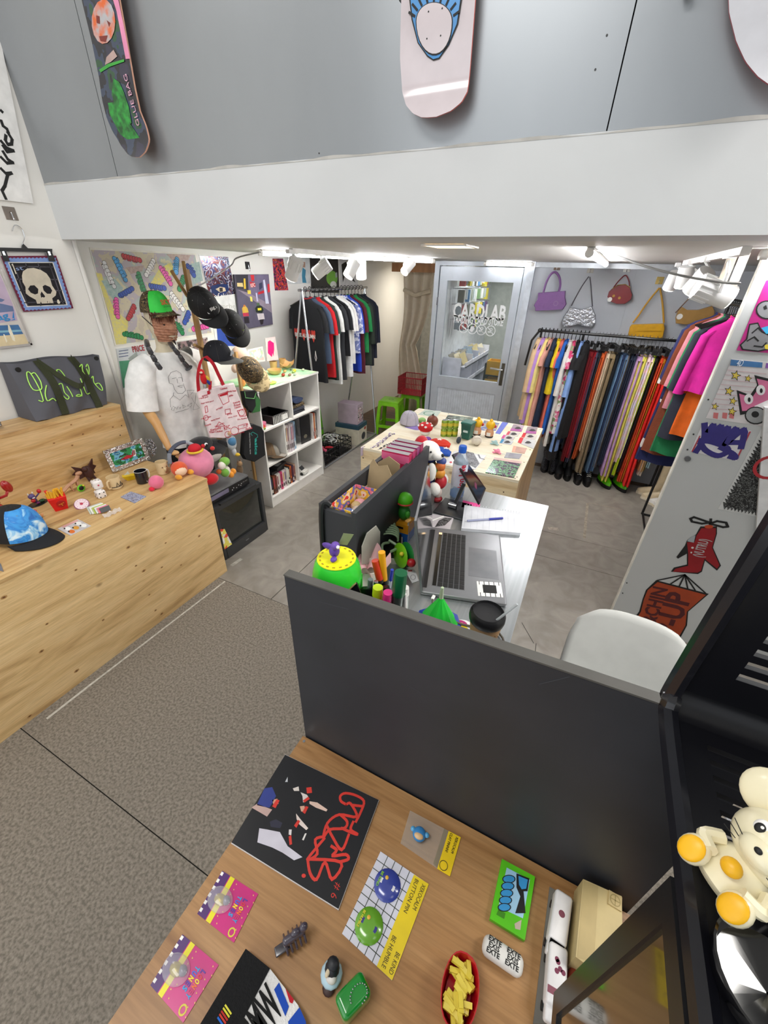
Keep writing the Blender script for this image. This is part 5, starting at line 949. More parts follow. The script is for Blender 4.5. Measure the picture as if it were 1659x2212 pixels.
# ================================================================== BOOKCASE GOODS
ORD=['first','second','third','fourth','fifth','sixth','seventh','eighth','ninth','tenth','eleventh','twelfth','thirteenth','fourteenth','fifteenth','sixteenth','seventeenth','eighteenth','nineteenth','twentieth']
def cname(h):
 r,g_,b=[int(h[i:i+2],16)for i in(1,3,5)];mx,mn=max(r,g_,b),min(r,g_,b)
 if mx-mn<28:return 'black' if mx<60 else('grey' if mx<170 else 'white')
 if r==mx:return('pink' if b>120 and r>180 else('red' if g_<r*.45 else('orange' if g_<r*.68 else('yellow' if b<r*.5 else 'tan'))))
 if g_==mx:return 'green'
 return 'purple' if r>g_ else 'blue'
def books(name,cat,y0,z,xs,cols,th,h,d,where,group,lean=0):
 y=y0
 for i,c in enumerate(cols):
  w=th[i%len(th)];hh=h*rnd.uniform(.96,1)
  t=T(name,f'{cname(c)}-spined {cat}, {ORD[i]} from the doorway-far end in the {where}' if False else f'{cname(c)}-spined {cat}, {ORD[i]} from the bench side {where}',cat,(SX-.03-rnd.uniform(0,.012),y+w/2,z),0,group,rot=(rad(lean*(1 if i%3 else .6)),0,0))
  MB().bx(-d,0,-w/2,w/2,0,hh).build('cover',m(c,.4),t);lt=m('#e9e4da' if cname(c)in('black','red','blue','purple','grey')else '#3a2a2a',.5)
  MB().bx(0,.0006,-w*.28,w*.28,hh*.12,hh*.3).build('spine_label',lt,t);MB().bx(0,.0006,-w*.2,w*.2,hh*.42,hh*.9).build('spine_print',m(rnd.choice(['#c03a5a','#d8a03a','#444a6a','#e8e0d0','#7a2a2a']),.5),t)
  y+=w+.002
zs=[.1012,.4362,.7732]
books('video_tape','tape',S0+.022,zs[0],0,['#3a3a3c','#2c2624','#8a4a30','#6b3a2a','#e8e2dc','#e4dcd8','#d8487a','#ece6e4','#e0c8d0','#d8dcd0','#2a2a30','#c8682a','#3a2c50','#c9a890'],(.026,.03,.027),.19,.11,'on the bottom shelf','video tapes on the bottom shelf')
for i,(dy,z,lab)in enumerate(((.19,zs[0]+.193,'black video tape lying flat on the row of tapes'),(.24,zs[0]+.219,'black video cassette with grey window lying topmost on the tapes'))):
 t=T('video_cassette',lab,'tape',(SX-.1,S0+dy,z),rad(12*i));MB().bx(-.05,.05,-.094,.094,0,.025).build('shell',m('#19191b',.35),t);MB().bx(-.02,.03,-.04,.04,.025,.0256).build('window',m('#8a8c88',.2),t)
books('magazine','magazine',S0+.305,zs[1],0,['#20242e','#e6e2de','#efeae6','#d8ccd0','#e2d8dc','#c9bcc4','#dad2d6','#b8b0c0','#d0d8e4','#8fb4d0'],(.02,.013,.016),.285,.21,'on the middle shelf','magazines on the middle shelf',-3)
t=T('record_sleeve','black record sleeve facing out among the magazines','record',(SX-.06,S0+.62,zs[1]),rad(-4));MB().box((0,.06,.14),(.006,.15,.28)).build('sleeve',m('#16161a',.35),t);MB().ball((.004,.05,.07),.02,(.1,1.4,1)).build('print',m('#6b6658',.6),t)
books('magazine','magazine',S0+.79,zs[1],0,['#e2dcd8','#b8482c','#caa890','#1c1c20'],(.014,.012),.285,.21,'beside the black record sleeve','magazines beside the record sleeve',0)
t=T('toy_car','white toy car parked on the bottom shelf','toy car',(SX-.12,S0+.59,zs[0]),rad(8),sc_=1.2);cw=m('#ecebe6',.3)
MB().loft([[(x,y,z)for y,z in((-.037,.014),(.037,.014),(.037,.038),(-.037,.038))]for x in(-.09,.08)]).build('body',cw,t);MB().loft([[(-.06,-.036,.038),(.045,-.036,.038),(.045,.036,.038),(-.06,.036,.038)],[(-.045,-.028,.068),(.015,-.028,.068),(.015,.028,.068),(-.045,.028,.068)]]).build('cabin',cw,t)
MB().box((.033,0,.055),(.038,.054,.003),(0,rad(45),0)).build('windscreen',BLKG,t)
for x in(-.055,.05):
 for s in(-1,1):MB().cyl((x,s*.036,.014),(x,s*.04,.014),.014,n=12).build('wheel',BLK,t)
t=T('wire_basket','black plastic basket with white label on the upper shelf','basket',(SX-.15,S0+.29,zs[2]));b=MB().bx(-.12,.12,-.11,.11,0,.004)
b.build('base',BLK,t);MB().bx(-.12,.12,-.11,-.107,.004,.075).build('side',BLK,t);MB().bx(-.12,.12,.107,.11,.004,.075).build('side',BLK,t);MB().bx(-.12,-.117,-.107,.107,.004,.075).build('end',BLK,t)
for i in range(10):MB().bx(.117,.12,-.105+i*.022,-.094+i*.022,.004,.075).build('slat',m('#b9b9b4',.5),t)
MB().tube([(-.12,-.11,.077),(.12,-.11,.077),(.12,.11,.077),(-.12,.11,.077)],.004,6,closed=True).build('rim',m('#3a3a3c',.4),t);MB().bx(.12,.1212,.02,.1,.012,.06).build('label',patt('label_print',['#e8e8e4','#2a2a2c'],90,'noise',.5),t)
t=T('tin','round pink tin on the upper shelf','tin',(SX-.09,S0+.085,zs[2]));MB().lathe([(.045,0),(.047,.03),(.048,.03),(.048,.042),(.01,.043)],24).build('body',m('#d87a9a',.35),t,True);MB().tube([(-.02,-.035,.043),(0,-.03,.056),(.02,-.035,.043)],.003,6).build('clasp',BLK,t)
t=T('toy_burger','small layered red yellow and green toy on the upper shelf edge','toy',(SX-.035,S0+.045,zs[2]))
for i,c in enumerate(('#4a9a3a','#e0b83a','#c83024')):MB().lathe([(.022,0),(.026,.005),(.022,.011)],16,(0,0,i*.011)).build('layer',m(c,.5),t,True)
t=T('trinket','small pinkish trinket at the back corner of the upper shelf','toy',(SX-.2,S0+.06,zs[2]));MB().ball((0,0,.03),.03,(1,1,1),10,7).ball((.02,.01,.07),.02,n=8,q=6).build('body',m('#a87a80',.5),t,True)
def folded(label,loc,cols,w=.2,d=.22,cat='clothes'):
 z=0
 for i,(c,lab)in enumerate(cols):
  t=T('folded_garment',lab,cat,(loc[0],loc[1],loc[2]+z),rad(rnd.uniform(-6,6)),'folded clothes on the bookcase');h=.032
  MB().grid(lambda u,v:(-d/2+u*d,-w/2+v*w,h*(.8+.2*sin(u*9+i))*(1-(2*v-1)**6)*(1-(2*u-1)**8)),12,12).build('top_fold',c,t,True);MB().rbox((0,0,h*.4),(d*.98,w*.98,h*.78),h*.35).build('lower_fold',c,t,True);z+=h
folded('',(SX-.16,S0+.60,zs[2]),[(m('#22242c',.9),'charcoal folded garment at the bottom of the top shelf pile'),(m('#3a3d48',.9),'dark grey folded garment second in the top shelf pile'),(camo,'camouflage folded garment under the denim roll'),])
t=T('denim_roll','rolled blue denim on top of the top shelf pile','clothes',(SX-.15,S0+.60,zs[2]+.098));MB().loft([[(x,.075*cos(a)*(1+.06*sin(3*a)),.026+.026*sin(a))for a in[i*pi/8 for i in range(16)]]for x in(-.1,-.06,0,.06,.1)]).build('roll',m('#2c3a5a',.85,bump=.2,bscale=60),t,True)
p=(SX-.13,S0+.14,zs[1]+.035);cap('bucket_hat','brown cap stacked upside on the middle shelf',p,(.7,.6,-.1),(-.4,.1,.9),m('#6b553c',.85),m('#5a4630',.85),s=1.05)
cap('cap','greyish cap lying under the brown cap on the middle shelf',(SX-.11,S0+.19,zs[1]+.03),(.8,.6,0),(0,0,1),m('#8a857c',.85),m('#9a948c',.85),s=.85)
# on the bookcase top
def on_top(px,py):
 p=Pz(px,py,1.1305);p.x=min(max(p.x,SX-.40),SX-.03);p.y=min(max(p.y,S0+.05),S1-.04);return p
ww=m('#e2b878',.5,dark='#c99a58',scale=5);g2='wooden and toy food on the bookcase'
for lab,x,y,pr in(('shallow round wooden bowl on the green cloth',594,808,[(.035,0),(.06,.02),(.068,.045),(.062,.045),(.052,.02),(.001,.008)]),('tall wooden cup behind the bowl on the bookcase',569,795,[(.03,0),(.034,.04),(.038,.08),(.033,.08),(.03,.01),(.001,.008)]),('wooden cylinder cup by the pink silhouette print',592,790,[(.033,0),(.033,.085),(.028,.085),(.028,.01),(.001,.008)])):
 t=T('wooden_bowl',lab,'bowl',on_top(x,y),0,g2);MB().lathe(pr,28,cap=False).build('bowl',ww,t,True)
t=T('wooden_dish','wavy carved wooden dish behind the toy corn','dish',on_top(622,797),rad(20),g2);MB().grid(lambda u,v:(-.05+u*.1,-.08+v*.16,.012+.045*abs(2*v-1)**2*(.6+.4*sin(v*8))+.03*(2*u-1)**2),12,20).build('dish',ww,t,True)
for lab,x,y,parts in(('toy corn cob on the green cloth',636,804,[('cob',(0,0,.015),.016,(1,2.4,.9),'#e0c83a'),('husk',(0,-.035,.012),.013,(1,1.6,.8),'#8aa858')]),('toy green pear half on the bookcase edge',655,801,[('body',(0,0,.012),.013,(1,2,.8),'#cfd8b8')]),('red-brown glossy toy mushroom on the green cloth',612,813,[('body',(0,0,.014),.017,(1,1.3,.9),'#a83a24'),('spots',(.012,.006,.018),.005,(1,1,1),'#e8b0a0')]),('long brown stone beside the toy mushroom',626,812,[('body',(0,0,.01),.013,(1,2.2,.8),'#7a5a44')]),('grey flat stone near the toy corn',637,811,[('body',(0,0,.008),.012,(1,2,.7),'#9aa4a4')]),('dark green stone behind the toy corn',629,800,[('body',(0,0,.012),.014,(1,1.4,.9),'#6b7a58')]),('tan peanut-shaped stone beside the bowl',616,804,[('body',(0,-.01,.012),.014,(1,1.3,.8),'#d8a868'),('lobe',(0,.014,.012),.012,(1,1,.8),'#d8a868')])):blob('toy_food',lab,on_top(x,y),parts,'toy food',g2,rad(20))
t=T('toy_salad','lime green plate of toy food on the bookcase front','toy food',on_top(583,828),0,g2);MB().lathe([(.05,0),(.06,.01),(.05,.012)],24).build('plate',m('#c8e060',.5),t,True)
for i in range(7):MB().ball((rnd.uniform(-.03,.03),rnd.uniform(-.03,.03),.018),.014,(1,1,.7),8,6).build('leaf',m(rnd.choice(['#b8d84a','#d8e890','#e0a89a']),.5),t,True)
blob('toy_food','pink and cream toy slice at the bookcase front edge',on_top(583,838),[('slice',(0,0,.008),.02,(1,1.5,.5),'#f0b8a8')],'toy food',g2)
def panelpic(name,label,px,X,mat,cat='picture'):
 pl=PL(Px(*px[0],X),(0,1,0),(-.12,0,1));return sheet(name,label,cat,pl,px,mat,.004),pl
t,pl=panelpic('floral_print','small white floral print leaning on the wall behind the bowls',U7((235,1490),(465,1440),(500,1660),(255,1680)),-2.84,m('#e6e0d4',.5));art(t,pl,patt('floral',['#b8c8a0','#d8b0a8','#e8dcc8','#a8b8b8'],45,'voronoi'),U7((255,1510),(455,1465),(485,1645),(275,1660)),.0028)
art(t,pl,m('#e8e4d4',.5),U7([(365+35*cos(rad(a)),1555+40*sin(rad(a)))for a in range(0,360,30)]),.0031)
t,pl=panelpic('silhouette_print','clear stand with a hot pink jagged silhouette on the bookcase',U7((500,1320),(650,1290),(700,1640),(530,1660)),-2.83,m('#e8d8d4',.3));art(t,pl,m('#e01878',.4),U7((540,1370),(570,1350),(630,1390),(635,1470),(625,1590),(610,1540),(600,1600),(540,1540)),.0028)
t,pl=panelpic('grey_folder','grey plastic folder standing behind the plain black cap',U7((80,1560),(190,1500),(260,1700),(130,1780)),-2.66,m('#7f868a',.5))
# ================================================================== CLOTHES RACKS
def garment_top(label,loc,rz,mat,w=.22,L=.66,th=.035,sl=.22,cat='shirt',name='hanging_shirt',group=None,flare=1.05,collar=None):
 t=T(name,label,cat,loc,rz,group);n=24;ph=rnd.uniform(0,6)
 def rg(z,hw,ht,f):return[(hw*(abs(cos(2*pi*i/n))**.8)*(1 if cos(2*pi*i/n)>0 else-1),ht*sin(2*pi*i/n)*(1+f*sin(2*pi*i/n*4+ph))+f*.012*sin(i*1.9+ph+z*9),z)for i in range(n)]
 MB().loft([rg(-.0,w*.30,th*.55,0),rg(-.02,w*.42,th*.8,0),rg(-.055,w*.8,th*.9,0),rg(-.085,w*.98,th,.02),rg(-.15,w,th*1.1,.06),rg(-L*.55,w*.98,th*1.15,.25),rg(-L*.8,w*flare,th*1.2,.4),rg(-L,w*flare*1.02,th*1.25,.5)],cap=False).build('body',mat,t,True)
 for s in(-1,1):MB().loft([[(s*w*.93+s*.035*cos(a)+dx*s,th*.8*sin(a)+dy,z+.0)for a in[j*pi/5 for j in range(10)]]for dx,dy,z in((-.04,0,-.08),(.0,0,-.12),(.02,.01,-.08-sl*.5),(.035,.012,-.08-sl))],cap=False).build('sleeve',mat,t,True)
 MB().tube([(w*.30*cos(a),th*.6*sin(a),.002+.006*cos(2*a))for a in[j*pi/6 for j in range(12)]],.006,5,closed=True).build('collar',collar or mat,t,True)
 return t
def hanger(label,loc,rz,metal=False,w=.19,clip=False,group='hangers'):
 t=T('hanger',label,'hanger',loc,rz,group);hm=CHR if metal else BLK;r=.0016 if metal else .0035
 MB().tube(smoothp([(0,0,-.09),(0,0,-.05),(-.004,0,-.035),(.018,0,-.018),(.016,0,.004),(-.002,0,.014),(-.018,0,.004),(-.018,0,-.006)],3),r,5).build('hook',hm,t,True)
 if clip:MB().bx(-.15,.15,-.006,.006,-.10,-.088).build('bar',BLK,t);[MB().bx(x-.012,x+.012,-.012,.012,-.14,-.085).build('clip',BLK,t)for x in(-.11,.11)]
 else:MB().tube([(-w,0,-.165),(-w*.5,0,-.125),(0,0,-.09),(w*.5,0,-.125),(w,0,-.165)],.006,6).build('arms',BLK,t,True)
 return t
# --- silver A-frame rack with t-shirts
RX,RZ_,RY0,RY1=-2.74,1.82,3.72,5.03;chm=m('#c4c7ca',.25,.95,var=.02)
t=T('clothes_rack','chrome A-frame rack full of t-shirts beside the bookcase','clothes rack',(RX,RY0,0))
MB().cyl((0,-.05,RZ_),(0,RY1-RY0+.05,RZ_),.013,n=10).build('rail',chm,t,True)
for y,fy in((0,-.16),(RY1-RY0,RY1-RY0-.15)):
 for x in(.26,-.26):MB().tube([(0,y,RZ_+.01),(x,fy,.012)],.011,8).build('leg',chm,t,True)
for x in(.26,-.26):MB().cyl((x,-.16,.014),(x,RY1-RY0-.15,.014),.012,n=8).build('foot_rail',chm,t,True)
MB().cyl((-.26,-.16,.014),(.26,-.16,.014),.011,n=8).build('end_rail',chm,t);MB().cyl((-.26,RY1-RY0-.15,.014),(.26,RY1-RY0-.15,.014),.011,n=8).build('end_rail',chm,t)
LS=[('#14151a','black tee with red hearts print, front of the chrome rack',.8,.22),('#3c4a60','slate blue tee second on the chrome rack',.62,.24),('#b8141c','bright red tee on the chrome rack',.78,.26),('#20302a','dark green tee behind the red tee',.82,.25),('#e4e4e0','white tee with long body behind the dark green tee',.88,.24),('#2c2e32','charcoal tee in the middle of the chrome rack',.85,.23),('#15161a','black tee in the middle of the chrome rack',.6,.24),('#f0f0ee','bright white tee, first of the two together',.84,.26),('#e8e6e2','white tee with a small badge, second of the two together',.7,.26),('#8a94c8','blue and white patterned shirt on the chrome rack',.6,.3),('#1c3fb0','royal blue long shirt on the chrome rack',.82,.3),('#5a1a2a','maroon shirt behind the royal blue one',.86,.3),('#1f8a4a','bright green shirt near the rack end',.62,.3),('#2f3a30','olive bomber jacket near the rack end',.78,.45),('#1c2028','black jacket near the rack end',.8,.45),('#1a1f30','dark navy jacket last on the chrome rack',.72,.45)]
for i,(c,lab,L,sl)in enumerate(LS):
 y=RY0+.06+i*.077;mt=m(c,.9,bump=.12,bscale=25)if i!=9 else patt('shirt_pattern',['#7f8ac0','#dfe2f0','#5f6ab0'],25,'noise',.9)
 jk=i>12;tt=garment_top(lab,(RX+.0,y,RZ_-.075),rad(rnd.uniform(-6,6)-(14 if i==0 else 0)),mt,.215+(.02 if i==0 else 0),L,.03+.012*jk,sl,'jacket' if jk else 't-shirt','hanging_jacket' if jk else 'hanging_tshirt','shirts on the chrome rack',collar=m('#9a1c24',.9)if i==0 else None)
 hanger('black hanger holding the '+lab,(RX,y,RZ_+.014-.03+.03),rad(rnd.uniform(-6,6)),group='hangers on the chrome rack')
 if i==0:
  hx=PL((0,-.041,-.30),(1,0,0),(0,0,1))
  for k,x in enumerate((-.13,-.02,.05,.12)):MB().poly([(x-.03,.0),(x-.028,.05),(x-.012,.06),(x,.045),(x+.012,.06),(x+.03,.05),(x+.028,.0),(x,-.06)],k*2e-5).build('print',m('#c8382c',.8),tt,loc=(0,-.046,-.34),rot=(pi/2,0,0))
  TX('BLUE AUTUMN',.052,m('#e8e6e2',.8),tt,(0,-.049,-.345),(pi/2,0,0),.03,.85)
  MB().tube([(.14,-.05,-.48),(.128,-.05,-.55),(.14,-.05,-.58),(.152,-.05,-.55)],.003,5,closed=True).build('tag_loop',WHT,tt)
# under the rack: crates, boards, boxes
U6=ZS(620,780,280/1659)
def u6(x,y,z=0):return Pz(*U6((x,y))[0],z)
def crate(label,c,w,d,h,col,rz=0,name='crate',bars=9,th=.006):
 t=T(name,label,'crate',c,rz);mt=m(col,.5);MB().bx(-w/2,w/2,-d/2,d/2,0,.006).build('base',mt,t)
 MB().tube([(-w/2,-d/2,h),(w/2,-d/2,h),(w/2,d/2,h),(-w/2,d/2,h)],th,6,closed=True).build('rim',mt,t)
 for nm,a,b2 in(('side',(-w/2,-d/2),(w/2,-d/2)),('side',(-w/2,d/2),(w/2,d/2)),('end',(-w/2,-d/2),(-w/2,d/2)),('end',(w/2,-d/2),(w/2,d/2))):
  q=MB();a=Vector((*a,0));b2=Vector((*b2,0));n=bars
  for i in range(n+1):p=a.lerp(b2,i/n);q.bx(p.x-.003,p.x+.003,p.y-.003,p.y+.003,0,h)
  for z in(h*.3,h*.65):d_=b2-a;q.bx(min(a.x,b2.x)-.003,max(a.x,b2.x)+.003,min(a.y,b2.y)-.003,max(a.y,b2.y)+.003,z-.004,z+.004)
  q.build(nm+'_grid',mt,t)
 return t
p1=(-2.70,3.76);crate('black open crate of pink tools under the chrome rack',(p1[0],p1[1],.001),.36,.3,.16,'#17171a')
crate('black open crate of tangled white hangers under the chrome rack',(-2.70,4.10,.001),.36,.3,.16,'#17171a')
for i in range(11):a=rnd.uniform(0,3);t=T('pink_handle',('pink' if i>2 else 'red')+' plastic handle piled in the black crate','tool',(p1[0]+rnd.uniform(-.12,.12),p1[1]+rnd.uniform(-.1,.1),.12+.02*(i%3)),a,'pink handles in the crate');MB().tube([(-.05,0,0),(-.02,0,.006),(.02,0,.006),(.05,0,0)],[.012,.016,.015,.011],8).build('grip',m('#d8587c' if i>2 else '#c01c2c',.4),t,True)
for i in range(14):
 t=T('white_hanger',('white' if i%3 else 'black')+' plastic loop hanger tangled in the second crate','hanger',(-2.70+rnd.uniform(-.11,.11),4.10+rnd.uniform(-.1,.1),.14+.012*(i%4)),rnd.uniform(0,3),'white hangers in the crate');MB().tube(smoothp([(-.08,0,0),(-.03,.03,.01),(.03,.03,.01),(.08,0,0),(.03,-.02,0),(-.03,-.02,.01)]),.005,5,closed=False).build('loop',m('#e4e4e2' if i%3 else '#1a1a1a',.4),t,True)
t=T('folder_pile','low pile of black files in the end of the pink tool crate','files',(p1[0]+.02,p1[1]-.235,.0));[MB().box((rnd.uniform(-.01,.01),0,.015+.028*i),(.3,.13,.024)).build('file',BLK,t)for i in range(4)]
pl=PL(Vector((-2.97,4.02,0)),(0,1,0),(-.1,0,1));t=TP('green_board','lime green board printed with grey words behind the crates','board',pl);MB().prism(rect(-.33,.28,0,.78),0,.012).build('board',m('#5cae14',.5),t)
for i,(x,y,a)in enumerate(((-.2,.62,.2),(.06,.68,-.3),(-.15,.42,.05),(.12,.4,-.2),(-.22,.2,.4),(.04,.16,.1),(.17,.22,0))):o=TX('ALL',.13,m('#5d665a',.6),t,(x,y,.0135),(0,0,a),.04)
def carton(label,c,w,d,h,mat,rz=0,top=None,name='carton'):
 t=T(name,label,'box',c,rz);MB().rbox((0,0,h/2),(w,d,h),.004,2).build('box',mat,t);
 if top:MB().bx(-w/2-.001,w/2+.001,-d/2-.001,d/2+.001,h*.8,h+.001).build('lid',top,t)
 return t
bq=u6(900,930);t=carton('large appliance carton with a dark top under the chrome rack',(-2.66,4.50,0),.34,.26,.27,m('#cfc8b4',.5),rad(4),m('#2c4a5c',.5));MB().ball((.171,.02,.1),.05,(.04,1.2,1)).build('print',m('#3a3c40',.5),t);MB().ball((.171,.07,.19),.03,(.05,1,.7)).build('print',m('#a83a2c',.5),t)
t=carton('lilac boxed set with black and white artwork on the carton',(-2.66,4.49,.272),.28,.18,.26,m('#b8a6b4',.5),rad(4));MB().bx(.1405,.1415,-.07,.075,.03,.22).build('print',patt('bw_comic',['#1c1c20','#e4e0e0','#8a2a44','#f2f0f0','#2a2a2e'],30,'noise',.5),t)
t=carton('white comic box leaning on the lilac boxed set',(-2.62,4.60,.272),.08,.05,.2,m('#e0dcdc',.5),rad(10))
def stool(label,c,rz,h=.46):
 t=T('plastic_stool',label,'stool',c,rz,'green stools by the curtain');g3=m('#7cc414',.4);s=.15
 MB().rbox((0,0,h-.012),(s*1.9,s*1.9,.024),.011,4).build('seat',g3,t,True);MB().ring((0,0),.03,.008,h+.0005).build('seat_hole',m('#4a7a10',.5),t)
 for sx in(-1,1):
  for sy in(-1,1):MB().loft([[(sx*(s*.93+dx)*kx,sy*(s*.93+dx)*ky,z)for kx,ky in((1,1),(.72,1),(.72,.72),(1,.72))]for dx,z in((0,h-.02),(.012,h-.12),(.045,0))]).build('leg',g3,t)
 for a in range(4):MB().loft([[(x*.98,-s*.94-(.006 if z<h-.05 else 0),z)for x,z in((-s*.9,h-.02),(s*.9,h-.02),(s*.9,h-.11),(s*.55,h-.06),(-s*.55,h-.06),(-s*.9,h-.11))],[(x*.98,-s*.90,z)for x,z in((-s*.9,h-.02),(s*.9,h-.02),(s*.9,h-.11),(s*.55,h-.06),(-s*.55,h-.06),(-s*.9,h-.11))]]).build('apron',g3,t,rot=(0,0,a*pi/2));MB().bx(-s*1.02,s*1.02,-s*1.1,-s*1.0,.1,.14).build('stretcher',g3,t,rot=(0,0,a*pi/2))
 return t
q=u6(1130,860);stool('front lime green plastic stool beside the appliance carton',(-2.36,5.10,0),rad(8),.47);stool('rear lime green plastic stool under the red crate',(-2.24,5.62,0),rad(4),.47)
crate('red plastic crate standing on the rear green stool',(-2.24,5.60,.472),.36,.34,.24,'#a81428',rad(4),bars=14)
# curtain at the passage
t=T('curtain','beige crumpled curtain hanging at the passage entrance','curtain',(-2.40,6.05,0))
MB().grid(lambda u,v:(-.30+u*.52*(.55+.45*abs(2*v-1)**.7)+.02*sin(v*11),.045*sin(u*22+v*1.5)+.012*sin(u*43+1)+.05*v,.02+v*2.06),60,24).build('drape',m('#e8dcc8',.9,var=.03),t,True);MB().tube([(-.25,.0,1.78),(-.05,-.06,1.72),(.15,.0,1.78)],.03,8).build('knot',m('#d8ccb4',.9),t,True)
MB().cyl((-.32,.05,2.085),(.3,.05,2.085),.012,n=8).build('rod',m('#6b5a48',.5),t)
# zigzag wooden shelf in the passage
t=T('zigzag_shelf','pale wooden zigzag shelf standing in the passage','shelf',(-2.13,6.9,0));pw=m('#e0b878',.5)
for z in(.05,.42,.79,1.16):MB().bx(0,.34,-.1,.1,z,z+.018).build('shelf_board',pw,t)
for x,z in((.02,.068),(.16,.438),(.04,.808)):MB().bx(x,x+.03,-.1,.1,z,z+.352).build('upright',pw,t)
# --- black rack with tops and trousers along the back wall
YR,ZR,XR0,XR1=4.74,1.52,-.54,.93
t=T('clothes_rack','long black rail rack of trousers under the handbags','clothes rack',(XR0,YR,0));bt=m('#121214',.4)
MB().cyl((0,0,ZR),(XR1-XR0,0,ZR),.013,n=8).build('rail',bt,t,True);MB().ball((0,0,ZR),.02).build('end_knob',bt,t,True)
for x in(.02,.42,XR1-XR0-.02):MB().tube([(x,0,ZR),(x,.0,.02)],.011,8).build('post',bt,t,True)
for x in(.02,XR1-XR0-.02):MB().tube([(x,-.2,.012),(x,.2,.012)],.011,8).build('foot',bt,t,True)
MB().tube([(0,0,ZR),(-.06,.0,ZR-.1),(-.08,0,ZR-.35)],.011,8).build('side_bend',bt,t,True)
RT=[('#d8b890','beige wool coat at the door end of the rail',.80),('#b58ad0','fluffy lilac cardigan on the rail',.84),('#ead98c','pale yellow blouse on the rail',.95),('#dda090','dusty pink top on the rail',.9),('#1a2a44','navy top between pink and yellow tops',.9),('#e6c81c','short bright yellow camisole on the rail',.5),('#d86a58','ruched coral dress on the rail',1.0),('#1f5cb0','bright blue dress on the rail',.92),('#e2ded8','white draped blouse on the rail',1.05),('#d87a98','pink floral blouse on the rail',.9),('#17171a','black slip dress on the rail',1.2),('#7fa0d8','ruched light blue top on the rail',1.1),('#121215','black fluffy top near the trousers',.95)]
for i,(c,lab,L)in enumerate(RT):
 x=XR0+.02+i*.037;mt=m(c,.95,bump=.25 if 'fluffy' in lab or 'ruched' in lab else .1,bscale=120 if 'fluffy' in lab else 30)
 if 'floral' in lab:mt=patt('floral_blouse',['#e8dcd8','#c8386a','#e8e4e0','#8a9a70','#d87a98'],30,'voronoi',.9)
 garment_top(lab,(x,YR,ZR-.075),rad(90+rnd.uniform(-9,9)),mt,.19,L,.03+(.012 if 'coat' in lab or 'fluffy' in lab else 0),.42 if i in(0,1,2,8,11)else .15,'top','hanging_blouse','tops on the black rail',1.15)
 hanger('black hanger carrying the '+lab,(x,YR,ZR+.014),rad(90+rnd.uniform(-9,9)),group='hangers with tops on the black rail')
def trousers(label,loc,rz,mat,L,w0=.13,w1=.17,th=.017,group='trousers on the black rail',panel=None):
 t=T('hanging_trousers',label,'trousers',loc,rz,group);ph=rnd.uniform(0,6)
 for s in(0,1):
  n=14;rg=[]
  for z,w,f in((0,w0,0),(-.04,w0,0),(-.2,w0*1.12,.1),(-.45,w0*.95,.2),(-L*.75,(w0+w1)*.5,.3),(-L*.93,w1,.35),(-L,w1*1.03,.4)):
   rg.append([(w*(abs(cos(2*pi*i/n))**.75)*(1 if cos(2*pi*i/n)>0 else-1)+.01*s,(th*.55 if s else-th*.55)+th*.62*sin(2*pi*i/n)*(1+f*sin(i*2.2+ph))+f*.008*sin(z*7+ph),z)for i in range(n)])
  MB().loft(rg,cap=False).build('leg',panel if(panel and s)else mat,t,True)
 MB().loft([[(w0*1.01*(abs(cos(2*pi*i/12))**.7)*(1 if cos(2*pi*i/12)>0 else-1),th*1.15*sin(2*pi*i/12),z)for i in range(12)]for z in(.004,-.038)],cap=False).build('waistband',mat,t,True)
 return t
TR=[('#8f1420','deep red corduroy trousers',1.25),('#b01c2c','crimson trousers',1.2),('#46506a','slate blue trousers',1.25),('#1d2432','midnight blue trousers',1.0),('#d8642c','burnt orange trousers',1.2),('#e4d8c0','cream trousers',1.1),('#86755a','first khaki wide trousers',1.32),('#9a8864','second khaki trousers with pockets',1.28),('#15181e','black denim trousers',1.1),('#24365a','navy trousers with pale blue hem panel',1.33),('#5a7ba0','mid-blue patched jeans',1.3),('#6f6a66','grey trousers with a button',1.25),('#1f2a40','dark indigo jeans',1.22),('#2c3850','washed indigo jeans',1.2),('#b892c0','lilac flared trousers',1.3),('#d8d458','yellow-green flared trousers',1.36),('#c8b8d8','pastel tie-dye trousers',1.15),('#e8a0b8','pink tie-dye trousers',1.1),('#dcf03c','neon yellow piped trousers',1.3),('#17171a','black sporty trousers',1.25),('#d8481c','orange-red laced trousers',1.36),('#c08a18','mustard trousers',1.35),('#dc2018','scarlet wide trousers',1.42),('#6a5a50','taupe trousers',1.1),('#c09060','tan trousers',1.2),('#ddd0c0','off-white trousers',1.25),('#a8841c','dark mustard trousers',1.2),('#9ab4bc','pale blue-grey trousers',1.15),('#3a3834','dark sequin trousers',1.1)]
for i,(c,lab,L)in enumerate(TR):
 x=XR0+.53+i*.0305;mt=m(c,.9,bump=.12,bscale=40)if 'tie-dye' not in lab else patt('tie_dye',[c,'#e8e0f0','#f0c8d0','#b8c8e8'],9,'soft',.9,pos=[.3,.45,.55,.7])
 wide='wide' in lab or 'flared' in lab;L=min(L-.10,1.27)
 trousers(lab+' hanging on the black rail',(x,YR,ZR-.15),rad(90+rnd.uniform(-14,14)),mt,L,.10,.19 if wide else .12,.03 if wide else .016,panel=m('#6f93b8',.9)if 'panel' in lab else None)
 hanger('steel clip hanger holding the '+lab,(x,YR,ZR+.014),rad(90+rnd.uniform(-14,14)),True,clip=True,group='clip hangers on the black rail')
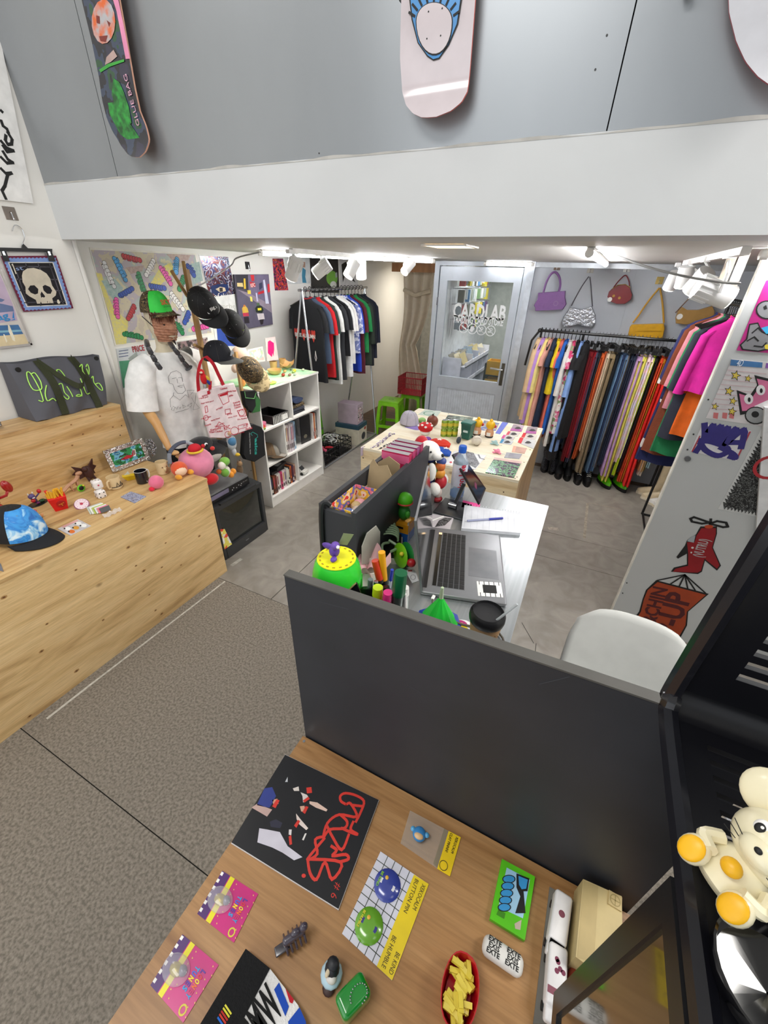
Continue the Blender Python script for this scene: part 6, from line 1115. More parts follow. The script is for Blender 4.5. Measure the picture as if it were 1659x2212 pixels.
# --- side rack half behind the partition
t=T('clothes_rack','black frame rack of bright jackets behind the partition edge','clothes rack',(.83,4.18,0));SZ=1.86
for y in(0,-1.45):
 MB().cyl((0,y,.012),(0,y,SZ),.011,n=8).build('post',bt,t,True);MB().cyl((0,y,.012),(.4,y,.012),.011,n=8).build('foot',bt,t,True)
MB().cyl((0,0,SZ),(0,-1.45,SZ),.012,n=8).build('rail',bt,t,True);MB().cyl((0,0,.03),(0,-1.45,.03),.010,n=8).build('low_rail',bt,t,True);MB().cyl((.4,0,.012),(.4,-1.45,.012),.010,n=8).build('low_rail',bt,t,True)
for i,(c,lab,L,w)in enumerate((('#232a5a','navy and white floral coat on the side rack',1.2,.27),('#7a3a20','brown teddy fleece coat on the side rack',1.1,.25),('#d88a98','pink faux-fur jacket on the side rack',.7,.22),('#1f7a4a','green and yellow top on the side rack',1.05,.2),('#2a2c3a','dark grey jacket on the side rack',.9,.2),('#e86a1c','orange satin jacket on the side rack',.85,.13),('#d8249a','magenta track jacket on the side rack',.5,.17))):
 y=4.12-i*.06;mt=m(c,.95,bump=.5 if 'fleece' in lab or 'fur' in lab else .12,bscale=120)if 'floral' not in lab else patt('navy_floral',['#232a5a','#e0dcd8','#2a3068','#1c2248'],14,'voronoi',.9,pos=[0,.8,.88,.92])
 garment_top(lab,(.83,y,SZ-.075),rad(rnd.uniform(-5,5)),mt,w*.85,L,.05,.45,'jacket','hanging_jacket','jackets on the side rack');hanger('black hanger holding the '+lab,(.83,y,SZ+.014),0,group='hangers on the side rack')
# --- shoes
def shoe(label,loc,rz,mat,sole,tall=.0,L=.27,plat=.03,group='shoes under the rails',laces=None,cat='shoe'):
 t=T('boot' if tall else 'shoe',label,cat,loc,rz,group);outl=[(L*(.5+.5*cos(a))if True else 0,.045*sin(a)*(1.0 if cos(a)>0 else .8))for a in[i*pi/10 for i in range(20)]]
 MB().prism(outl,0,plat).build('sole',sole,t);rg=[]
 for z,x0,x1,w in((plat,.0,L*.99,.044),(plat+.03,.005,L*.985,.042),(plat+.055,.01,L*.8,.036),(plat+.075,.012,L*.55,.033),(plat+.095,.014,L*.46,.034)):
  rg.append([((x0+x1)/2+(x1-x0)/2*cos(a),w*sin(a),z)for a in[i*pi/8 for i in range(16)]])
 if tall:
  for z in(.14,.2,tall):rg.append([(.065+.055*cos(a),.045*sin(a),plat+z)for a in[i*pi/8 for i in range(16)]])
 MB().loft(rg,cap=False).build('upper',mat,t,True)
 if laces:
  for k in range(5):MB().tube([(L*.72-k*.022,-.022,plat+.058+k*.011),(L*.70-k*.022,0,plat+.066+k*.011),(L*.72-k*.022,.022,plat+.058+k*.011)],.003,5).build('lace',laces,t)
 return t
bl=m('#141416',.35);rs=BLK;sp_=patt('glitter',['#3a3a40','#6a6a72','#2a2a2e'],200,'voronoi',.3,metal=.4)
sx=[(1172,1012,'dark glitter boot nearest the table, first of its pair',sp_,.26,None),(1188,1016,'dark glitter boot nearest the table, second of its pair',sp_,.26,None),(1202,1026,'black lace-up boot, first of its pair',bl,.24,None),(1221,1030,'black lace-up boot, second of its pair',bl,.24,None),(1243,1038,'black shoe with white laces, first of its pair',bl,0,WHT),(1263,1042,'black shoe with white laces, second of its pair',bl,0,WHT),(1289,1045,'shiny lime green platform shoe, first of its pair',m('#5ac010',.15,coat=.6),0,None),(1322,1052,'shiny lime green platform shoe, second of its pair',m('#5ac010',.15,coat=.6),0,None)]
for x,y,lab,mt,tall,lc in sx:
 p=Pz(x,y,0);shoe(lab,(p.x,p.y+.14,0.0),rad(-90+(28 if 'green' in lab else 6)),mt,rs,tall,plat=.04,laces=lc)
cr=m('#dccaa8',.5)
for x,y,lab,mt,tall in((1378,1070,'cream knee boot, first of its pair under the side rack',cr,.42),(1388,1082,'cream knee boot, second of its pair under the side rack',cr,.42),(1404,1095,'white trainer, first of its pair under the side rack',WHT,0),(1414,1101,'white trainer, second of its pair under the side rack',WHT,0)):
 p=Pz(x,y,0);shoe(lab,(p.x+.25,p.y+.06,.0),rad(178),mt,m('#e8dcc4',.6),tall,plat=.025)
# --- handbags on the back wall
H7=ZS(1080,540,260/1659);H1=ZS(1300,520,359/1659);YH=YW-.06
def hbag(label,fn,px,mat,th=.06,y=YH):
 pl=PL(Py(*fn(px[0])[0],y),(1,0,0),(0,0,1));t=flatbag('handbag',label,pl,fn(px),mat,th,'handbag');t['group']='handbags on the back wall';return t,pl
def strap(t,pl,fn,pts,r,mat,z=0,name='strap',k=5):MB().tube(smoothp([(*pl.uv(*fn(p)[0]),z)for p in pts],k),r,7).build(name,mat,t,True)
lav=m('#7d5590',.45,bump=.1,bscale=60)
t,pl=hbag('lavender structured handbag with a heart tag on the back wall',H7,[(530,590),(905,562),(900,650),(918,745),(870,820),(490,840),(488,790),(470,765),(520,680)],lav)
strap(t,pl,H7,[(600,590),(640,450),(700,340),(765,305),(820,370),(835,480),(815,575)],.011,lav,.02,'handle');MB().prism(pl.U(H7((530,735),(620,735),(600,800),(570,810),(540,795))),.031,.037).build('heart_tag',lav,t);MB().prism(pl.U(H7((640,745),(840,720),(880,740),(880,765),(640,780))),.031,.036).build('belt',lav,t);MB().ring(pl.uv(*H7((775,735))[0]),.02,.007,.038).build('buckle',m('#8a6a9a',.3),t)
slv=m('#a6a8ae',.25,.75,bump=1.0,bscale=35)
t,pl=hbag('silver ruched shoulder bag with a scalloped base',H7,[(970,790),(1120,815),(1270,780),(1320,900),(1320,1000),(1270,1065),(1180,1050),(1070,1020),(960,1050),(870,1050),(855,1000),(880,920)],slv);[strap(t,pl,H7,P,.005,m('#4a4850',.5))for P in([(985,770),(1040,660),(1130,500),(1225,365)],[(1240,370),(1255,500),(1265,640),(1275,780)])]
rd=m('#7a0612',.4)
t,pl=hbag('small red patent purse with a round white tag',H1,[(100,480),(160,440),(230,435),(280,470),(305,540),(290,590),(230,630),(150,632),(90,610),(55,560),(70,510)],rd,.05);strap(t,pl,H1,[(115,470),(170,400),(235,345),(270,400),(275,460)],.005,m('#7a1420',.4))
MB().disc(pl.uv(*H1((80,585))[0]),.02,.028).build('price_tag',WHT,t)
for x,y in((118,550),(175,570)):MB().ball((*pl.uv(*H1((x,y))[0]),.026),.014,(1,1,.3),6,5).build('flower_charm',m('#b8893a',.4),t)
MB().tube([(*pl.uv(*H1(p)[0]),.026)for p in((105,480),(160,442),(235,436),(285,468))],.004,6).build('clasp_frame',m('#c9a860',.3,.8),t)
yl=m('#d8a214',.35,bump=.25,bscale=70)
t,pl=hbag('mustard yellow baguette bag hanging lowest on the wall',H1,[(300,835),(620,825),(628,870),(605,975),(450,978),(255,960),(280,860)],yl);MB().prism(pl.U(H1((318,840),(605,835),(600,895),(325,898),(308,885))),.031,.04).build('flap',yl,t)
for P in([(310,820),(370,740),(460,610),(575,470)],[(580,470),(605,620),(620,820)]):strap(t,pl,H1,P,.008,m('#b88a20',.5))
br_=m('#a8824a',.35,bump=.1,bscale=60)
t,pl=hbag('tan metallic shoulder bag behind the spotlights',H1,[(800,660),(850,690),(960,690),(1100,650),(1125,700),(1105,800),(1060,815),(830,835),(740,825),(735,770),(760,700)],br_);MB().disc(pl.uv(*H1((772,755))[0]),.024,.033).build('price_tag',WHT,t)
for P in([(735,720),(800,650),(915,530)],[(1100,650),(1095,600),(1080,560)]):strap(t,pl,H1,P,.005,m('#6b4a30',.5))
for x,y,lab,mt in((1204,576,'bronze adhesive hook above the lavender handbag',m('#6b5a50',.2,.8)),(1276,582,'pale adhesive hook above the silver bag',m('#b9b8b0',.4)),(1355,580,'grey adhesive hook above the red purse',m('#8d8a86',.3,.7)),(1425,606,'brass adhesive hook above the yellow bag',m('#a89258',.3,.7)),(1512,612,'grey adhesive hook above the tan bag',m('#96938e',.3,.7))):adhook(x,y,Y=YW-.007,mat=mt,label=lab,s=.03)
# ------------------------------------------------------------------ spotlights
def spot(label,p,d,r=.05,L=.13,lamp_e=0,vents=False,track=None):
 t=T('spotlight',label,'light',p);d=Vector(d).normalized();wh=m('#e8e8e6',.35,var=.01)
 MB().cyl(-d*L*.55,d*L*.45,r,n=20).build('can',wh,t,True);MB().cyl(d*L*.45,d*(L*.45+.004),r*.9,n=20).build('lens',m('#fff6e6',.3,var=0,emit=9),t)
 if vents:
  s=d.orthogonal().normalized();q=d.cross(s)
  for k in range(14):a=k*pi/7;c=s*cos(a)+q*sin(a);MB().loft([[-d*L*.55+c*r*1.0+q*0,-d*L*.1+c*r*1.0,-d*L*.1+c*r*1.12,-d*L*.55+c*r*1.12]+[],[x+(c.cross(d))*.004 for x in(-d*L*.55+c*r*1.0,-d*L*.1+c*r*1.0,-d*L*.1+c*r*1.12,-d*L*.55+c*r*1.12)]]).build('cooling_fin',wh,t)
 h=CEIL-p[2]-.03;sd=d.cross(Vector((0,0,1)));sd=(sd.normalized()if sd.length>.01 else Vector((1,0,0)))*(r+.012)
 MB().tube([sd,sd+Vector((0,0,h*.55)),Vector((0,0,h))],.008,6).build('bracket',wh,t,True);MB().bx(-.015,.015,-.05,.05,h-.005,h+.02).build('adapter',wh,t)
 if lamp_e:lamp('SPOT','spot_lamp',Vector(p)+d*(L*.5+.01),lamp_e*1.5,.03,aim=Vector(p)+d,col=(1,.95,.86),spot=75,blend=.6)
for i,(x,y,X,d,lab,e,v)in enumerate(((634,583,-1.98,(-.5,.1,-.75),'big ribbed white spotlight nearest over the bookcase',11,True),(694,582,-1.98,(-.75,-.35,-.6),'second ribbed white spotlight over the chrome rack',9,True),(759,583,-1.98,(-.3,-.5,-.8),'white can spotlight over the chrome rack, third along',8,False),(780,585,-1.98,(.15,-.2,-.95),'white can spotlight over the chrome rack, fourth along',0,False),(881,578,-1.72,(-.25,-.75,-.6),'small white spotlight in front of the curtain',3,False))):
 spot(lab,Px(x,y,X),d,.045 if i!=4 else .04,.13,e,v)
t=T('light_track','white ceiling track carrying the spotlights over the bookcase','track',(-1.98,2.6,CEIL-.03));MB().bx(-.016,.016,0,2.4,0,.028).build('rail',WHT,t)
t=T('light_track','white ceiling track carrying the spotlights beside the partition','track',(.44,2.30,CEIL-.03));MB().bx(-.016,.016,0,1.7,0,.028).build('rail',WHT,t)
for i,(x,y,X,d,lab,e,v)in enumerate(((1452,608,.42,(-.1,.35,-.9),'white can spotlight furthest along the right track',10,False),(1478,600,.42,(.1,.2,-.95),'white can spotlight second furthest on the right track',0,False),(1507,610,.43,(-.35,.5,-.8),'white cone spotlight in the middle of the right track',8,False),(1545,632,.44,(.8,.1,-.25),'large ribbed spotlight facing sideways on the right track',5,True))):
 spot(lab,Px(x,y,X),d,.05 if i==3 else .045,.15 if i==3 else .12,e,v)
t=T('paper_tag','two printed paper tags hanging from the right light track','tag',Px(1578,575,.46)+Vector((0,-.03,0)))
for x in(-.03,.012):MB().bx(x,x+.036,-.001,.001,-.09,.05).build('tag',m('#e6d8c4' if x<0 else '#ece6dc',.6),t)
# ------------------------------------------------------------------ card shop behind the glass
t=T('card_display','white slotted card display unit inside the glass-door shop','display',(-1.70,5.22,0));wp=m('#dcdde8',.45)
MB().bx(0,.24,0,.012,0,1.08).build('end_panel',wp,t)
for k in range(1,5):MB().bx(0,.30,.012+k*.3,.022+k*.3,0,1.1).build('divider',wp,t)
for z in(.25,.5,.75,.97):MB().bx(.0,.30,.012,1.22,z,z+.012).build('tray',wp,t);MB().bx(.29,.30,.012,1.22,z,z+.06).build('tray_lip',wp,t)
for k in range(4):
 for j in range(3):MB().box((.08+.07*j,.17+k*.3,1.04+.01*j),(.006,.24,.14),(0,-.5,0)).build('card_pack',m(rnd.choice(['#b8a878','#8a8478','#c9b8b0','#7a8a98','#d8ccb0']),.4),t)
for i in range(64):
 r,k=divmod(i,16);c=rnd.choice(['#8a9098','#3a3c40','#b8c0c4','#4a7fb0','#c84a4a','#d8c83a','#5a5248','#a8b0a0','#e0e0de','#7a9a6a','#6a4a7a'])
 t=T('blister_pack',f'{cname(c)} blister pack, {ORD[k]} peg along the {ORD[r]} row on the card shop wall','packet',(-1.66+.02*rnd.random(),5.40+k*.085,2.0-r*.17),rad(rnd.uniform(-8,8)),'packets on the shop wall');h=rnd.uniform(.10,.15);MB().bx(0,.075,-.012,.012,-h,0).build('pack',m(c,.25,coat=.4),t);MB().tube([(-.12,0,.012),(.1,0,.012)],.003,5).build('peg',CHR,t)
t=T('shop_counter','dark marbled counter inside the card shop','counter',(-.72,6.1,0));MB().bx(-.3,.6,0,1.0,0,.98).build('body',patt('marble',['#3a3a38','#4a4a46','#2c2c2a'],4,'noise',.4,dist=2),t);MB().bx(-.32,.6,-.02,1.0,.98,1.0).build('top',m('#6a6a66',.3),t);MB().bx(-.1,.3,.2,.25,1.0,1.35).build('monitor',BLK,t)
for i,z in enumerate((.56,.80)):
 t=T('parts_bin',f'{("lower", "upper")[i]} yellow plastic bin inside the card shop','bin',(-1.27,5.85,z));yb=m('#d8a414',.4);MB().bx(0,.22,0,.012,0,.18).build('side',yb,t);MB().bx(0,.22,.2,.212,0,.18).build('side',yb,t);MB().bx(0,.24,.012,.2,0,.012).build('floor',yb,t);MB().loft([[(.22,.012,.012),(.22,.2,.012),(.23,.2,.012),(.23,.012,.012)],[(.3,.012,.12),(.3,.2,.12),(.31,.2,.12),(.31,.012,.12)]]).build('lip',yb,t);MB().bx(0,.012,.012,.2,.012,.18).build('back',yb,t)
t=T('bin_stand','dark stand holding the yellow bins inside the card shop','stand',(-1.29,5.84,0));MB().bx(0,.02,-.02,.26,0,.95).build('upright',BLK,t);MB().bx(0,.26,0,.22,.54,.559).build('ledge',BLK,t);MB().bx(0,.26,0,.22,.78,.799).build('ledge',BLK,t)
blob('shop_figure','pink and purple figurine inside the card shop',(-.72,6.25,1.0),[('base',(0,0,.14),.06,(1,1,2.2),'#2a2030'),('body',(0,0,.3),.05,(1,1,1.6),'#a04ac0'),('head',(0,0,.42),.045,(1,1,1),'#e8a8c8')],group='card shop goods')
# ================================================================== FAR TABLE GOODS
FZ=.9005;F4=ZS(780,860,420/1659);gf='merchandise on the plywood box table'
def f4(x,y,z=FZ):return Pz(*F4((x,y))[0],z)
def flat(name,label,cat,fn,px,mat,z=FZ,th=.002,group=gf):return card_on(name,label,cat,fn(px),z,mat,th,group)
t,pl=flat('print_sheet','clear sleeve with a green leaf drawing at the table corner','print',F4,[(485,140),(545,100),(685,112),(640,165)],m('#c8d4c8',.25),th=.001);art(t,pl,m('#3a7a58',.4),F4([(580+45*cos(rad(a)),130+16*sin(rad(a)))for a in range(0,360,30)]),.0014,w=.01)
for i,(c,lab,P)in enumerate((('#b8a8c8','lilac beaded bracelet laid along the table edge',[(90,430),(150,385),(200,350),(250,300)]),('#7a6a8a','purple and white beaded bracelet on the table',[(130,420),(190,370),(240,330),(285,305)]),('#1c1a1c','black knotted cord bracelet on the table',[(155,440),(200,410),(240,395),(300,360)]),('#9ab0c0','pale blue thin cord bracelet on the table',[(215,465),(260,440),(300,420)]))):
 t=T('bracelet',lab,'bracelet',f4(*P[0]),0,gf);q=smoothp([f4(*p)-f4(*P[0])+Vector((0,0,.004))for p in P],5)
 for k,p in enumerate(q):MB().ball(p+Vector((rnd.uniform(-.006,.006),0,0)),.0075,(1,1,.6),7,5).build('bead',m(c if k%3 else '#e8e4e4',.3),t,True)
cap('cap','grey-lilac cap with black strap lying on the box table',f4(410,225)+Vector((0,0,.012)),(.75,-.4,0),(0,0,1),m('#b0acb8',.8),m('#8a78b8',.8),s=.9)
blob('plush_nut','round brown plush acorn behind the toadstool plush',f4(605,240),[('body',(0,0,.045),.048,(1,1,1),'#6b3018'),('stem',(0,0,.095),.008,(1,1,1.5),'#2a1810')],'soft toy',gf);blob('plush_leaf','small green and yellow plush beside the toadstool plush',f4(520,215),[('body',(0,0,.025),.028,(1.2,1,.9),'#8ab868'),('tip',(-.03,0,.02),.02,(1,1,.8),'#e0cc4a')],'soft toy',gf)
t=blob('toadstool_plush','red white-spotted toadstool plush on the box table',f4(545,310),[('stalk',(0,0,.025),.035,(1.2,1.2,.8),'#e8e4dc'),('hood',(0,0,.06),.052,(1.15,1.15,.75),'#c01018')],'soft toy',gf,rough=.8)
for a,e in((0,.4),(1.2,.5),(2.4,.4),(3.6,.5),(4.9,.3),(5.6,.7),(.5,1.2)):MB().ball((.058*cos(a-1.2)*cos(e),.058*sin(a-1.2)*cos(e),.062+.038*sin(e)),.011,(1,1,.7),8,6).build('spot',m('#f2f0ec',.8),t,True)
# six-pack of cans
for k in range(6):
 x=(705,752,800)[k%3];p=f4(x,338 if k<3 else 345,FZ);p=f4((705,752,800)[k%3]-4,325);z=0 if k<3 else .066
 t=T('drink_can',f'{("lower", "upper")[k//3]} green drink can, {ORD[k % 3]} from the toadstool in the stacked pack','can',p+Vector((0,0,z)),0,'green cans on the box table');MB().lathe([(.02,0),(.023,.004),(.023,.057),(.019,.063)],16).build('body',m('#8aa83a',.25,.3),t,True);MB().lathe([(.019,.063),(.02,.065),(.017,.0645)],16).build('lid',CHR,t,True);MB().lathe([(.0234,.02),(.0234,.045)],16,cap=False).build('label',m('#c8b83a',.4),t,True)
t=T('mini_bin','small teal wheelie bin with white print on the box table','bin',f4(900,345),rad(-8),gf);tg=m('#1a5a50',.4)
MB().loft([[(-.03,-.034,.006),(.03,-.034,.006),(.03,.034,.006),(-.03,.034,.006)],[(-.04,-.045,.12),(.04,-.045,.12),(.04,.045,.12),(-.04,.045,.12)]]).build('body',tg,t);MB().rbox((0,0,.128),(.092,.1,.018),.008).build('lid',tg,t);[MB().cyl((s*.034,.03,.01),(s*.04,.03,.01),.011,n=10).build('wheel',BLK,t)for s in(-1,1)]
MB().poly([(-.02,.0),(.02,0),(.016,.03),(-.016,.03)]).build('print',m('#c8d8d4',.5),t,loc=(0,-.0425,.06),rot=(rad(84),0,0))
for x,lab in((985,'yellow-haired rubber figure seen from behind, nearer the bin'),(1090,'yellow-haired rubber figure seen from behind, further from the bin')):
 t=T('rubber_figure',lab,'figure',f4(x,312 if x<1000 else 330),rad(90),'yellow-haired figures');MB().lathe([(.03,0),(.033,.008),(.03,.012)],18).build('base',BLK,t,True);MB().lathe([(.03,.012),(.034,.03),(.028,.055),(.02,.07)],18).build('body',m('#d8a078',.45),t,True);MB().ball((0,0,.095),.036,(1,1,.95)).build('hair',m('#e8b414',.4),t,True);MB().ball((0,0,.132),.013).build('hair_bun',m('#e8b414',.4),t,True);MB().ball((.0,-.035,.09),.012).build('ear_bow',m('#b81c2c',.4),t,True);MB().box((-.033,0,.03),(.002,.03,.026)).build('price_label',WHT,t)
t=T('baseball','white stitched baseball on the box table','ball',f4(980,400)+Vector((0,0,.0365)),.4,gf);MB().ball((0,0,0),.0365,n=22,q=14).build('ball',m('#d8d0c0',.6),t,True)
for s in(-1,1):MB().tube([(.0368*sin(a)*.75,s*(.022+.012*cos(2*a)),.0368*cos(a)*.85)for a in[i*pi/10 for i in range(20)]],.0012,4,closed=True).build('stitching',m('#8a6a58',.6),t)
for lab,x,y,c in(('red knitted beanie with a white star on the box table',665,395,'#c8301c'),('blue knitted beanie with white stars on the box table',665,465,'#1c4aa0')):
 t=T('beanie',lab,'hat',f4(x,y),rad(10),gf);MB().grid(lambda u,v:(-.085+.17*u,-.055+.12*v*(1-.3*(2*u-1)**2),.006+.030*(1-(2*u-1)**4)*(1-(2*v-1)**4)),16,12).build('knit',m(c,.9,bump=.3,bscale=200),t,True);MB().rbox((0,-.045,.012),(.17,.03,.022),.01).build('cuff',m(c,.9,bump=.3,bscale=200),t,True)
 for k,sx_ in enumerate(((0,),(-.035,.045))['blue' in lab]):MB().poly([((.026 if j%2==0 else .011)*cos(j*pi/5+.3)+sx_,(.026 if j%2==0 else .011)*sin(j*pi/5+.3))for j in range(10)]).build('star',WHT,t,loc=(0,.01,.0375))
t=T('bird_figure','dark grey crumpled bird figure by the blue bottle cap','figure',f4(830,385),0,gf);MB().ball((0,0,.025),.025,(.7,1.3,1),8,6).build('body',m('#2a3440',.6),t,20);MB().loft([[(0,.02,.03),(.006,.02,.03),(.003,.02,.036)],[(.0,.05,.075),(.002,.05,.075),(.001,.05,.077)]]).build('wing',m('#2a3440',.6),t)
t=T('purple_cloth','crumpled purple cloth behind the magenta binders','cloth',f4(565,370),0,gf);MB().ball((0,0,.015),.03,(1,1.2,.7),10,7).build('cloth',m('#6a3a8a',.9),t,20)
t,pl=flat('art_print','white art print with a black swirl lying behind the tablet','print',F4,[(690,560),(800,450),(1070,490),(975,610)],m('#dcdcde',.3));art(t,pl,patt('swirl',['#2a2a2e','#8a8a90','#4a4a50','#b8b8bc'],30,'noise',.4,dist=3),F4((890,455),(960,470),(1010,560),(975,600),(900,560)),.0024);art(t,pl,m('#6a6a70',.4),F4((1000,485),(1015,515),(1050,525)),.0026,w=.012);art(t,pl,m('#c03a4a',.4),F4([(765+12*cos(rad(a)),550+8*sin(rad(a)))for a in range(0,360,40)]),.0026)
t,pl=flat('sealed_bag','clear bag with a green and purple camouflage cloth on the table corner','packet',F4,[(1060,640),(1140,515),(1365,555),(1305,685)],patt('bag_camo',['#5a7a58','#8ab890','#4a3a4a','#7a6a78','#c0d0b8'],22,'noise',.12,dist=1.5,coat=1),th=.008);MB().prism(pl.U(F4((1135,515),(1370,552),(1362,570),(1128,532))),.008,.0095).build('header',m('#d8b8b0',.3),t)
for i,(P,c,c2,lab)in enumerate((([(1270,280),(1300,225),(1392,235),(1368,290)],'#b8a8b4','#a85a98','first black charm packet with purple card at the far edge'),([(1400,300),(1420,245),(1508,250),(1492,308)],'#b0a4ac','#a85a98','second black charm packet with purple card at the far edge'),([(1235,315),(1255,285),(1355,300),(1335,328)],'#dcd8d4','#c84a5a','white charm packet with pink side card, furthest row'),([(1195,345),(1215,315),(1315,335),(1295,362)],'#d8d4d4','#c84a8a','white charm packet with magenta side card, middle row'),([(1180,385),(1200,350),(1300,372),(1280,400)],'#d4d8dc','#3a8ab8','white charm packet with blue side card, nearest row'),([(1365,335),(1385,298),(1505,320),(1490,358)],'#dcd8d4','#c8303a','white charm packet with red side card, far right'),([(1335,380),(1355,338),(1500,362),(1470,435)],'#d8d8d8','#c8303a','long white charm packet with red side card'),([(1285,460),(1300,410),(1415,430),(1395,475)],'#e0b8a8','#e8a890','peach pouch packet on the box table'),([(1220,510),(1240,465),(1375,480),(1350,520)],'#b0b0b4','#9a9aa0','grey pouch packet on the box table'))):
 t,pl=flat('charm_packet',lab,'packet',F4,P,m(c,.15,coat=.6),th=.003);P=[Vector(q)for q in P];art(t,pl,m(c2,.4),F4([tuple(P[0]),tuple(P[1]),tuple(P[1].lerp(P[2],.22)),tuple(P[0].lerp(P[3],.22))]if i>1 else[tuple(P[0]),tuple(P[0].lerp(P[1],.35)),tuple(P[3].lerp(P[2],.35)),tuple(P[3])]),.0034)
 if i<7:
  c_=(P[0]+P[1]+P[2]*1.3+P[3]*1.3)/4.6;art(t,pl,m('#3a3638',.5),F4([(c_.x+26*cos(rad(a))*(1+.3*sin(3*rad(a))),c_.y+11*sin(rad(a)))for a in range(0,360,30)]),.0037)
for lab,x,y,c in(('pink plush rabbit keychain on the box table',1160,470,'#e88aa4'),('pale blue plush keychain beside the pink one',1140,395,'#a8c8c8')):t=blob('plush_keychain',lab,f4(x,y),[('body',(0,0,.014),.018,(1.2,1,.7),c),('head',(.0,.02,.016),.013,(1,1,.8),c),('ear',(-.022,.026,.012),.008,(2,.8,.6),c),('leg',(-.02,-.02,.01),.009,(1.4,.8,.7),c),('leg',(.022,-.018,.01),.009,(1.4,.8,.7),c)],'keychain',gf,rough=.9);MB().ring((.045,.0),.008,.002,.003,12).build('key_ring',CHR,t)
t,pl=flat('felt_strip','periwinkle blue felt strip at the back of the box table','strip',F4,[(1145,300),(1205,205),(1255,212),(1185,308)],m('#6a74c0',.8));t,pl=flat('foil_sheet','holographic foil sheet behind the yellow-haired figures','sheet',F4,[(1010,275),(1050,190),(1180,215),(1150,280)],patt('foil2',['#a8b0d8','#d8d0c8','#8a9ad0','#e8e4e0'],14,'noise',.12,metal=.5),th=.001)
t,pl=flat('dark_sheet','dark printed sheet behind the green cans','sheet',F4,[(715,185),(740,145),(960,165),(940,205)],patt('dark_print',['#5a645c','#8a948a','#3a403a'],20,'noise',.2,coat=.6),th=.001)
t,pl=flat('paper_tag','small yellowish paper tag in front of the blue beanie','tag',F4,[(585,490),(600,472),(645,480),(632,500)],m('#c8c49a',.5),th=.001);t=T('bracelet','striped ribbon hanging over the box table corner','ribbon',f4(15,425),0,gf);MB().bx(-.012,-.002,-.006,.03,-.06,.002).build('ribbon',m('#b8a8b8',.7),t,loc=(0,-.005,0))
# ================================================================== CASH DESK GOODS
DZ_=DT+.0005;D1=ZS(660,860,560/1659);D4=ZS(660,1160,300/1659);D5=ZS(780,980,300/1659);gd='things on the cash desk'
def dp(fn,x,y,z=DZ_):return Pz(*fn((x,y))[0],z)
# laptop
A_,B_,C_,D_=Pz(927,1143,DZ_),Pz(1085,1160,DZ_),Pz(1092,1308,DZ_),Pz(912,1287,DZ_);ux=((D_-A_)+(C_-B_)).normalized();o0=A_.lerp(D_,.5)
pl=PL(o0,ux,Vector((-ux.y,ux.x,0)));t=TP('laptop','open space-grey laptop with a cartoon sticker on the cash desk','laptop',pl,gd);lw,ld=.352,.243;lg=m('#909194',.4,.6,var=.02)
MB().rbox((0,ld/2,.007),(lw,ld,.014),.006).build('base',lg,t,True);MB().prism(rect(-.145,.145,.028,.125),.0138,.0142).build('keyboard_well',m('#6e6f72',.5),t)
ky=m('#0f1012',.45)
for r in range(5):
 n=14;
 for k in range(n):
  if r==4 and 3<k<10:continue
  MB().bx(-.142+k*.0205,-.142+k*.0205+.018,.046+r*.0158,.046+r*.0158+.0136,.0142,.0155).build('key',ky,t)
MB().bx(-.142+4*.0205,-.142+9*.0205+.018,.046+4*.0158,.046+4*.0158+.0136,.0142,.0155).build('space_bar',ky,t);MB().prism(rect(-.142,.142,.031,.042),.0142,.0148).build('touch_bar',m('#0a0a0a',.2),t);MB().prism(rect(-.142,-.13,.031,.042),.0148,.015).build('touch_bar_key',m('#e8c89a',.3,emit=.6),t)
MB().prism(rect(-.075,.075,.135,.225),.0138,.0144).build('trackpad',m('#84858a',.35,.5),t);MB().prism(rect(-lw/2+.02,lw/2-.02,.004,.016),.0138,.0146).build('hinge',BLK,t)
ang=rad(82);ly=lambda s,off=0:(-s*cos(ang)-off*sin(ang)+.006,.012+s*sin(ang)-off*cos(ang))
def lidq(x0,x1,s0,s1,o0_,o1_):return[(x,*ly(s,o))for x,s,o in((x0,s0,o0_),(x1,s0,o0_),(x1,s1,o0_),(x0,s1,o0_),(x0,s0,o1_),(x1,s0,o1_),(x1,s1,o1_),(x0,s1,o1_))]
FB=[(0,1,2,3),(4,5,6,7),(0,1,5,4),(1,2,6,5),(2,3,7,6),(3,0,4,7)]
MB().add(lidq(-lw/2,lw/2,0,.24,0,.006),FB).build('lid',lg,t);MB().add(lidq(-lw/2+.003,lw/2-.003,.004,.237,-.001,0),FB).build('screen',m('#0c0d10',.05,var=0,coat=1),t)
sq=D1((1090,1195),(1245,1205),(1260,1300),(1100,1290));P2=pl.U(sq);MB().poly(P2,.0146).build('sticker',m('#f0f0ee',.5),t);MB().poly([tuple(Vector(q).lerp(sum((Vector(v)for v in P2),Vector((0,0)))/4,.45))for q in P2],.015).build('sticker_print',INK,t)
for k in range(5):a=Vector(P2[0]).lerp(Vector(P2[1]),k/5+.1);b2=Vector(P2[3]).lerp(Vector(P2[2]),k/5+.1);MB().line([tuple(a),tuple(a.lerp(b2,.22))],.002,.0151).line([tuple(b2),tuple(b2.lerp(a,.22))],.002,.0151).build('sticker_print',INK,t)
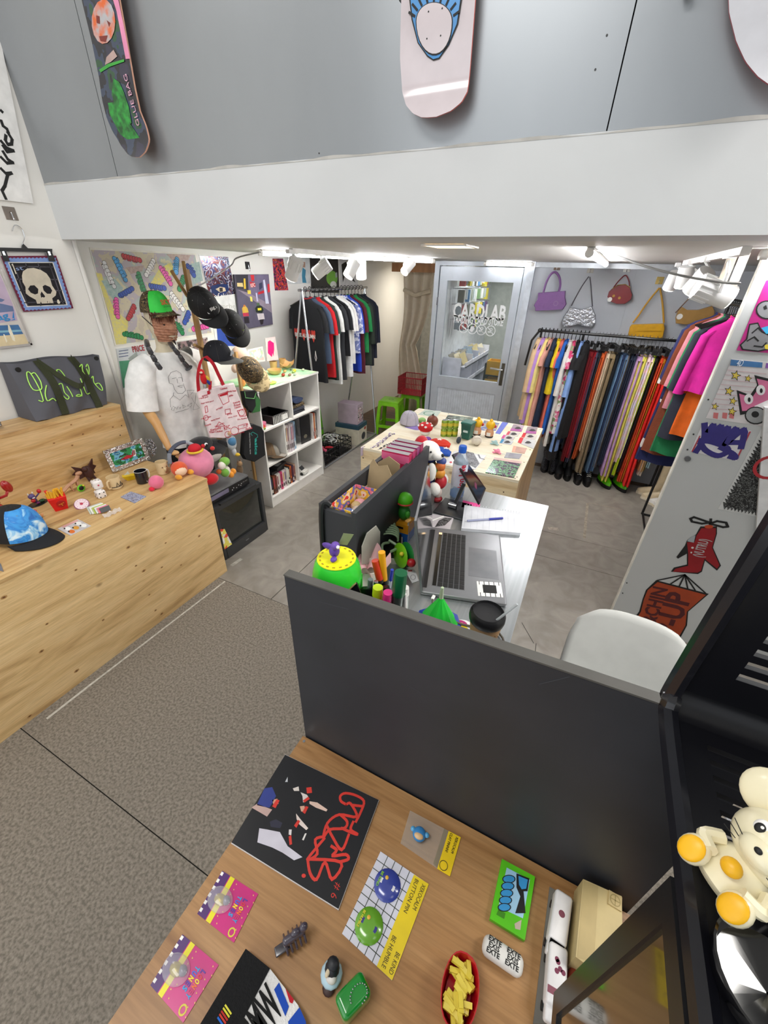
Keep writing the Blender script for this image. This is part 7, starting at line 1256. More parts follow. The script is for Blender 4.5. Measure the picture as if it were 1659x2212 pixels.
# spiral notebook and pen
t,pl=card_on('notebook','spiral notebook of lined paper behind the laptop','notebook',D1((1015,700),(1370,755),(1372,880),(995,850)),DZ_,m('#e2e4ea',.6),.012,gd,'pages')
for k in range(9):art(t,pl,m('#b8bcc8',.6),D1((1025+k*38,720+k*5),(1012+k*40,845+k*3.4)),.0125,'ruling',w=.0006)
for k in range(20):u=D1((1030+k*17.5,700+k*2.8))[0];uu=pl.uv(*u);MB().tube([(uu[0],uu[1]+.0,.004),(uu[0],uu[1]-.004,.016),(uu[0],uu[1]+.006,.014)],.001,4).build('spiral_ring',CHR,t)
def stick(name,label,a,b2,r,mat,cap_=None,z0=0,cat='pen',capf=.3,n=10,tip=True):
 a=Vector(a);b2=Vector(b2);t=T(name,label,cat,a,0,gd);d=b2-a;MB().cyl((0,0,0),d*(1-capf if cap_ else 1),r,n=n).build('barrel',mat,t,True)
 if cap_:MB().cyl(d*(1-capf),d,r*1.12,r*1.05,n=n).build('cap',cap_,t,True)
 return t
stick('pen','blue-capped ballpoint pen lying on the spiral notebook',dp(D1,1035,785,DZ_+.017),dp(D1,1262,768,DZ_+.017),.004,m('#aab0d0',.2,alpha=.8),m('#1f2a9a',.35),capf=.4)
# tablet on a stand
q0=dp(D5,1080,690);t=T('tablet_stand','grey metal tablet stand with chrome hinge knob','stand',q0,rad(-2),gd);gm=m('#4a4c4e',.35,.6);MB().rbox((0,.02,.003),(.12,.13,.006),.0028).build('base_plate',gm,t,True);MB().tube([(-.0,.02,.006),(.018,.06,.10)],.008,8).build('arm',gm,t,True);MB().cyl((-.02,.02,.016),(.012,.02,.016),.012,n=14).build('knob',CHR,t,True)
T0=Px(969,958,-.21);tA,tB,tC,tD=(Py(*D5(p)[0],y)for p,y in(((1080,20),1.50),((1165,-10),1.62),((1475,430),1.50),((1400,615),1.30)));
t=T('tablet','black tablet computer tilted on the stand showing a dark screen','tablet',tA.lerp(tC,.5),0,gd);cc=tA.lerp(tC,.5);ex=(tC-tA+(tD-tA)*.0).normalized();q=[x-cc for x in(tA,tB,tC,tD)];nrm=(q[2]-q[0]).cross(q[1]-q[3]).normalized();nrm=nrm if nrm.x>0 else-nrm
MB().loft([[x for x in q],[x+nrm*.008 for x in q]]).build('case',m('#141416',.4),t,fix=True);MB().add([x*.93+nrm*.0086 for x in q],[(0,1,2,3)]).build('screen',m('#101018',.05,var=0,coat=1),t);MB().add([x+nrm*.009 for x in(q[1]*.5+q[0]*.3,q[1]*.6+q[2]*.1,q[1]*.4+q[2]*.35,q[0]*.4+q[1]*.2)],[(0,1,2,3)]).build('screen_image',m('#3a4048',.2,emit=.15),t);MB().add([x+nrm*.009 for x in(q[3]*.5,q[3]*.55+q[2]*.1,q[3]*.3+q[2]*.25,q[3]*.25+q[2]*.15)],[(0,1,2,3)]).build('screen_image',m('#6a2a4a',.2,emit=.15),t)
# water bottle
p=dp(D5,1140,500);t=T('water_bottle','clear water bottle with blue cap and red label words','bottle',p,rad(-55),gd);MB().lathe([(.028,0),(.03,.006),(.03,.03),(.0295,.05),(.03,.15),(.026,.17),(.013,.19),(.013,.2)],20,cap=False).build('body',m('#cfe4f4',.05,alpha=.35,coat=1),t,True);MB().lathe([(.0285,.004),(.0285,.022),(.001,.022)],20).build('water',m('#3a8ad8',.05,alpha=.7),t,True);MB().lathe([(.0306,.055),(.0306,.15)],20,cap=False).build('label',m('#dfe6f4',.3),t,True);MB().lathe([(.015,.195),(.016,.215),(.014,.222)],16).build('cap',m('#1c5cc0',.4),t,True)
TX('ion Life',.034,m('#c81c3c',.4),t,(.0312,0,.102),(pi/2,-pi/2,pi/2),.03)
# bear with jacket on a dark box
p=dp(D5,690,545);t=T('printer_box','grey and black device box under the plush bear','box',Vector((p.x-.01,p.y-.02,DZ_)),0,gd);MB().bx(-.075,.075,-.06,.09,0,.05).build('case',m('#5a5a58',.4),t);MB().bx(-.055,-.01,-.062,-.03,.05,.075).build('port',BLK,t)
bw='#efece6';t=plush('white plush bear in yellow and blue jacket with a red hat',p+Vector((-.0,.03,.052)),[('legs',(.0,0,.025),.05,(1,1,.6),'#1c3a8a'),('body',(0,0,.075),.055,(1,1,.95),'#d8a414'),('head',(.015,-.005,.155),.042,(1.1,1,.95),bw),('muzzle',(.055,-.02,.15),.022,(1.2,1,.85),bw),('hat',(-.022,.008,.168),.034,(.8,1.05,1.1),'#b81424'),('ear',(-.006,-.035,.165),.014,(1,.6,1),bw),('arm',(.045,-.04,.085),.02,(1,1,1.9),bw),('arm',(.05,.04,.06),.02,(1.2,1,1.2),bw),('foot',(.06,-.03,.01),.022,(1.2,1,1.3),bw),('foot',(.075,.03,.03),.022,(1,1,1.2),bw)],group=gd)
for c_,r in(((.079,-.025,.156),.007),((.038,-.043,.168),.004)):MB().ball(c_,r,n=8,q=6).build('nose' if r>.005 else 'eye',BLK,t,True)
MB().tube([(.035*cos(a)+.008,.035*sin(a),.122)for a in[i*pi/8 for i in range(16)]],.007,6,closed=True).build('collar',m('#1c2a6a',.8),t,True)
p=dp(D5,905,565);t=blob('rubber_figure','tall red spotted rubber figure with a bright turban by the bear',p,[('base',(0,0,.012),.022,(1,1,.6),'#9a1c24'),('leg',(0,0,.04),.018,(1,1,1.5),'#d8c8c0'),('body',(.005,.01,.085),.03,(.8,.9,1),'#b8202c'),('shirt',(0,0,.125),.022,(1,1,1),'#d8902c'),('head',(0,.0,.155),.02,(1,1,1.1),'#c8682c'),('turban',(0,.005,.175),.02,(1,1,.8),'#3a4a8a'),('arm',(-.02,-.01,.14),.016,(1,1,1),'#3a8a3a'),('hair',(-.03,-.005,.165),.011,(1,1,1),'#1a1a1a')],'figure',gd)
t,pl=card_on('sticky_pad','hot pink sticky note pad beside the tablet stand','note pad',D5((1195,655),(1215,570),(1420,620),(1400,690)),DZ_,m('#f04a9a',.6),.006,gd);t,pl=card_on('sticker_print','black and white sketch sticker between laptop and bear','sticker',D5((830,830),(850,720),(1105,770),(1060,915),(850,905)),DZ_,m('#cfc8cc',.4),.001,gd)
art(t,pl,patt('sketch',['#1c1c1e','#6a6a6c','#a8a8aa'],60,'noise',.4,dist=3),D5((930,800),(1000,765),(1090,775),(1000,860),(880,880)),.0013);stick('pen','thin white stylus lying on the sketch sticker',dp(D5,845,800,DZ_+.004),dp(D5,985,750,DZ_+.004),.003,WHT)
# green sweet jar with figure
p=Pz(727,1205,1.45);p.z=DZ_;t=T('sweet_jar','neon green jar with a yellow printed lid at the desk corner','jar',p,0,gd);nj=m('#35d838',.3,coat=.4);MB().lathe([(.05,0),(.056,.01),(.056,.11),(.0535,.118),(.056,.126),(.056,.21),(.05,.235),(.044,.245),(.043,.249)],30).build('body',nj,t,True);MB().lathe([(.044,.249),(.0435,.2505)],30).build('lid_label',m('#e8e414',.4),t)
for k in range(16):MB().box((.037*cos(k*.393),.037*sin(k*.393),.2512),(.006,.003,.0004),(0,0,k*.393+pi/2)).build('lid_print',m('#a88a14',.5),t)
for k in range(22):a=k*2*pi/22;MB().cyl((.0563*cos(a),.0563*sin(a),.13),(.0563*cos(a),.0563*sin(a),.2),.0016,n=5).build('rib',nj,t)
t=blob('imp_toy','purple winged toy standing on the green jar lid',p+Vector((-.005,0,.2512)),[('body',(0,0,.016),.012,(1,1,1.3),'#5a3a9a'),('head',(.006,-.004,.034),.01,(1,1,1),'#6a48a8'),('wing',(-.018,.004,.02),.012,(1.4,.4,.7),'#5a3a9a'),('leg',(.008,-.016,.006),.007,(1,1.3,.8),'#5a3a9a'),('eye',(.015,-.008,.036),.004,(1,1,1),'#ffffff')],'toy',gd);MB().prism([(0,0),(.02,.0),(.035,.03),(.012,.03)],0,.001).build('card_wing',m('#9aa878',.2,alpha=.7),t,loc=(.005,.01,.03),rot=(pi/2,0,.3))
# pen pots and pens
p=dp(D4,720,620);t=T('paper_cup','white pot with pink paper petals holding screwdrivers','pot',Vector((p.x+.01,p.y+.0,DZ_)),0,gd);MB().lathe([(.03,0),(.036,.09),(.034,.09),(.028,.006)],20,cap=False).build('cup',m('#e0d8cc',.5),t,True)
for k in range(5):a=.6+k*1.1;MB().grid(lambda u,v:((.02+.04*v)*cos(a)+.02*(u-.5)*sin(a)*-1.6,(.02+.04*v)*sin(a)+.02*(u-.5)*cos(a)*1.6,.07+.06*v-.02*(2*u-1)**2),6,6).build('petal',m('#e8b8bc',.7),t,True)
pc=Vector((p.x+.01,p.y,DZ_))
def tall_(name,label,fn,a,b2,y,r,mat,cap_=None,cat='pen',capf=.3,n=12):return stick(name,label,Py(*fn(a)[0],y),Py(*fn(b2)[0],y),r,mat,cap_,cat=cat,capf=capf,n=n)
yy=.66;tall_('screwdriver','yellow-handled screwdriver standing in the pen pot',D4,(940,560),(910,180),yy,.008,BLK,m('#e8a414',.3),'screwdriver',.85);tall_('screwdriver','red and yellow screwdriver standing in the pen pot',D4,(895,540),(830,280),yy-.01,.008,m('#2a2a2a',.4),m('#c83a1c',.3),'screwdriver',.85);tall_('pen','slim blue pen standing in the pen pot',D4,(1005,600),(1035,390),yy-.02,.0035,m('#c8ccdc',.3),m('#2a3aa8',.4),capf=.6)
yy=.585;q=Py(*D4((1090,860))[0],yy);t=T('pen_tray','black wire pen tray full of markers behind the panel','tray',Vector((q.x-.03,yy,DZ_)),0,gd);b=.0
MB().bx(-.1,.07,-.03,.035,0,.006).build('base',BLK,t);MB().bx(-.1,.07,.032,.035,.006,.13).build('back',m('#1a1a1c',.3),t);MB().bx(-.1,-.097,-.03,.032,.006,.1).build('side',BLK,t);MB().bx(.067,.07,-.03,.032,.006,.1).build('side',BLK,t)
tall_('marker','thick marker with a dark green cap behind the panel',D4,(1085,900),(1140,425),yy,.0125,m('#5c6460',.3,.5),m('#0c5a34',.35),'marker',.52,14);tall_('highlighter','neon yellow highlighter behind the panel',D4,(850,900),(865,600),yy-.01,.0105,m('#c8e01c',.35),m('#d0e824',.35),'highlighter',.3);tall_('highlighter','hot pink highlighter behind the panel',D4,(960,930),(985,660),yy-.012,.0095,m('#e82a80',.35),m('#f03a8c',.35),'highlighter',.3)
tall_('lip_balm','white screw-top tube beside the green-capped marker',D4,(1180,880),(1190,600),yy+.02,.008,m('#e4e6e6',.2,alpha=.8),WHT,'tube',.3);tall_('pen','black pen with silver tip in the pen tray',D4,(840,700),(840,530),yy+.03,.005,BLK,CHR,'pen',.2);tall_('pen','grey marker end in the pen tray',D4,(770,640),(775,505),yy+.03,.006,m('#6a7274',.3),None);tall_('card_strip','folded white receipt strip in the pen tray',D4,(1190,930),(1190,680),yy+.005,.0035,WHT,None,'paper')
pl_=PL(Py(*D4((600,700))[0],.555),(1,0,0),(0,0,1));t=sheet('name_badge','black badge card with a gold edge behind the panel','badge',pl_,D4((475,670),(610,540),(700,760),(640,800)),m('#16161a',.3),.003);art(t,pl_,m('#c8b87a',.4),D4((475,670),(610,540)),.003,w=.003)
pl_=PL(Py(*D4((830,700))[0],.615),(1,0,0),(0,0,1));t=sheet('black_box','flat black printed box standing in the pen tray','box',pl_,D4((650,620),(680,595),(990,580),(1005,620),(990,800),(660,800)),m('#141214',.3),.012)
t=T('camera_lens','black glossy round camera lens peeking over the panel','lens',Py(*D4((180,560))[0],.56),0,gd);MB().ball((0,0,0),.014,n=16,q=10).build('glass',BLKG,t,True);MB().cyl((0,0,-.03),(0,0,0),.012,n=12).build('stem',BLK,t,True)
# toys left of the laptop
p=dp(D5,560,1010);t=T('toy_crate','stacked yellow and blue toy crates under the green-headed figure','toy',Vector((p.x-.02,p.y,DZ_)),0,gd);MB().bx(-.03,.03,-.03,.03,0,.035).build('blue_crate',m('#1c5aa8',.4),t);MB().bx(-.03,.03,-.03,.03,.036,.07).build('yellow_crate',m('#e0961c',.4),t);MB().bx(-.012,.012,-.0305,-.03,.052,.06).build('hand_hole',BLK,t)
blob('rubber_figure','green-headed figure with a red headband on the toy crates',Vector((p.x-.02,p.y,DZ_+.0705)),[('body',(0,0,.03),.022,(1,1,1.3),'#2f8a2c'),('head',(0,0,.078),.028,(1,1,.95),'#5ac81c'),('headband',(.0,0,.07),.0292,(1,1,.3),'#d83a30'),('arm',(.02,-.018,.035),.009,(1,1,1.5),'#3f9a2c')],'figure',gd)
t,pl=card_on('pizza_card','small pizza slice card held before the green-headed figure','card',D5((525,810),(585,745),(600,800),(560,830)),DZ_+.09,m('#f0b868',.5),.002,gd);t['label']='small pizza slice toy by the green-headed figure';MB().cyl((.0,0,-.09),(0,0,0),.003,n=6).build('stem',WHT,t)
p=dp(D5,330,1150);t=T('skeleton_toy','tangled pale green rubber skeleton in a small box','toy',Vector((p.x,p.y,DZ_+.031)),.4,gd);sk_=m('#9fb890',.4)
for k in range(5):MB().tube([(.03*cos(a),.012*(k-2)+0*a,.03+.022*sin(a))for a in[j*pi/8-.3 for j in range(9)]],.0035,5).build('rib',sk_,t,True)
for P in([(.0,.03,.03),(.01,.06,.06),(.0,.085,.05)],[(0,-.03,.03),(.03,-.05,.02),(.01,-.09,.03)],[(0,-.03,.02),(-.02,-.06,.03),(-.01,-.1,.005)]):MB().tube(smoothp(P,4),.0045,6).build('limb',sk_,t,True)
MB().ball((0,.05,.035),.02,(1,1.1,.9)).build('skull',sk_,t,True)
t=T('small_box','open white box with comic print holding the green skeleton','box',Vector((p.x,p.y,DZ_)),.4,gd);MB().bx(-.045,.045,-.075,.075,0,.02).build('tray',m('#c8c4b8',.5),t);MB().bx(-.048,-.044,-.075,.075,.02,.06).build('flap',m('#a8443a',.5),t);MB().bx(-.04,.04,-.07,.07,.02,.03).build('insert',BLK,t)
p=dp(D5,500,1330);t=T('castanet_toy','green hinged clapper toy with a yellow peg beside the laptop','toy',Vector((p.x,p.y,DZ_+.04)),0,gd,rot=(rad(80),0,rad(-35)))
for c_,z in(('#7cc41c',.012),('#1c7a34',-.012)):MB().lathe([(.03,-.005),(.04,0),(.03,.007)],24,(0,0,z)).build('disc',m(c_,.35),t,True)
MB().ball((.02,.02,.024),.007).build('peg',m('#e8d83a',.4),t,True);MB().ball((.045,.0,0),.014).build('bead',m('#b01c24',.4),t,True)
t,pl=card_on('cartoon_tag','white paper tag with line drawing beside the laptop hinge','tag',D5((520,1390),(640,1385),(690,1520),(610,1548)),DZ_,m('#d8d8da',.6),.001,gd);art(t,pl,m('#5a5a60',.6),D5([(620+30*cos(rad(a)),1480+30*sin(rad(a)))for a in range(0,361,40)]),.0014,w=.0012);art(t,pl,m('#b03a3a',.6),D5((560,1395),(610,1393),(612,1410),(562,1412)),.0014)
pl_=PL(Px(*D5((110,1100))[0],-.43),(.3,1,0),(0,0,1));t=sheet('torn_cardboard','torn grey cardboard piece standing by the trough','cardboard',pl_,D5((10,1110),(70,950),(180,860),(225,930),(220,1150),(150,1310),(10,1320)),m('#a8a49a',.9),.003)
# trough contents
TZ=1.173;t=T('sweets_box','open red and yellow printed sweets box in the black trough','box',(-.512,.88,TZ+.1),0);bx_=patt('sweets_print',['#d8342c','#f0d8c0','#e8b83a','#6a6aa8','#e87a8a','#f4ece0'],26,'noise',.5);w_,d_,h_=.083,.15,.165
MB().bx(-.04,.04,-d_/2,-d_/2+.002,0,h_).build('front',bx_,t);MB().bx(-.04,.04,d_/2-.002,d_/2,0,h_).build('back',bx_,t);MB().bx(-.04,-.038,-d_/2,d_/2,0,h_).build('side',bx_,t);MB().bx(.038,.04,-d_/2,d_/2,0,h_).build('side',m('#ecd8d4',.6),t);MB().bx(-.04,.04,-d_/2,d_/2,0,.002).build('bottom',bx_,t);MB().bx(-.038,.038,-d_/2-.0008,-d_/2,.02,.06).build('logo_band',m('#b01c2c',.5),t)
TX('GELANG',.022,m('#f4e8d0',.5),t,(0,-d_/2-.0014,.048),(pi/2,0,0),.03);TX('CANDY',.02,m('#f4e8d0',.5),t,(0,-d_/2-.0014,.03),(pi/2,0,0),.03)
for i,(c_,lab)in enumerate((('#d83a6a','pink wrapped sweet in the printed box'),('#5a7ab8','blue wrapped sweet in the printed box'),('#d8c8b8','cream wrapped sweet in the printed box'),('#c8b080','gold wrapped sweet in the printed box'),('#e0a0a8','pale pink wrapped sweet in the printed box'))):tt=T('sweet',lab,'sweet',(-.512+rnd.uniform(-.012,.012),.84+i*.022,TZ+.22),rnd.uniform(0,3),'sweets in the printed box');MB().ball((0,0,0),.017,(1.3,1,.8),9,6).build('wrapper',m(c_,.25,coat=.6),tt,20)
t=T('support_block','brown cardboard block under the sweets box','block',(-.512,.88,TZ));MB().bx(-.038,.038,-.07,.07,0,.099).build('block',m('#8a6f50',.8),t)
t=T('cardboard_carton','open brown cardboard carton with torn flaps in the trough','box',(-.512,1.04,TZ+.1));kb=m('#a08a68',.85)
MB().prism([(-.04,0),(.04,0),(.04,.13),(.02,.16),(-.01,.15),(-.03,.17),(-.04,.15)],0,.003).build('flap',kb,t,loc=(0,-.03,.05),rot=(rad(75),0,0));MB().prism([(-.04,0),(.04,0),(.04,.14),(.0,.16),(-.04,.13)],0,.003).build('flap',kb,t,loc=(0,.06,.05),rot=(rad(88),0,0));MB().bx(-.04,.04,-.05,.06,0,.05).build('carton',kb,t);MB().bx(-.04,-.037,-.05,.06,.05,.13).build('side',kb,t)
t=T('support_block','brown cardboard block under the torn carton','block',(-.512,1.04,TZ));MB().bx(-.038,.038,-.05,.055,0,.099).build('block',m('#8a6f50',.8),t)
for i,c_ in enumerate(('#b82050','#b02a60','#8a2a6a','#a01c50')):
 t=T('binder',f'magenta box binder standing in the trough, {ORD[i]} from the camera','binder',(-.512,1.165+i*.036,TZ+.09),0,'magenta binders in the trough');MB().bx(-.05,.05,-.013,.013,0,.215).build('case',m(c_,.3),t);MB().bx(-.03,.03,-.0135,-.013,.03,.05).build('spine_print',m('#e8a85a',.4),t);MB().bx(-.048,.048,-.013,.011,.215,.2155).build('pages',m('#9a989a',.6),t);MB().bx(-.05,.052,-.0135,-.013,.18,.21).build('badge',m('#d8608a',.4),t)
t=T('support_block','long dark block under the binders in the trough','block',(-.512,1.22,TZ));MB().bx(-.04,.04,-.075,.075,0,.0895).build('block',m('#3a342c',.8),t)
# front of the desk: paper umbrella, patch, coffee, cable
p=dp(D1,820,1440);t=T('paper_umbrella','green pleated paper umbrella charm on the laptop cable','umbrella',Vector((p.x+.01,p.y+.005,DZ_)),0,gd);n=20;MB().loft([[((.002+.05*s)*(1 if k%2 else .9)*cos(k*2*pi/n),(.002+.05*s)*(1 if k%2 else .9)*sin(k*2*pi/n),.09*(1-s)+.006)for k in range(n)]for s in(0,.3,.7,1)],cap=False).build('canopy',m('#1fc83c',.5),t);MB().loft([[((.05+.014*s)*(1 if k%2 else .92)*cos(k*2*pi/n),(.05+.014*s)*(1 if k%2 else .92)*sin(k*2*pi/n),.006-.004*s)for k in range(n)]for s in(0,1)],cap=False).build('canopy_edge',m('#1c3a9a',.5),t);MB().cyl((0,0,.09),(0,0,.125),.006,.004,n=8).build('tip',m('#b8c8a8',.4),t,True)
t,pl=card_on('round_patch','round patch with a yellow flash on magenta lying by the coffee','patch',D1([(985+85*cos(rad(a)),1465+45*sin(rad(a)))for a in range(0,360,20)]),DZ_,m('#e8e4e8',.5),.002,gd);art(t,pl,m('#a81c6a',.5),D1([(965+70*cos(rad(a)),1455+34*sin(rad(a)))for a in range(0,360,20)]),.0023);art(t,pl,m('#f0d01c',.5),D1((945,1430),(990,1450),(1000,1440),(1040,1480),(1030,1510),(950,1480),(960,1465)),.0026)
p=dp(D1,1135,1540);cz=.105;pt=Pz(*D1((1165,1385))[0],DZ_+cz);t=T('coffee_cup','kraft coffee cup with a black lid and clear straw','cup',Vector((pt.x,pt.y,DZ_)),rad(-60),gd);MB().lathe([(.028,0),(.029,.004),(.04,cz-.01),(.038,cz-.01)],26,cap=False).build('cup',m('#b08a60',.7),t,True);MB().lathe([(.0415,cz-.016),(.043,cz-.008),(.0425,cz+.002),(.039,cz+.008),(.036,cz+.012),(.034,cz+.006),(.001,cz+.005)],26).build('lid',m('#17171a',.4),t,True)
TX('NGON NUOC',.008,INK,t,(.0355,0,.068),(rad(84),0,pi/2));TX('VI CUOC',.011,INK,t,(.0345,0,.055),(rad(84),0,pi/2),.03);MB().tube([(.022,.012,cz),(.03,.05,cz+.06)],.003,8).build('straw',m('#dfe6e8',.1,alpha=.6),t,True)
cable('charging_cable','grey charging cable from the laptop past the coffee cup to the floor',smoothp([dp(D1,815,1275,DZ_+.008),dp(D1,820,1330,DZ_+.006),dp(D1,870,1390,DZ_+.006),dp(D1,1010,1450,DZ_+.006),dp(D1,1240,1505,DZ_+.006),Vector((.002,.70,1.19)),Vector((.03,.66,1.0)),Vector((.06,.62,.5)),Vector((.1,.62,.006))]),.003,m('#5a5048',.5))
t=T('cable_plug','white cable plug in the laptop side','plug',dp(D1,817,1275,DZ_+.009));MB().rbox((0,0,0),(.009,.016,.006),.002).build('plug',WHT,t)
# ================================================================== LOW TABLE GOODS
LZ=LT+.0004;L5=ZS(400,1600,460/1659);L6=ZS(700,1650,460/1659);L7=ZS(1000,1700,659/1659);L8=ZS(200,1800,500/1659);gl='goods on the low wooden table'
def lcard(name,label,cat,fn,px,mat,th=.0015,z=LZ):return card_on(name,label,cat,fn(px),z,mat,th,gl)
t,pl=lcard('zine','black zine with red scrawled title on the low table','magazine',L5,[(360,805),(1195,1325),(1510,470),(780,115)],m('#e2dedc',.5),.005);art(t,pl,m('#16171c',.3),L5((362,800),(1195,1318),(1508,470),(780,117)),.0054,'cover')
rs_=m('#d83428',.4)
for P in([(1255,505),(1215,480),(1210,440),(1250,418),(1330,435),(1392,480),(1370,560),(1330,640)],[(1255,505),(1290,500),(1335,600),(1200,585),(1110,650),(1080,755),(1130,700),(1240,690),(1262,640),(1215,590)],[(1385,520),(1300,510)],[(1310,640),(1290,700),(1340,735),(1310,730),(1220,690)],[(1105,670),(1150,760),(1220,858),(1275,740)],[(1085,755),(1015,780),(1030,890),(955,930),(1085,770)],[(1140,830),(1180,862),(1150,905),(1250,895),(1272,930),(1215,950)],[(955,930),(1215,955),(1145,1088),(1090,955),(1025,1088),(975,1040),(955,930)]):art(t,pl,rs_,L5(*P),.0058,w=.0058,sm=True)
art(t,pl,rs_,L5([(925+17*cos(rad(a)),1060+17*sin(rad(a)))for a in range(0,360,40)]),.0058);TUV('# 6',rs_,t,pl.uv(*L5((1195,1120))[0]),pl.uv(*L5((1150,1235))[0]),.014,.0058,bold=-.01)
for c_,P in(('#d4d0dc',[(580,690),(640,700),(740,720),(800,830),(915,915),(850,940),(760,880),(680,840),(565,800)]),('#2a3a8a',[(560,510),(620,380),(680,370),(710,440),(660,530),(600,520)]),('#c8a8a0',[(520,530),(560,500),(680,545),(640,600),(590,570)]),('#e8c8b8',[(970,480),(1030,490),(1110,545),(1100,560),(1020,530),(970,500)]),('#e8d8d0',[(865,575),(900,620),(960,690),(945,705),(890,660),(870,620)]),('#dcd4d0',[(900,410),(950,430),(970,460),(920,490),(915,440)]),('#d8cfc8',[(840,380),(885,365),(890,400),(850,400)]),('#c8ccd0',[(800,290),(800,330),(780,330)]),('#d09a80',[(680,470),(720,460),(730,500),(690,510)]),('#d8a890',[(895,520),(930,515),(940,560),(905,560)]),('#e0d8d8',[(810,700),(832,700),(828,745),(808,740)]),('#e0dcd8',[(935,730),(948,730),(925,785),(912,780)]),('#24243a',[(660,640),(710,620),(760,650),(740,690),(670,680)])):art(t,pl,m(c_,.4),L5(*P),.0056)
for P in([(680,520),(715,465),(738,475),(705,535)],[(945,375),(985,370),(990,415),(950,420)],[(918,475),(960,445),(972,462),(930,492)],[(915,565),(940,518),(962,525),(935,580)],[(850,670),(880,625),(898,635),(868,688)],[(808,755),(828,745),(835,815),(815,822)]):art(t,pl,rs_,L5(*P),.006)
# two pink blister cards
def pcard(lab,fn,P):
 t,pl=lcard('blister_card',lab,'packet',fn,P,m('#c81878',.3,coat=.4),.0012);a,b2,c_,d=[Vector(pl.uv(*fn(q)[0]))for q in P];U_=lambda s,v:tuple((a+(d-a)*s)+((b2+(c_-b2)*s)-(a+(d-a)*s))*v)
 q=lambda s0,s1,v0,v1:[U_(s0,v0),U_(s1,v0),U_(s1,v1),U_(s0,v1)]
 MB().poly(q(0,1,0,.22),.0014).build('purple_band',m('#4a1a68',.35),t);MB().poly(q(0,1,.24,.36),.0015).build('yellow_band',m('#e8dc14',.35),t)
 for k in range(6):MB().poly(q(k/6+.02,k/6+.1,0,.06),.0016).build('check',WHT,t)
 for k in range(16):s=.06+(k%8)*.12;v=.44+.5*(k//8)+.04*sin(k*3);MB().poly([U_(s,v),U_(s+.035,v+.01),U_(s+.02,v+.03)],.0016).build('confetti',m('#e8d060',.4),t)
 for k,(ch,c2)in enumerate(zip('LOONEY',('#5a2a9a','#d8283a','#f0dc1c','#e86a1c','#c81c6a','#2a9ad8'))):TUV(ch,m(c2,.4),t,U_(.22+k*.085,.80),U_(.29+k*.085,.80),.009,.0018,bold=.04)
 for k,(ch,c2)in enumerate(zip('TUNES',('#2a9ad8','#2a6ad8','#f0dc1c','#5a2a9a','#2a9ad8'))):TUV(ch,m(c2,.4),t,U_(.24+k*.09,.66),U_(.31+k*.09,.66),.009,.0018,bold=.04)
 c0=Vector(U_(.52,.3));MB().ball((c0.x,c0.y,.004),.026,(1.1,.8,.32),18,8).build('blister',m('#e8e4ee',.04,alpha=.3,coat=1),t,True);MB().ball((c0.x,c0.y,.004),.014,(1,.7,.4),10,6).build('charm',m('#b8a83a',.3,.4),t,True);MB().ball((c0.x+.012,c0.y+.004,.004),.01,(1,.8,.5),10,6).build('charm_part',m('#8a8a94',.3,.4),t,True)
 MB().ring(U_(.88,.86),.006,.0025,.0018,14).build('logo',m('#d8c83a',.4),t)
pcard('pink confetti blister card further from the camera, by the zine',L5,[(95,1350),(290,1015),(570,1195),(380,1575)][0:1]+[(380,1575),(570,1195),(290,1015)]if False else[(290,1015),(570,1195),(380,1575),(95,1350)])
pcard('pink confetti blister card nearer the camera, by the beanie',L8,[(645,725),(905,945),(650,1360),(415,1090)])
# pin set card
t,pl=lcard('pin_card','tiled card with two round button pins and a yellow band','packet',L6,[(140,1325),(440,685),(815,940),(530,1690)],m('#d8d8e4',.25,coat=.5),.002);art(t,pl,m('#e8cc1c',.4),L6((410,1580),(700,865),(815,940),(530,1690)),.0024,'band')
for k in range(1,6):a,b2=Vector((440,685)).lerp(Vector((140,1325)),k/9*1.0),None
gm_=m('#3c4438',.5)
for k in range(1,10):a=Vector((140,1325)).lerp(Vector((440,685)),k/10);b2=Vector((410,1580)).lerp(Vector((700,865)),k/10);art(t,pl,gm_,L6(tuple(a),tuple(b2)),.0024,'grid_line',w=.0014)
for k in range(1,5):a=Vector((140,1325)).lerp(Vector((410,1580)),k/4.6);b2=Vector((440,685)).lerp(Vector((700,865)),k/4.6);art(t,pl,gm_,L6(tuple(a),tuple(b2)),.0024,'grid_line',w=.0014)
for nm,cx,cy,c1,c2,wd_ in(('be_kind',492,950,'#3a48a0','#e8e8ec','BE KIND'),('be_humble',350,1265,'#6aa82c','#3a3a8a','BE HUMBLE')):
 u,v=pl.uv(*L6((cx,cy))[0]);MB().lathe([(.028,0),(.029,.002),(.025,.0055),(.012,.0075),(.001,.008)],26,(u,v,.002)).build('button_pin',m(c1,.2,coat=.8),t,True);MB().lathe([(.0165,.0),(.012,.0008),(.001,.0012)],20,(u,v,.0086),sx=.9,sy=1.1).build('pin_picture',m(c2,.3),t,True);MB().ball((u+.009,v+.006,.0105),.004,(1,1,.3),8,5).build('pin_picture',m('#e8b83a',.4),t,True)
 d=(Vector(pl.uv(*L6((700,865))[0]))-Vector(pl.uv(*L6((410,1580))[0]))).normalized();e=Vector((-d.y,d.x));a=Vector((u,v))+e*.019-d*.014;b2=Vector((u,v))+e*.019+d*.014;TUV(wd_,m('#8ac83a' if 'kind' in nm else '#e8e03a',.4),t,b2,a,.005,.0096,bold=.02)
for w_,a,b2 in(('XEKOCALM',(775,945),(700,1140)),('BUTTON PIN',(722,905),(630,1160)),('BE KIND',(575,1475),(515,1640)),('BE HUMBLE',(548,1345),(460,1590))):TUV(w_,m('#4a4014',.5),t,pl.uv(*L6(a)[0]),pl.uv(*L6(b2)[0]),.0085,.0028,bold=-.005)
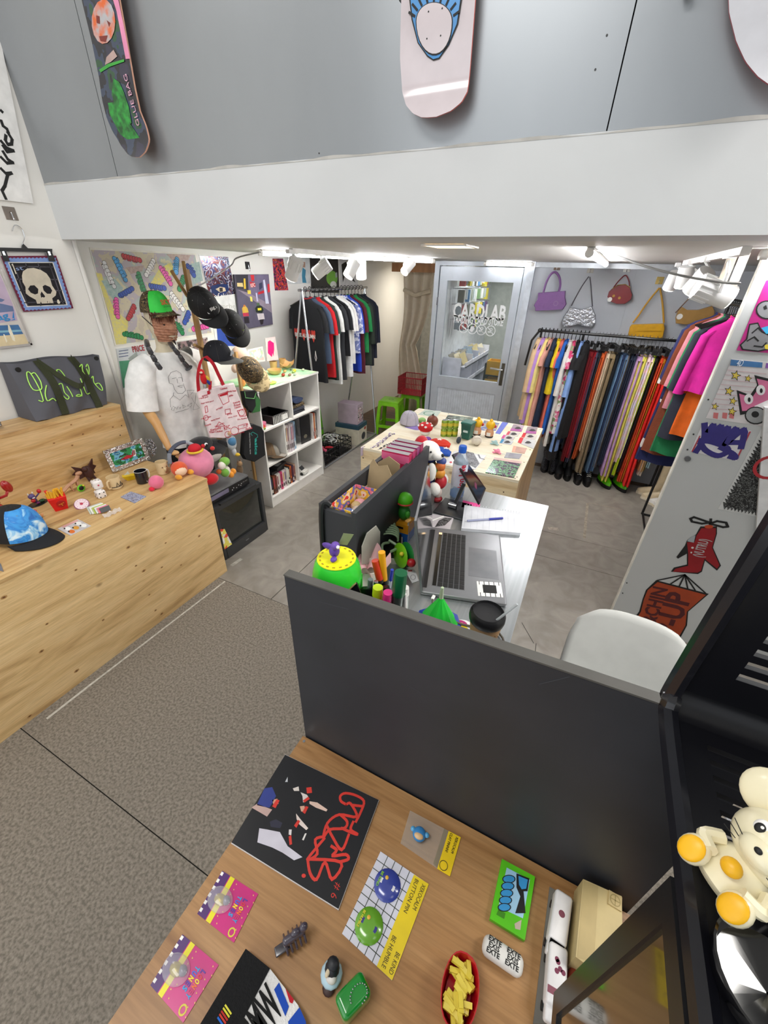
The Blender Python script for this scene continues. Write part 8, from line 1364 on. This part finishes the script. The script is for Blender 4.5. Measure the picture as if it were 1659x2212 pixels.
t,pl=lcard('pin_packet','clear pouch with a blue clay teapot pin and yellow tag','packet',L6,[(595,620),(670,365),(980,530),(885,820)],m('#d8d0c4',.08,var=0,alpha=.22,coat=1),.0015);art(t,pl,m('#f0cc14',.4),L6((880,820),(970,525),(1065,575),(980,880)),.002,'tag');art(t,pl,m('#9a9078',.2,alpha=.6),L6((850,780),(935,505),(965,525),(880,810)),.0022,'zip_strip')
u,v=pl.uv(*L6((740,565))[0]);MB().ball((u,v,.012),.016,(1,1,.6),16,10).build('pin_body',m('#3f8ac8',.3),t,True);MB().ball((u-.006,v,.018),.011,(.7,1,.4),12,8).build('pin_face',m('#e8c090',.4),t,True);[MB().ball((u+.004,v+s*.017,.014),.006,(1,1,.7),10,6).build('pin_knob',m('#5aa8d8',.3),t,True)for s in(-1,1)]
for w_,a,b2 in(('XEKOCALM',(1035,575),(995,700)),('CLAY PINNN!',(990,545),(950,690))):TUV(w_,INK,t,pl.uv(*L6(a)[0]),pl.uv(*L6(b2)[0]),.006,.0026)
MB().ring(pl.uv(*L6((930,795))[0]),.009,.0012,.0026,18).build('smiley',INK,t)
# green sliding frame
t,pl=lcard('puzzle_frame','lime green frame with blue bubble letters on the low table','puzzle',L6,[(1285,1220),(1380,757),(1635,895),(1555,1390)],m('#5cc81c',.35),.012);art(t,pl,m('#a8d4f0',.4),L6((1350,1130),(1415,825),(1595,920),(1540,1220)),.0124,'picture')
for k in range(5):art(t,pl,INK,L6([(1432-k*9+52*cos(rad(a)),915+k*55+34*sin(rad(a)))for a in range(0,360,24)]),.0126+k*2e-4);art(t,pl,m('#3a9ad8',.4),L6([(1432-k*9+44*cos(rad(a)),915+k*55+27*sin(rad(a)))for a in range(0,360,24)]),.0127+k*2e-4)
art(t,pl,INK,[L6((1490,870),(1590,910),(1575,1010),(1545,1010),(1560,1180),(1480,1180),(1520,1050),(1490,980))],.0128);art(t,pl,m('#3a9ad8',.4),[L6((1505,890),(1578,920),(1565,990),(1530,995),(1510,960))],.0131);art(t,pl,m('#3f8a14',.4),L6((1335,1190),(1350,1150),(1405,1180),(1395,1225)),.0124,'slot');art(t,pl,m('#c8b8a8',.4),L6((1475,1260),(1530,1230),(1520,1310),(1480,1300)),.0124)
# small solid things
def lp_(fn,x,y):return Pz(*fn((x,y))[0],LZ)
t=T('lighter_box','white cylinder-cornered box printed with black EXIST lettering','box',lp_(L6,1380,1510),0,gl);a=lp_(L6,1228,1400);b2=lp_(L6,1538,1610);d=(b2-a);t.rotation_euler=(0,0,math.atan2(d.y,d.x));Lb=d.length;MB().rbox((0,0,.014),(Lb,.034,.028),.0125).build('body',m('#eceae4',.35),t,True)
for k,(w_,y)in enumerate((('EXTE',.009),('EXIS',-.0),('EXTE',-.009))):[TX(w_,.011,INK,t,(x,y,.0284),(0,0,0),.03,1)for x in(-Lb*.24,Lb*.22)]
t=T('green_tin','glossy green rounded tin with a ball chain on the low table','tin',lp_(L6,230,1850),rad(-28),gl);MB().rbox((0,0,.026),(.038,.058,.05),.009).build('body',m('#0f8a2c',.2,coat=.7),t,True)
for k in range(16):a=k/15*pi*1.5;MB().ball((.006+.012*cos(a),.008+.016*sin(a),.0525),.0016,n=6,q=4).build('chain_bead',CHR,t)
p=lp_(L6,60,1650);t=blob('penguin_figure','tiny black and white penguin figure emerging from ice',p,[('ice',(0,0,.012),.019,(1.1,1.1,.6),'#b8d4e0'),('base',(.004,-.016,.006),.012,(1,1,.5),'#3a2420'),('body',(0,.004,.03),.014,(1,1,1.2),'#24262c'),('breast',(.004,-.006,.026),.011,(1,.8,1),'#e8e4dc'),('cap',(0,.008,.042),.011,(1.1,1,.7),'#1a1c22'),('beak',(-.003,-.006,.042),.004,(1,1.8,.7),'#d8c8a8')],'figure',gl)
p=lp_(L5,860,1560);t=T('claw_clip','small smoky grey hair claw figure on the low table','clip',p,rad(55),gl);cg=m('#4a4450',.25,coat=.4)
MB().rbox((0,0,.03),(.045,.014,.022),.006).build('spine',cg,t,True);MB().rbox((-.026,0,.012),(.028,.016,.004),.0018).build('plate',m('#3c3840',.2,coat=.6),t,True)
for k in range(5):MB().tube(smoothp([(-.018+k*.009,.006,.028),(-.018+k*.009,.016,.016),(-.018+k*.009,.008,.001)],3),.0022,5).build('tooth',cg,t,True);MB().tube(smoothp([(-.018+k*.009,-.006,.028),(-.018+k*.009,-.016,.016),(-.018+k*.009,-.008,.001)],3),.0022,5).build('tooth',cg,t,True)
MB().ball((.02,0,.044),.009,(1,.8,1)).build('knob',cg,t,True);MB().ball((.004,0,.045),.008,(1.2,.8,.8)).build('knob',cg,t,True)
# red basket of yellow fries (candle)
a=lp_(L6,1060,1490);b2=lp_(L6,960,2010);d=b2-a;t=T('fries_tray','red boat-shaped tray of pale yellow fries on the low table','tray',lp_(L6,1040,1800),math.atan2(d.y,d.x),gl);Lh,Wh=d.length*.56,.033
def boat(s,z,n=24):return[(Lh*s*cos(k*2*pi/n),Wh*s*abs(sin(k*2*pi/n))**.8*(1 if sin(k*2*pi/n)>0 else-1),z)for k in range(n)]
MB().loft([boat(.72,0),boat(.9,.02),boat(1,.04),boat(.95,.04),boat(.8,.012)],cap=False).build('tray',m('#c01420',.25,coat=.5),t,True);MB().loft([boat(.72,0),boat(.7,.004)]).build('tray_floor',m('#c01420',.25),t)
for k in range(44):x=rnd.uniform(-.72,.72)*Lh;y=rnd.uniform(-.5,.5)*Wh*math.sqrt(max(.05,1-(x/Lh)**2));MB().box((x,y,.022+rnd.uniform(0,.014)),(.022,.008,.008),(rnd.uniform(-.2,.2),rnd.uniform(-.3,.3),rnd.choice([.5,1.6,1.2])+rnd.uniform(-.2,.2))).build('fry',m('#e2cc48',.4),t)
# beanie cut by the frame
t,pl=lcard('beanie','black cuffed beanie with white, red and blue knit stripes','hat',L8,[(800,1367),(1110,850),(1280,990),(1480,1250),(1560,1500),(1300,1700),(800,1600)],m('#e8e6e4',.95,bump=.3,bscale=250),.02)
art(t,pl,m('#0c0c0e',.95,bump=.3,bscale=250),L8((690,1560),(800,1367),(1110,850),(1282,990),(1085,1367),(1000,1560)),.0215,'cuff');art(t,pl,m('#1c4ab0',.95),[L8((1310,1140),(1345,1090),(1415,1260),(1390,1330)),L8((1410,1367),(1490,1265),(1535,1367),(1540,1500),(1420,1500))],.0212);art(t,pl,m('#b81c2c',.95),L8((1390,1130),(1450,1210),(1440,1240),(1420,1230)),.0213)
TUV('BMW',m('#111111',.95),t,pl.uv(*L8((1120,1500))[0]),pl.uv(*L8((1320,1200))[0]),.05,.0215,bold=.03)
for k,c_ in enumerate(('#2a6ac8','#c83a2c','#b82c24','#d8d03a','#e0d84a')):art(t,pl,m(c_,.9),L8((915+k*13,1340-k*22),(955+k*13,1400-k*22)),.0222,w=.0025)
# toy vehicles and building on a grey mat
t,pl=lcard('grey_mat','grey plastic mat with toy vans at the table end','mat',L7,[(470,545),(600,620),(830,760),(760,1100),(560,1289),(380,1289)],m('#77746c',.5),.003)
for lab,x,y,mk in(('white toy camper van further from the camera on the grey mat',505,745,'#7a3a4a'),('white toy camper van nearer the camera with purple markings',485,1060,'#7a2a4a')):
 p=Pz(*L7((x,y+20))[0],LZ+.004);t=T('toy_van',lab,'toy van',p,rad(90 if 'further' in lab else 84),'toy vans');wv=m('#eceaea',.4);MB().rbox((-.008,0,.024),(.085,.034,.034),.006).build('body',wv,t,True);MB().rbox((.04,0,.018),(.028,.03,.022),.005).build('cab',wv,t,True)
 if 'further' in lab:t.rotation_euler=(0,0,rad(-94));MB().box((.0365,0,.032),(.012,.026,.012),(0,.5,0)).build('windscreen',BLKG,t);MB().disc((-.012,0),.006,.0412).build('print',m(mk,.5),t)
 else:t.rotation_euler=(0,0,rad(-88));MB().poly(rect(.012,.022,-.016,.016),.0413).build('stripe',m('#8a4a5a',.5),t);[MB().disc((rnd.uniform(-.03,0),rnd.uniform(-.01,.01)),.004,.0413).build('print',m(mk,.5),t)for _ in range(5)];MB().disc((.048,.004),.005,.0292).build('logo',m('#d89a3a',.5),t)
 for x_ in(-.03,.035):[MB().cyl((x_,s*.015,.007),(x_,s*.018,.007),.007,n=10).build('wheel',BLK,t)for s in(-1,1)]
 for k in range(4):MB().box((-.035+k*.016,.0172,.03),(.01,.0006,.01)).build('window',m('#6a3a4a',.3),t)
z=LZ+.075;t,pl=card_on('toy_building','beige toy building block with a round fan on the grey mat','toy building',L7((560,980),(605,568),(805,660),(805,905),(660,1055)),z-.07,m('#d2bd86',.5),.07,gl);art(t,pl,m('#c4ae78',.5),L7((568,985),(607,575),(682,610),(655,1010)),.0705,'roof_strip');u=pl.uv(*L7((768,685))[0]);MB().prism(rect(u[0]-.012,u[0]+.012,u[1]-.012,u[1]+.012),.07,.073).build('fan_base',m('#cdb680',.5),t);MB().ring(u,.009,.0015,.0735,16).build('fan_ring',m('#a8945c',.5),t);MB().line([(u[0]-.009,u[1]),(u[0]+.009,u[1])],.0015,.0735).line([(u[0],u[1]-.009),(u[0],u[1]+.009)],.0015,.0735).build('fan_cross',m('#a8945c',.5),t)
t=blob('toy_block','small red-brown toy block under the toy building end',Pz(*L7((600,1060))[0],LZ+.004),[('block',(0,0,.012),.014,(1,1.4,.9),'#8a3a24')],'toy',gl)
# mouse coin bank on the slotted stand
MZ=1.5005;p=Pz(1525,1945,MZ);t=T('mouse_bank','cream vinyl mouse coin bank with yellow soles and whiskers','coin bank',p,0,None);cv=m('#efe6c4',.3,coat=.35,var=.01);yv=m('#f0b414',.4)
frame(t,Pz(1545,1912,MZ+.012),(-.61,-.46,.64),(.51,.39,.77));t.scale=(.5,)*3
MB().lathe([(.035,0),(.05,.012),(.052,.04),(.042,.07),(.03,.085)],24).build('body',cv,t,True);MB().ball((.008,0,.128),.062,(1,1.1,.92),26,16).build('head',cv,t,True);MB().ball((.055,0,.112),.03,(1,1.1,.8),18,12).build('snout',cv,t,True)
for s in(-1,1):
 MB().ball((-.012,s*.072,.185),.045,(.3,1,1),20,12).build('ear',cv,t,True);MB().tube(smoothp([(.02,s*.045,.07),(.045,s*.055,.05),(.062,s*.03,.045)],4),.013,8).build('arm',cv,t,True)
 MB().ball((.062,s*.042,.022),.028,(.75,.85,1.05),16,10).build('foot',cv,t,True);MB().ball((.078,s*.042,.023),.023,(.35,.85,1.1),16,10).build('sole',yv,t,True)
 MB().ball((.059,s*.027,.145),.0125,(.55,.85,1.1),14,8).build('eye_white',WHT,t,True);MB().ball((.0645,s*.026,.142),.009,(.5,.8,1.05),12,8).build('pupil',INK,t,True);MB().ball((.069,s*.024,.146),.0028,(.5,1,1),6,4).build('glint',WHT,t)
 for k in range(3):MB().tube([(.072,s*.028,.112-k*.007),(.062,s*.052,.118-k*.011)],.0009,4).build('whisker',INK,t)
 MB().tube([(.060,s*.02,.166),(.057,s*.028,.170),(.053,s*.034,.168)],.0011,4).build('brow',INK,t)
MB().ball((.086,0,.118),.006,(.7,1,.9)).build('nose',INK,t,True);MB().ball((.068,0,.06),.016,(.9,1,1)).build('bow',yv,t,True);MB().tube(smoothp([(-.04,0,.02),(-.06,.05,.03),(.0,.075,.05),(.05,.06,.07)],4),.006,6).build('tail',cv,t,True)
p=Pz(1650,2150,MZ);t=T('glass_dish','dark glossy round glass dish on the slotted stand','dish',p,0);MB().lathe([(.03,0),(.042,.012),(.045,.03),(.043,.03),(.038,.012),(.001,.006)],26,cap=False).build('dish',m('#0e0e10',.08,coat=1),t,True)
# ================================================================== PARTITION POSTERS
pp=PL((XP,YP-.002,0),(1,0,0),(0,0,1));P1=ZS(1300,520,359/1659);P2_=ZS(1300,880,359/1659)
t=sheet('lottery_sheet','betting slip sheet painted with gold stars and pink creature','poster',pp,P1((1300,1180),(1659,1215),(1900,1250),(1900,1850),(1659,1860),(1040,1770)),m('#c9c4c4',.6),.002);art(t,pp,m('#3a6a9a',.6),P1((1290,1185),(1605,1215),(1600,1268),(1280,1245)),.0012);TUV('4D',m('#e0e4e8',.6),t,pp.uv(*P1((1350,1222))[0]),pp.uv(*P1((1410,1226))[0]),.028,.0016);art(t,pp,m('#7a4a98',.6),P1((1640,1220),(1900,1240),(1900,1290),(1630,1270)),.0012)
for k in range(9):art(t,pp,m('#c0a8aa',.6),P1((1255-k*22,1290+k*48),(1640,1330+k*48)),.0012,'ruling',w=.004)
def star(x,y,r):return[(x+(r if j%2==0 else r*.42)*cos(j*pi/5-1.3),y+(r if j%2==0 else r*.42)*sin(j*pi/5-1.3))for j in range(10)]
for fn,x,y,r in((P1,1335,1345,58),(P1,1460,1375,42),(P1,1270,1500,55),(P1,1310,1600,48),(P2_,1130,-10,42),(P2_,1300,40,52)):art(t,pp,INK,fn(star(x,y,r)),.0016);art(t,pp,m('#d0b84a',.5),fn(star(x,y,r*.72)),.002)
art(t,pp,INK,P1((1520,1340),(1720,1390),(1730,1640),(1640,1700),(1480,1720),(1380,1740),(1345,1490),(1480,1540),(1550,1440)),.0014);art(t,pp,m('#c86a90',.5),P1((1545,1375),(1700,1410),(1705,1610),(1620,1680),(1400,1700),(1370,1525),(1500,1565),(1570,1460)),.0018)
for x,y in((1585,1490),(1465,1580)):art(t,pp,m('#dcdada',.5),P1([(x+46*cos(rad(a)),y+52*sin(rad(a)))for a in range(0,360,24)]),.0022);art(t,pp,INK,P1([(x+5+15*cos(rad(a)),y+6+24*sin(rad(a)))for a in range(0,360,24)]),.0026)
art(t,pp,m('#e8e4e4',.5),P1((1520,1650),(1720,1560),(1720,1640),(1560,1690)),.0023);art(t,pp,INK,P2_([(1535+110*cos(rad(a)),80+90*sin(rad(a)))for a in range(0,360,20)]),.0024);art(t,pp,m('#8a8c8c',.5),P2_([(1535+98*cos(rad(a)),78+78*sin(rad(a)))for a in range(0,360,20)]),.0027);art(t,pp,INK,P2_([(1530+38*cos(rad(a)),68+32*sin(rad(a)))for a in range(0,360,20)]),.003)
for x in(1115,1205,1275):art(t,pp,m('#c06a6a',.6),P2_((x,50),(x+50,55),(x+40,115),(x-5,105)),.0016)
t=sheet('cartoon_sheet','magenta poster with two grey rounded cartoon bodies','poster',pp,P1((1640,400),(1900,300),(1900,1130),(1659,1120),(1345,1095)),m('#a81c72',.5),.002);art(t,pp,INK,[P1([(1650+115*cos(rad(a)),690+95*sin(rad(a)))for a in range(0,360,20)]),P1((1470,830),(1560,815),(1600,900),(1659,930),(1690,1080),(1560,1110),(1400,1090),(1375,1040),(1440,980))],.0014);art(t,pp,m('#7d7d80',.5),[P1([(1650+100*cos(rad(a)),690+82*sin(rad(a)))for a in range(0,360,20)]),P1((1480,842),(1552,830),(1590,915),(1655,945),(1675,1070),(1560,1095),(1410,1078),(1392,1040),(1452,985))],.0018)
art(t,pp,INK,P1((1610,660),(1640,640),(1650,680),(1620,690)),.0024);art(t,pp,m('#3aa8d8',.5),P1((1590,870),(1659,850),(1680,920),(1640,930)),.002);art(t,pp,m('#e0c83a',.5),P1((1620,1040),(1680,1030),(1680,1085),(1630,1080)),.0021)
for P in([(1500,920),(1560,870),(1590,900)],[(1450,1000),(1520,960),(1560,1000)],[(1520,1050),(1600,1060),(1640,1020)]):art(t,pp,INK,P1(*P),.0024,w=.006)
t=sheet('tag_sheet','white label sheet with a thick purple marker tag','poster',pp,P2_((1005,160),(1495,235),(1345,535),(885,440)),m('#d2cfd2',.6),.002);art(t,pp,m('#a83a44',.6),[P2_((975,280),(985,285),(910,445),(893,440)),P2_((1470,240),(1490,240),(1350,525),(1335,520))],.0012)
for P in([(1025,170),(1020,310),(940,440)],[(1020,310),(1110,180),(1075,320)],[(1075,320),(1185,190),(1130,340)],[(1130,340),(1255,205),(1190,350)],[(1190,350),(1335,215),(1230,370)],[(1230,370),(1415,225),(1390,400)],[(1280,350),(1400,350)],[(985,330),(1100,345),(1240,400),(1240,450),(1150,480),(1040,430),(985,360)],[(1190,400),(1300,460),(1330,500),(1280,490)]):art(t,pp,m('#2c2470',.5),P2_(*P),.0016,'marker_stroke',w=.026,sm=True)
t=sheet('spiky_poster','black and white poster of tangled spiky creatures','poster',pp,P2_((1590,220),(1900,250),(1900,1140),(1540,1090),(1160,1015)),m('#c9cac8',.6),.002);sp2=patt('tangle',['#0e0e0e','#1a1a1a','#8a8c8a','#141414'],34,'noise',.6,dist=4,pos=[0,.45,.55,.6])
spk=[];e0,e1=Vector((1625,270)),Vector((1215,985))
for k in range(22):a=e0.lerp(e1,k/22);spk+=[tuple(a+Vector((8,0))),tuple(a+Vector((-26,-12)))]
for k in range(10):a=e1.lerp(Vector((1560,1050)),k/10);spk+=[tuple(a),tuple(a+Vector((6,34)))]
art(t,pp,sp2,P2_(spk+[(1880,1090),(1880,280)]),.0012)
t=sheet('plane_decal','red cartoon aeroplane decal towing an orange banner on the partition','decal',pp,P2_((985,1190),(1150,1190),(1150,1260),(1110,1400),(1190,1580),(1150,1630),(1030,1530),(1000,1640),(960,1664),(690,1640),(720,1600),(850,1570),(850,1460),(760,1510),(745,1495),(830,1380),(850,1330),(940,1270)),INK,.0015,part='outline')
art(t,pp,m('#8a0c18',.4),P2_((995,1205),(1138,1205),(1138,1260),(1100,1400),(1175,1575),(1150,1610),(1025,1510),(990,1630),(955,1650),(710,1640),(735,1610),(862,1580),(862,1450),(850,1345),(925,1345),(945,1280)),.0008);art(t,pp,m('#b8431c',.4),P2_([(1068+45*cos(rad(a)),1190+18*sin(rad(a)))for a in range(0,360,24)]),.0012);art(t,pp,m('#9aa0a4',.4),P2_((850,1335),(880,1300),(935,1275),(918,1350)),.0013)
for P in([(1080,1150),(1000,1160),(900,1140),(885,1110),(920,1095),(1080,1150)],[(1080,1160),(1150,1135),(1240,1150),(1258,1190),(1210,1195),(1080,1160)],[(1088,1115),(1085,1180)]):art(t,pp,INK,P2_(*P),.001,'propeller',w=.012)
art(t,pp,m('#c8c4c0',.5),[P2_([(905+14*cos(rad(a)),1400+10*sin(rad(a)))for a in range(0,360,40)]),P2_([(893+9*cos(rad(a)),1448+9*sin(rad(a)))for a in range(0,360,40)])],.0012);TUV('(VUTRU)',m('#a8a0a0',.5),t,pp.uv(*P2_((960,1490))[0]),pp.uv(*P2_((1030,1315))[0]),.045,.0014,bold=.02)
P3=ZS(1250,1060,409/1659);t=sheet('banner_decal','orange wavy banner decal with dark lettering on the partition','decal',pp,P3((680,785),(1140,905),(960,1060),(950,1180),(880,1310),(600,1350),(440,1180),(530,1060),(560,950),(590,870)),INK,.0015,part='outline');art(t,pp,m('#9a3a14',.4),P3((692,800),(1115,912),(948,1060),(935,1180),(870,1295),(600,1330),(470,1175),(545,1060),(572,950),(605,870)),.0008)
TUV('E&CHIN',m('#4a1014',.5),t,pp.uv(*P3((600,1200))[0]),pp.uv(*P3((725,850))[0]),.075,.0012,bold=.03);TUV('P-UP',m('#4a1014',.5),t,pp.uv(*P3((750,1260))[0]),pp.uv(*P3((900,905))[0]),.12,.0012,bold=.03)
for a in((690,785),(800,820),(880,840),(955,855),(1020,870),(1110,895)):art(t,pp,INK,P3((930,735),a),.001,'tow_line',w=.008)
# white board with a red ring at the picture's right edge
wb2=PL(Py(1645,1000,YP-.025),(1,0,0),(0,0,1));t=TP('white_board','white board with a red painted ring beside the partition posters','board',wb2);MB().prism(wb2.U([(1652,880),(1800,900),(1760,1300),(1632,1170)]),-.02,0).build('board',m('#d8d8d8',.5),t,fix=True);c0=wb2.uv(1662,1010);MB().ring(c0,.055,.014,.001).build('ring',m('#a8242c',.5),t)
# floor tape and marks
def tape(a,b2,w,c='#c9c6bd'):
 a=Pz(*a);b2=Pz(*b2);d=(b2-a).normalized();e=Vector((-d.y,d.x,0))*w/2;MB().add([(p+Vector((0,0,.0012)))for p in(a-e,b2-e,b2+e,a+e)],[(0,1,2,3)]).build('floor_tape',m(c,.6,var=.15,scale=30),floor)
tape((101,1553),(205,1472),.014);tape((205,1472),(486,1256),.012);tape((1184,1141),(1206,1143),.045,'#b8aca0');tape((1269,1087),(1262,1163),.024,'#a59a8a');tape((1272,1086),(1345,1101),.008,'#a99e8e');tape((500,1222),(522,1207),.03,'#b5b1a8')
for a,b2 in(((1127,1345),(1153,1390)),((1158,1390),(1155,1420))):tape(a,b2,.004,'#2c2824')
# small fittings belong to the part they sit on
SUB={'print':('paper','card','canvas','graphic','sleeve','box','body','outline','board'),'lettering':('paper','card','canvas','outline','front_panel','crown','body','cup','label','logo_band','front'),'tag_outline':('paper',),'tag_fill':('paper',),'map':('paper',),'ruling':('paper','pages'),'grid_line':('card',),'marker_stroke':('paper',),'propeller':('outline',),'tow_line':('outline',),'bolt_hole':('graphic',),'eyelet':('crown','front'),'seam':('crown',),'button':('crown','front_panel'),'emblem':('crown',),'tab':('crown','body'),'spine_label':('cover',),'spine_print':('cover','case'),'badge':('case','bezel'),'key':('keyboard_well',),'space_bar':('keyboard_well',),'print_line':('t_shirt',),'eye':('head',),'pupil':('eye_white',),'glint':('pupil',),'nose':('head','cup'),'muzzle':('head',),'ear':('head',),'snout':('head',),'whisker':('snout',),'brow':('head',),'hat':('head',),'lace':('upper',),'clip_spring':('clip',),'clip':('bar',),'lens':('can',),'cooling_fin':('can',),'hand':('dial',),'mark':('dial',),'pip':('body',),'stitching':('ball',),'star':('knit',),'collar':('body',),'sticker_print':('sticker',),'screen_image':('screen',),'check':('purple_band',),'charm_part':('charm',),'pin_picture':('button_pin',),'spot':('hood',),'lid_print':('lid_label',),'rib':('body',),'chain_bead':('body',),'buckle':('belt',),'embroidery':('front',),'feeler':('head',),'tooth':('spine',),'window':('body','shell'),'handle_plate':('leaf_frame',),'door_handle':('leaf_frame',),'fan_ring':('fan_base',),'fan_cross':('fan_base',),'spiral_ring':('pages',),'tag_loop':('body',),'hub':('dial',),'thumb':('palm',),'finger':('palm',),'tape_flap':('front_panel',)}
for ch in list(bpy.data.objects):
 root=ch.parent
 if root is None or root.parent is not None:continue
 base=SUB.get(ch.name.split('.')[0])
 if not base or ch.children:continue
 best=None
 for nm in base:
  c=[o for o in root.children if o is not ch and o.name.split('.')[0]==nm and o.type=='MESH']
  if c:best=min(c,key=lambda o:(o.matrix_basis.translation-ch.matrix_basis.translation).length);break
 if best is not None:ch.parent=best;ch.matrix_parent_inverse=best.matrix_basis.inverted()
# knots in the bench plywood
bench=bpy.data.objects['display_bench'];fpn=[o for o in bench.children if o.name.startswith('front_panel')][0];rpn=[o for o in bench.children if o.name.startswith('riser_panel')][0]
KB=ZS(0,1000,560/1659);KR=ZS(0,850,560/1659)
def knot(p,X,par,r):
 q=Px(*p,X)-bench.location
 for k,c,d in((1.6,'#b98d57',.0006),(.8,'#6a4526',.0009)):MB().add([(q.x+d,q.y+r*k*cos(a)*1.25,q.z+r*k*sin(a)*.8)for a in[i*pi/7 for i in range(14)]],[tuple(range(14))]).build('knot',m(c,.5,var=.1,scale=80),par)
for x,y in((485,685),(300,1030),(265,1205),(490,1330),(190,1620),(660,1005),(955,843),(1035,965),(870,658),(920,690),(1035,668),(1158,653),(1050,355),(912,358),(785,365),(820,540),(25,860),(1275,468),(1060,512),(995,943)):knot(KB((x,y))[0],BX,fpn,rnd.uniform(.004,.007))
for x,y in((455,200),(462,332),(565,455),(640,145),(722,215),(530,260),(345,318)):knot(KR((x,y))[0],BX-.7,rpn,rnd.uniform(.003,.006))
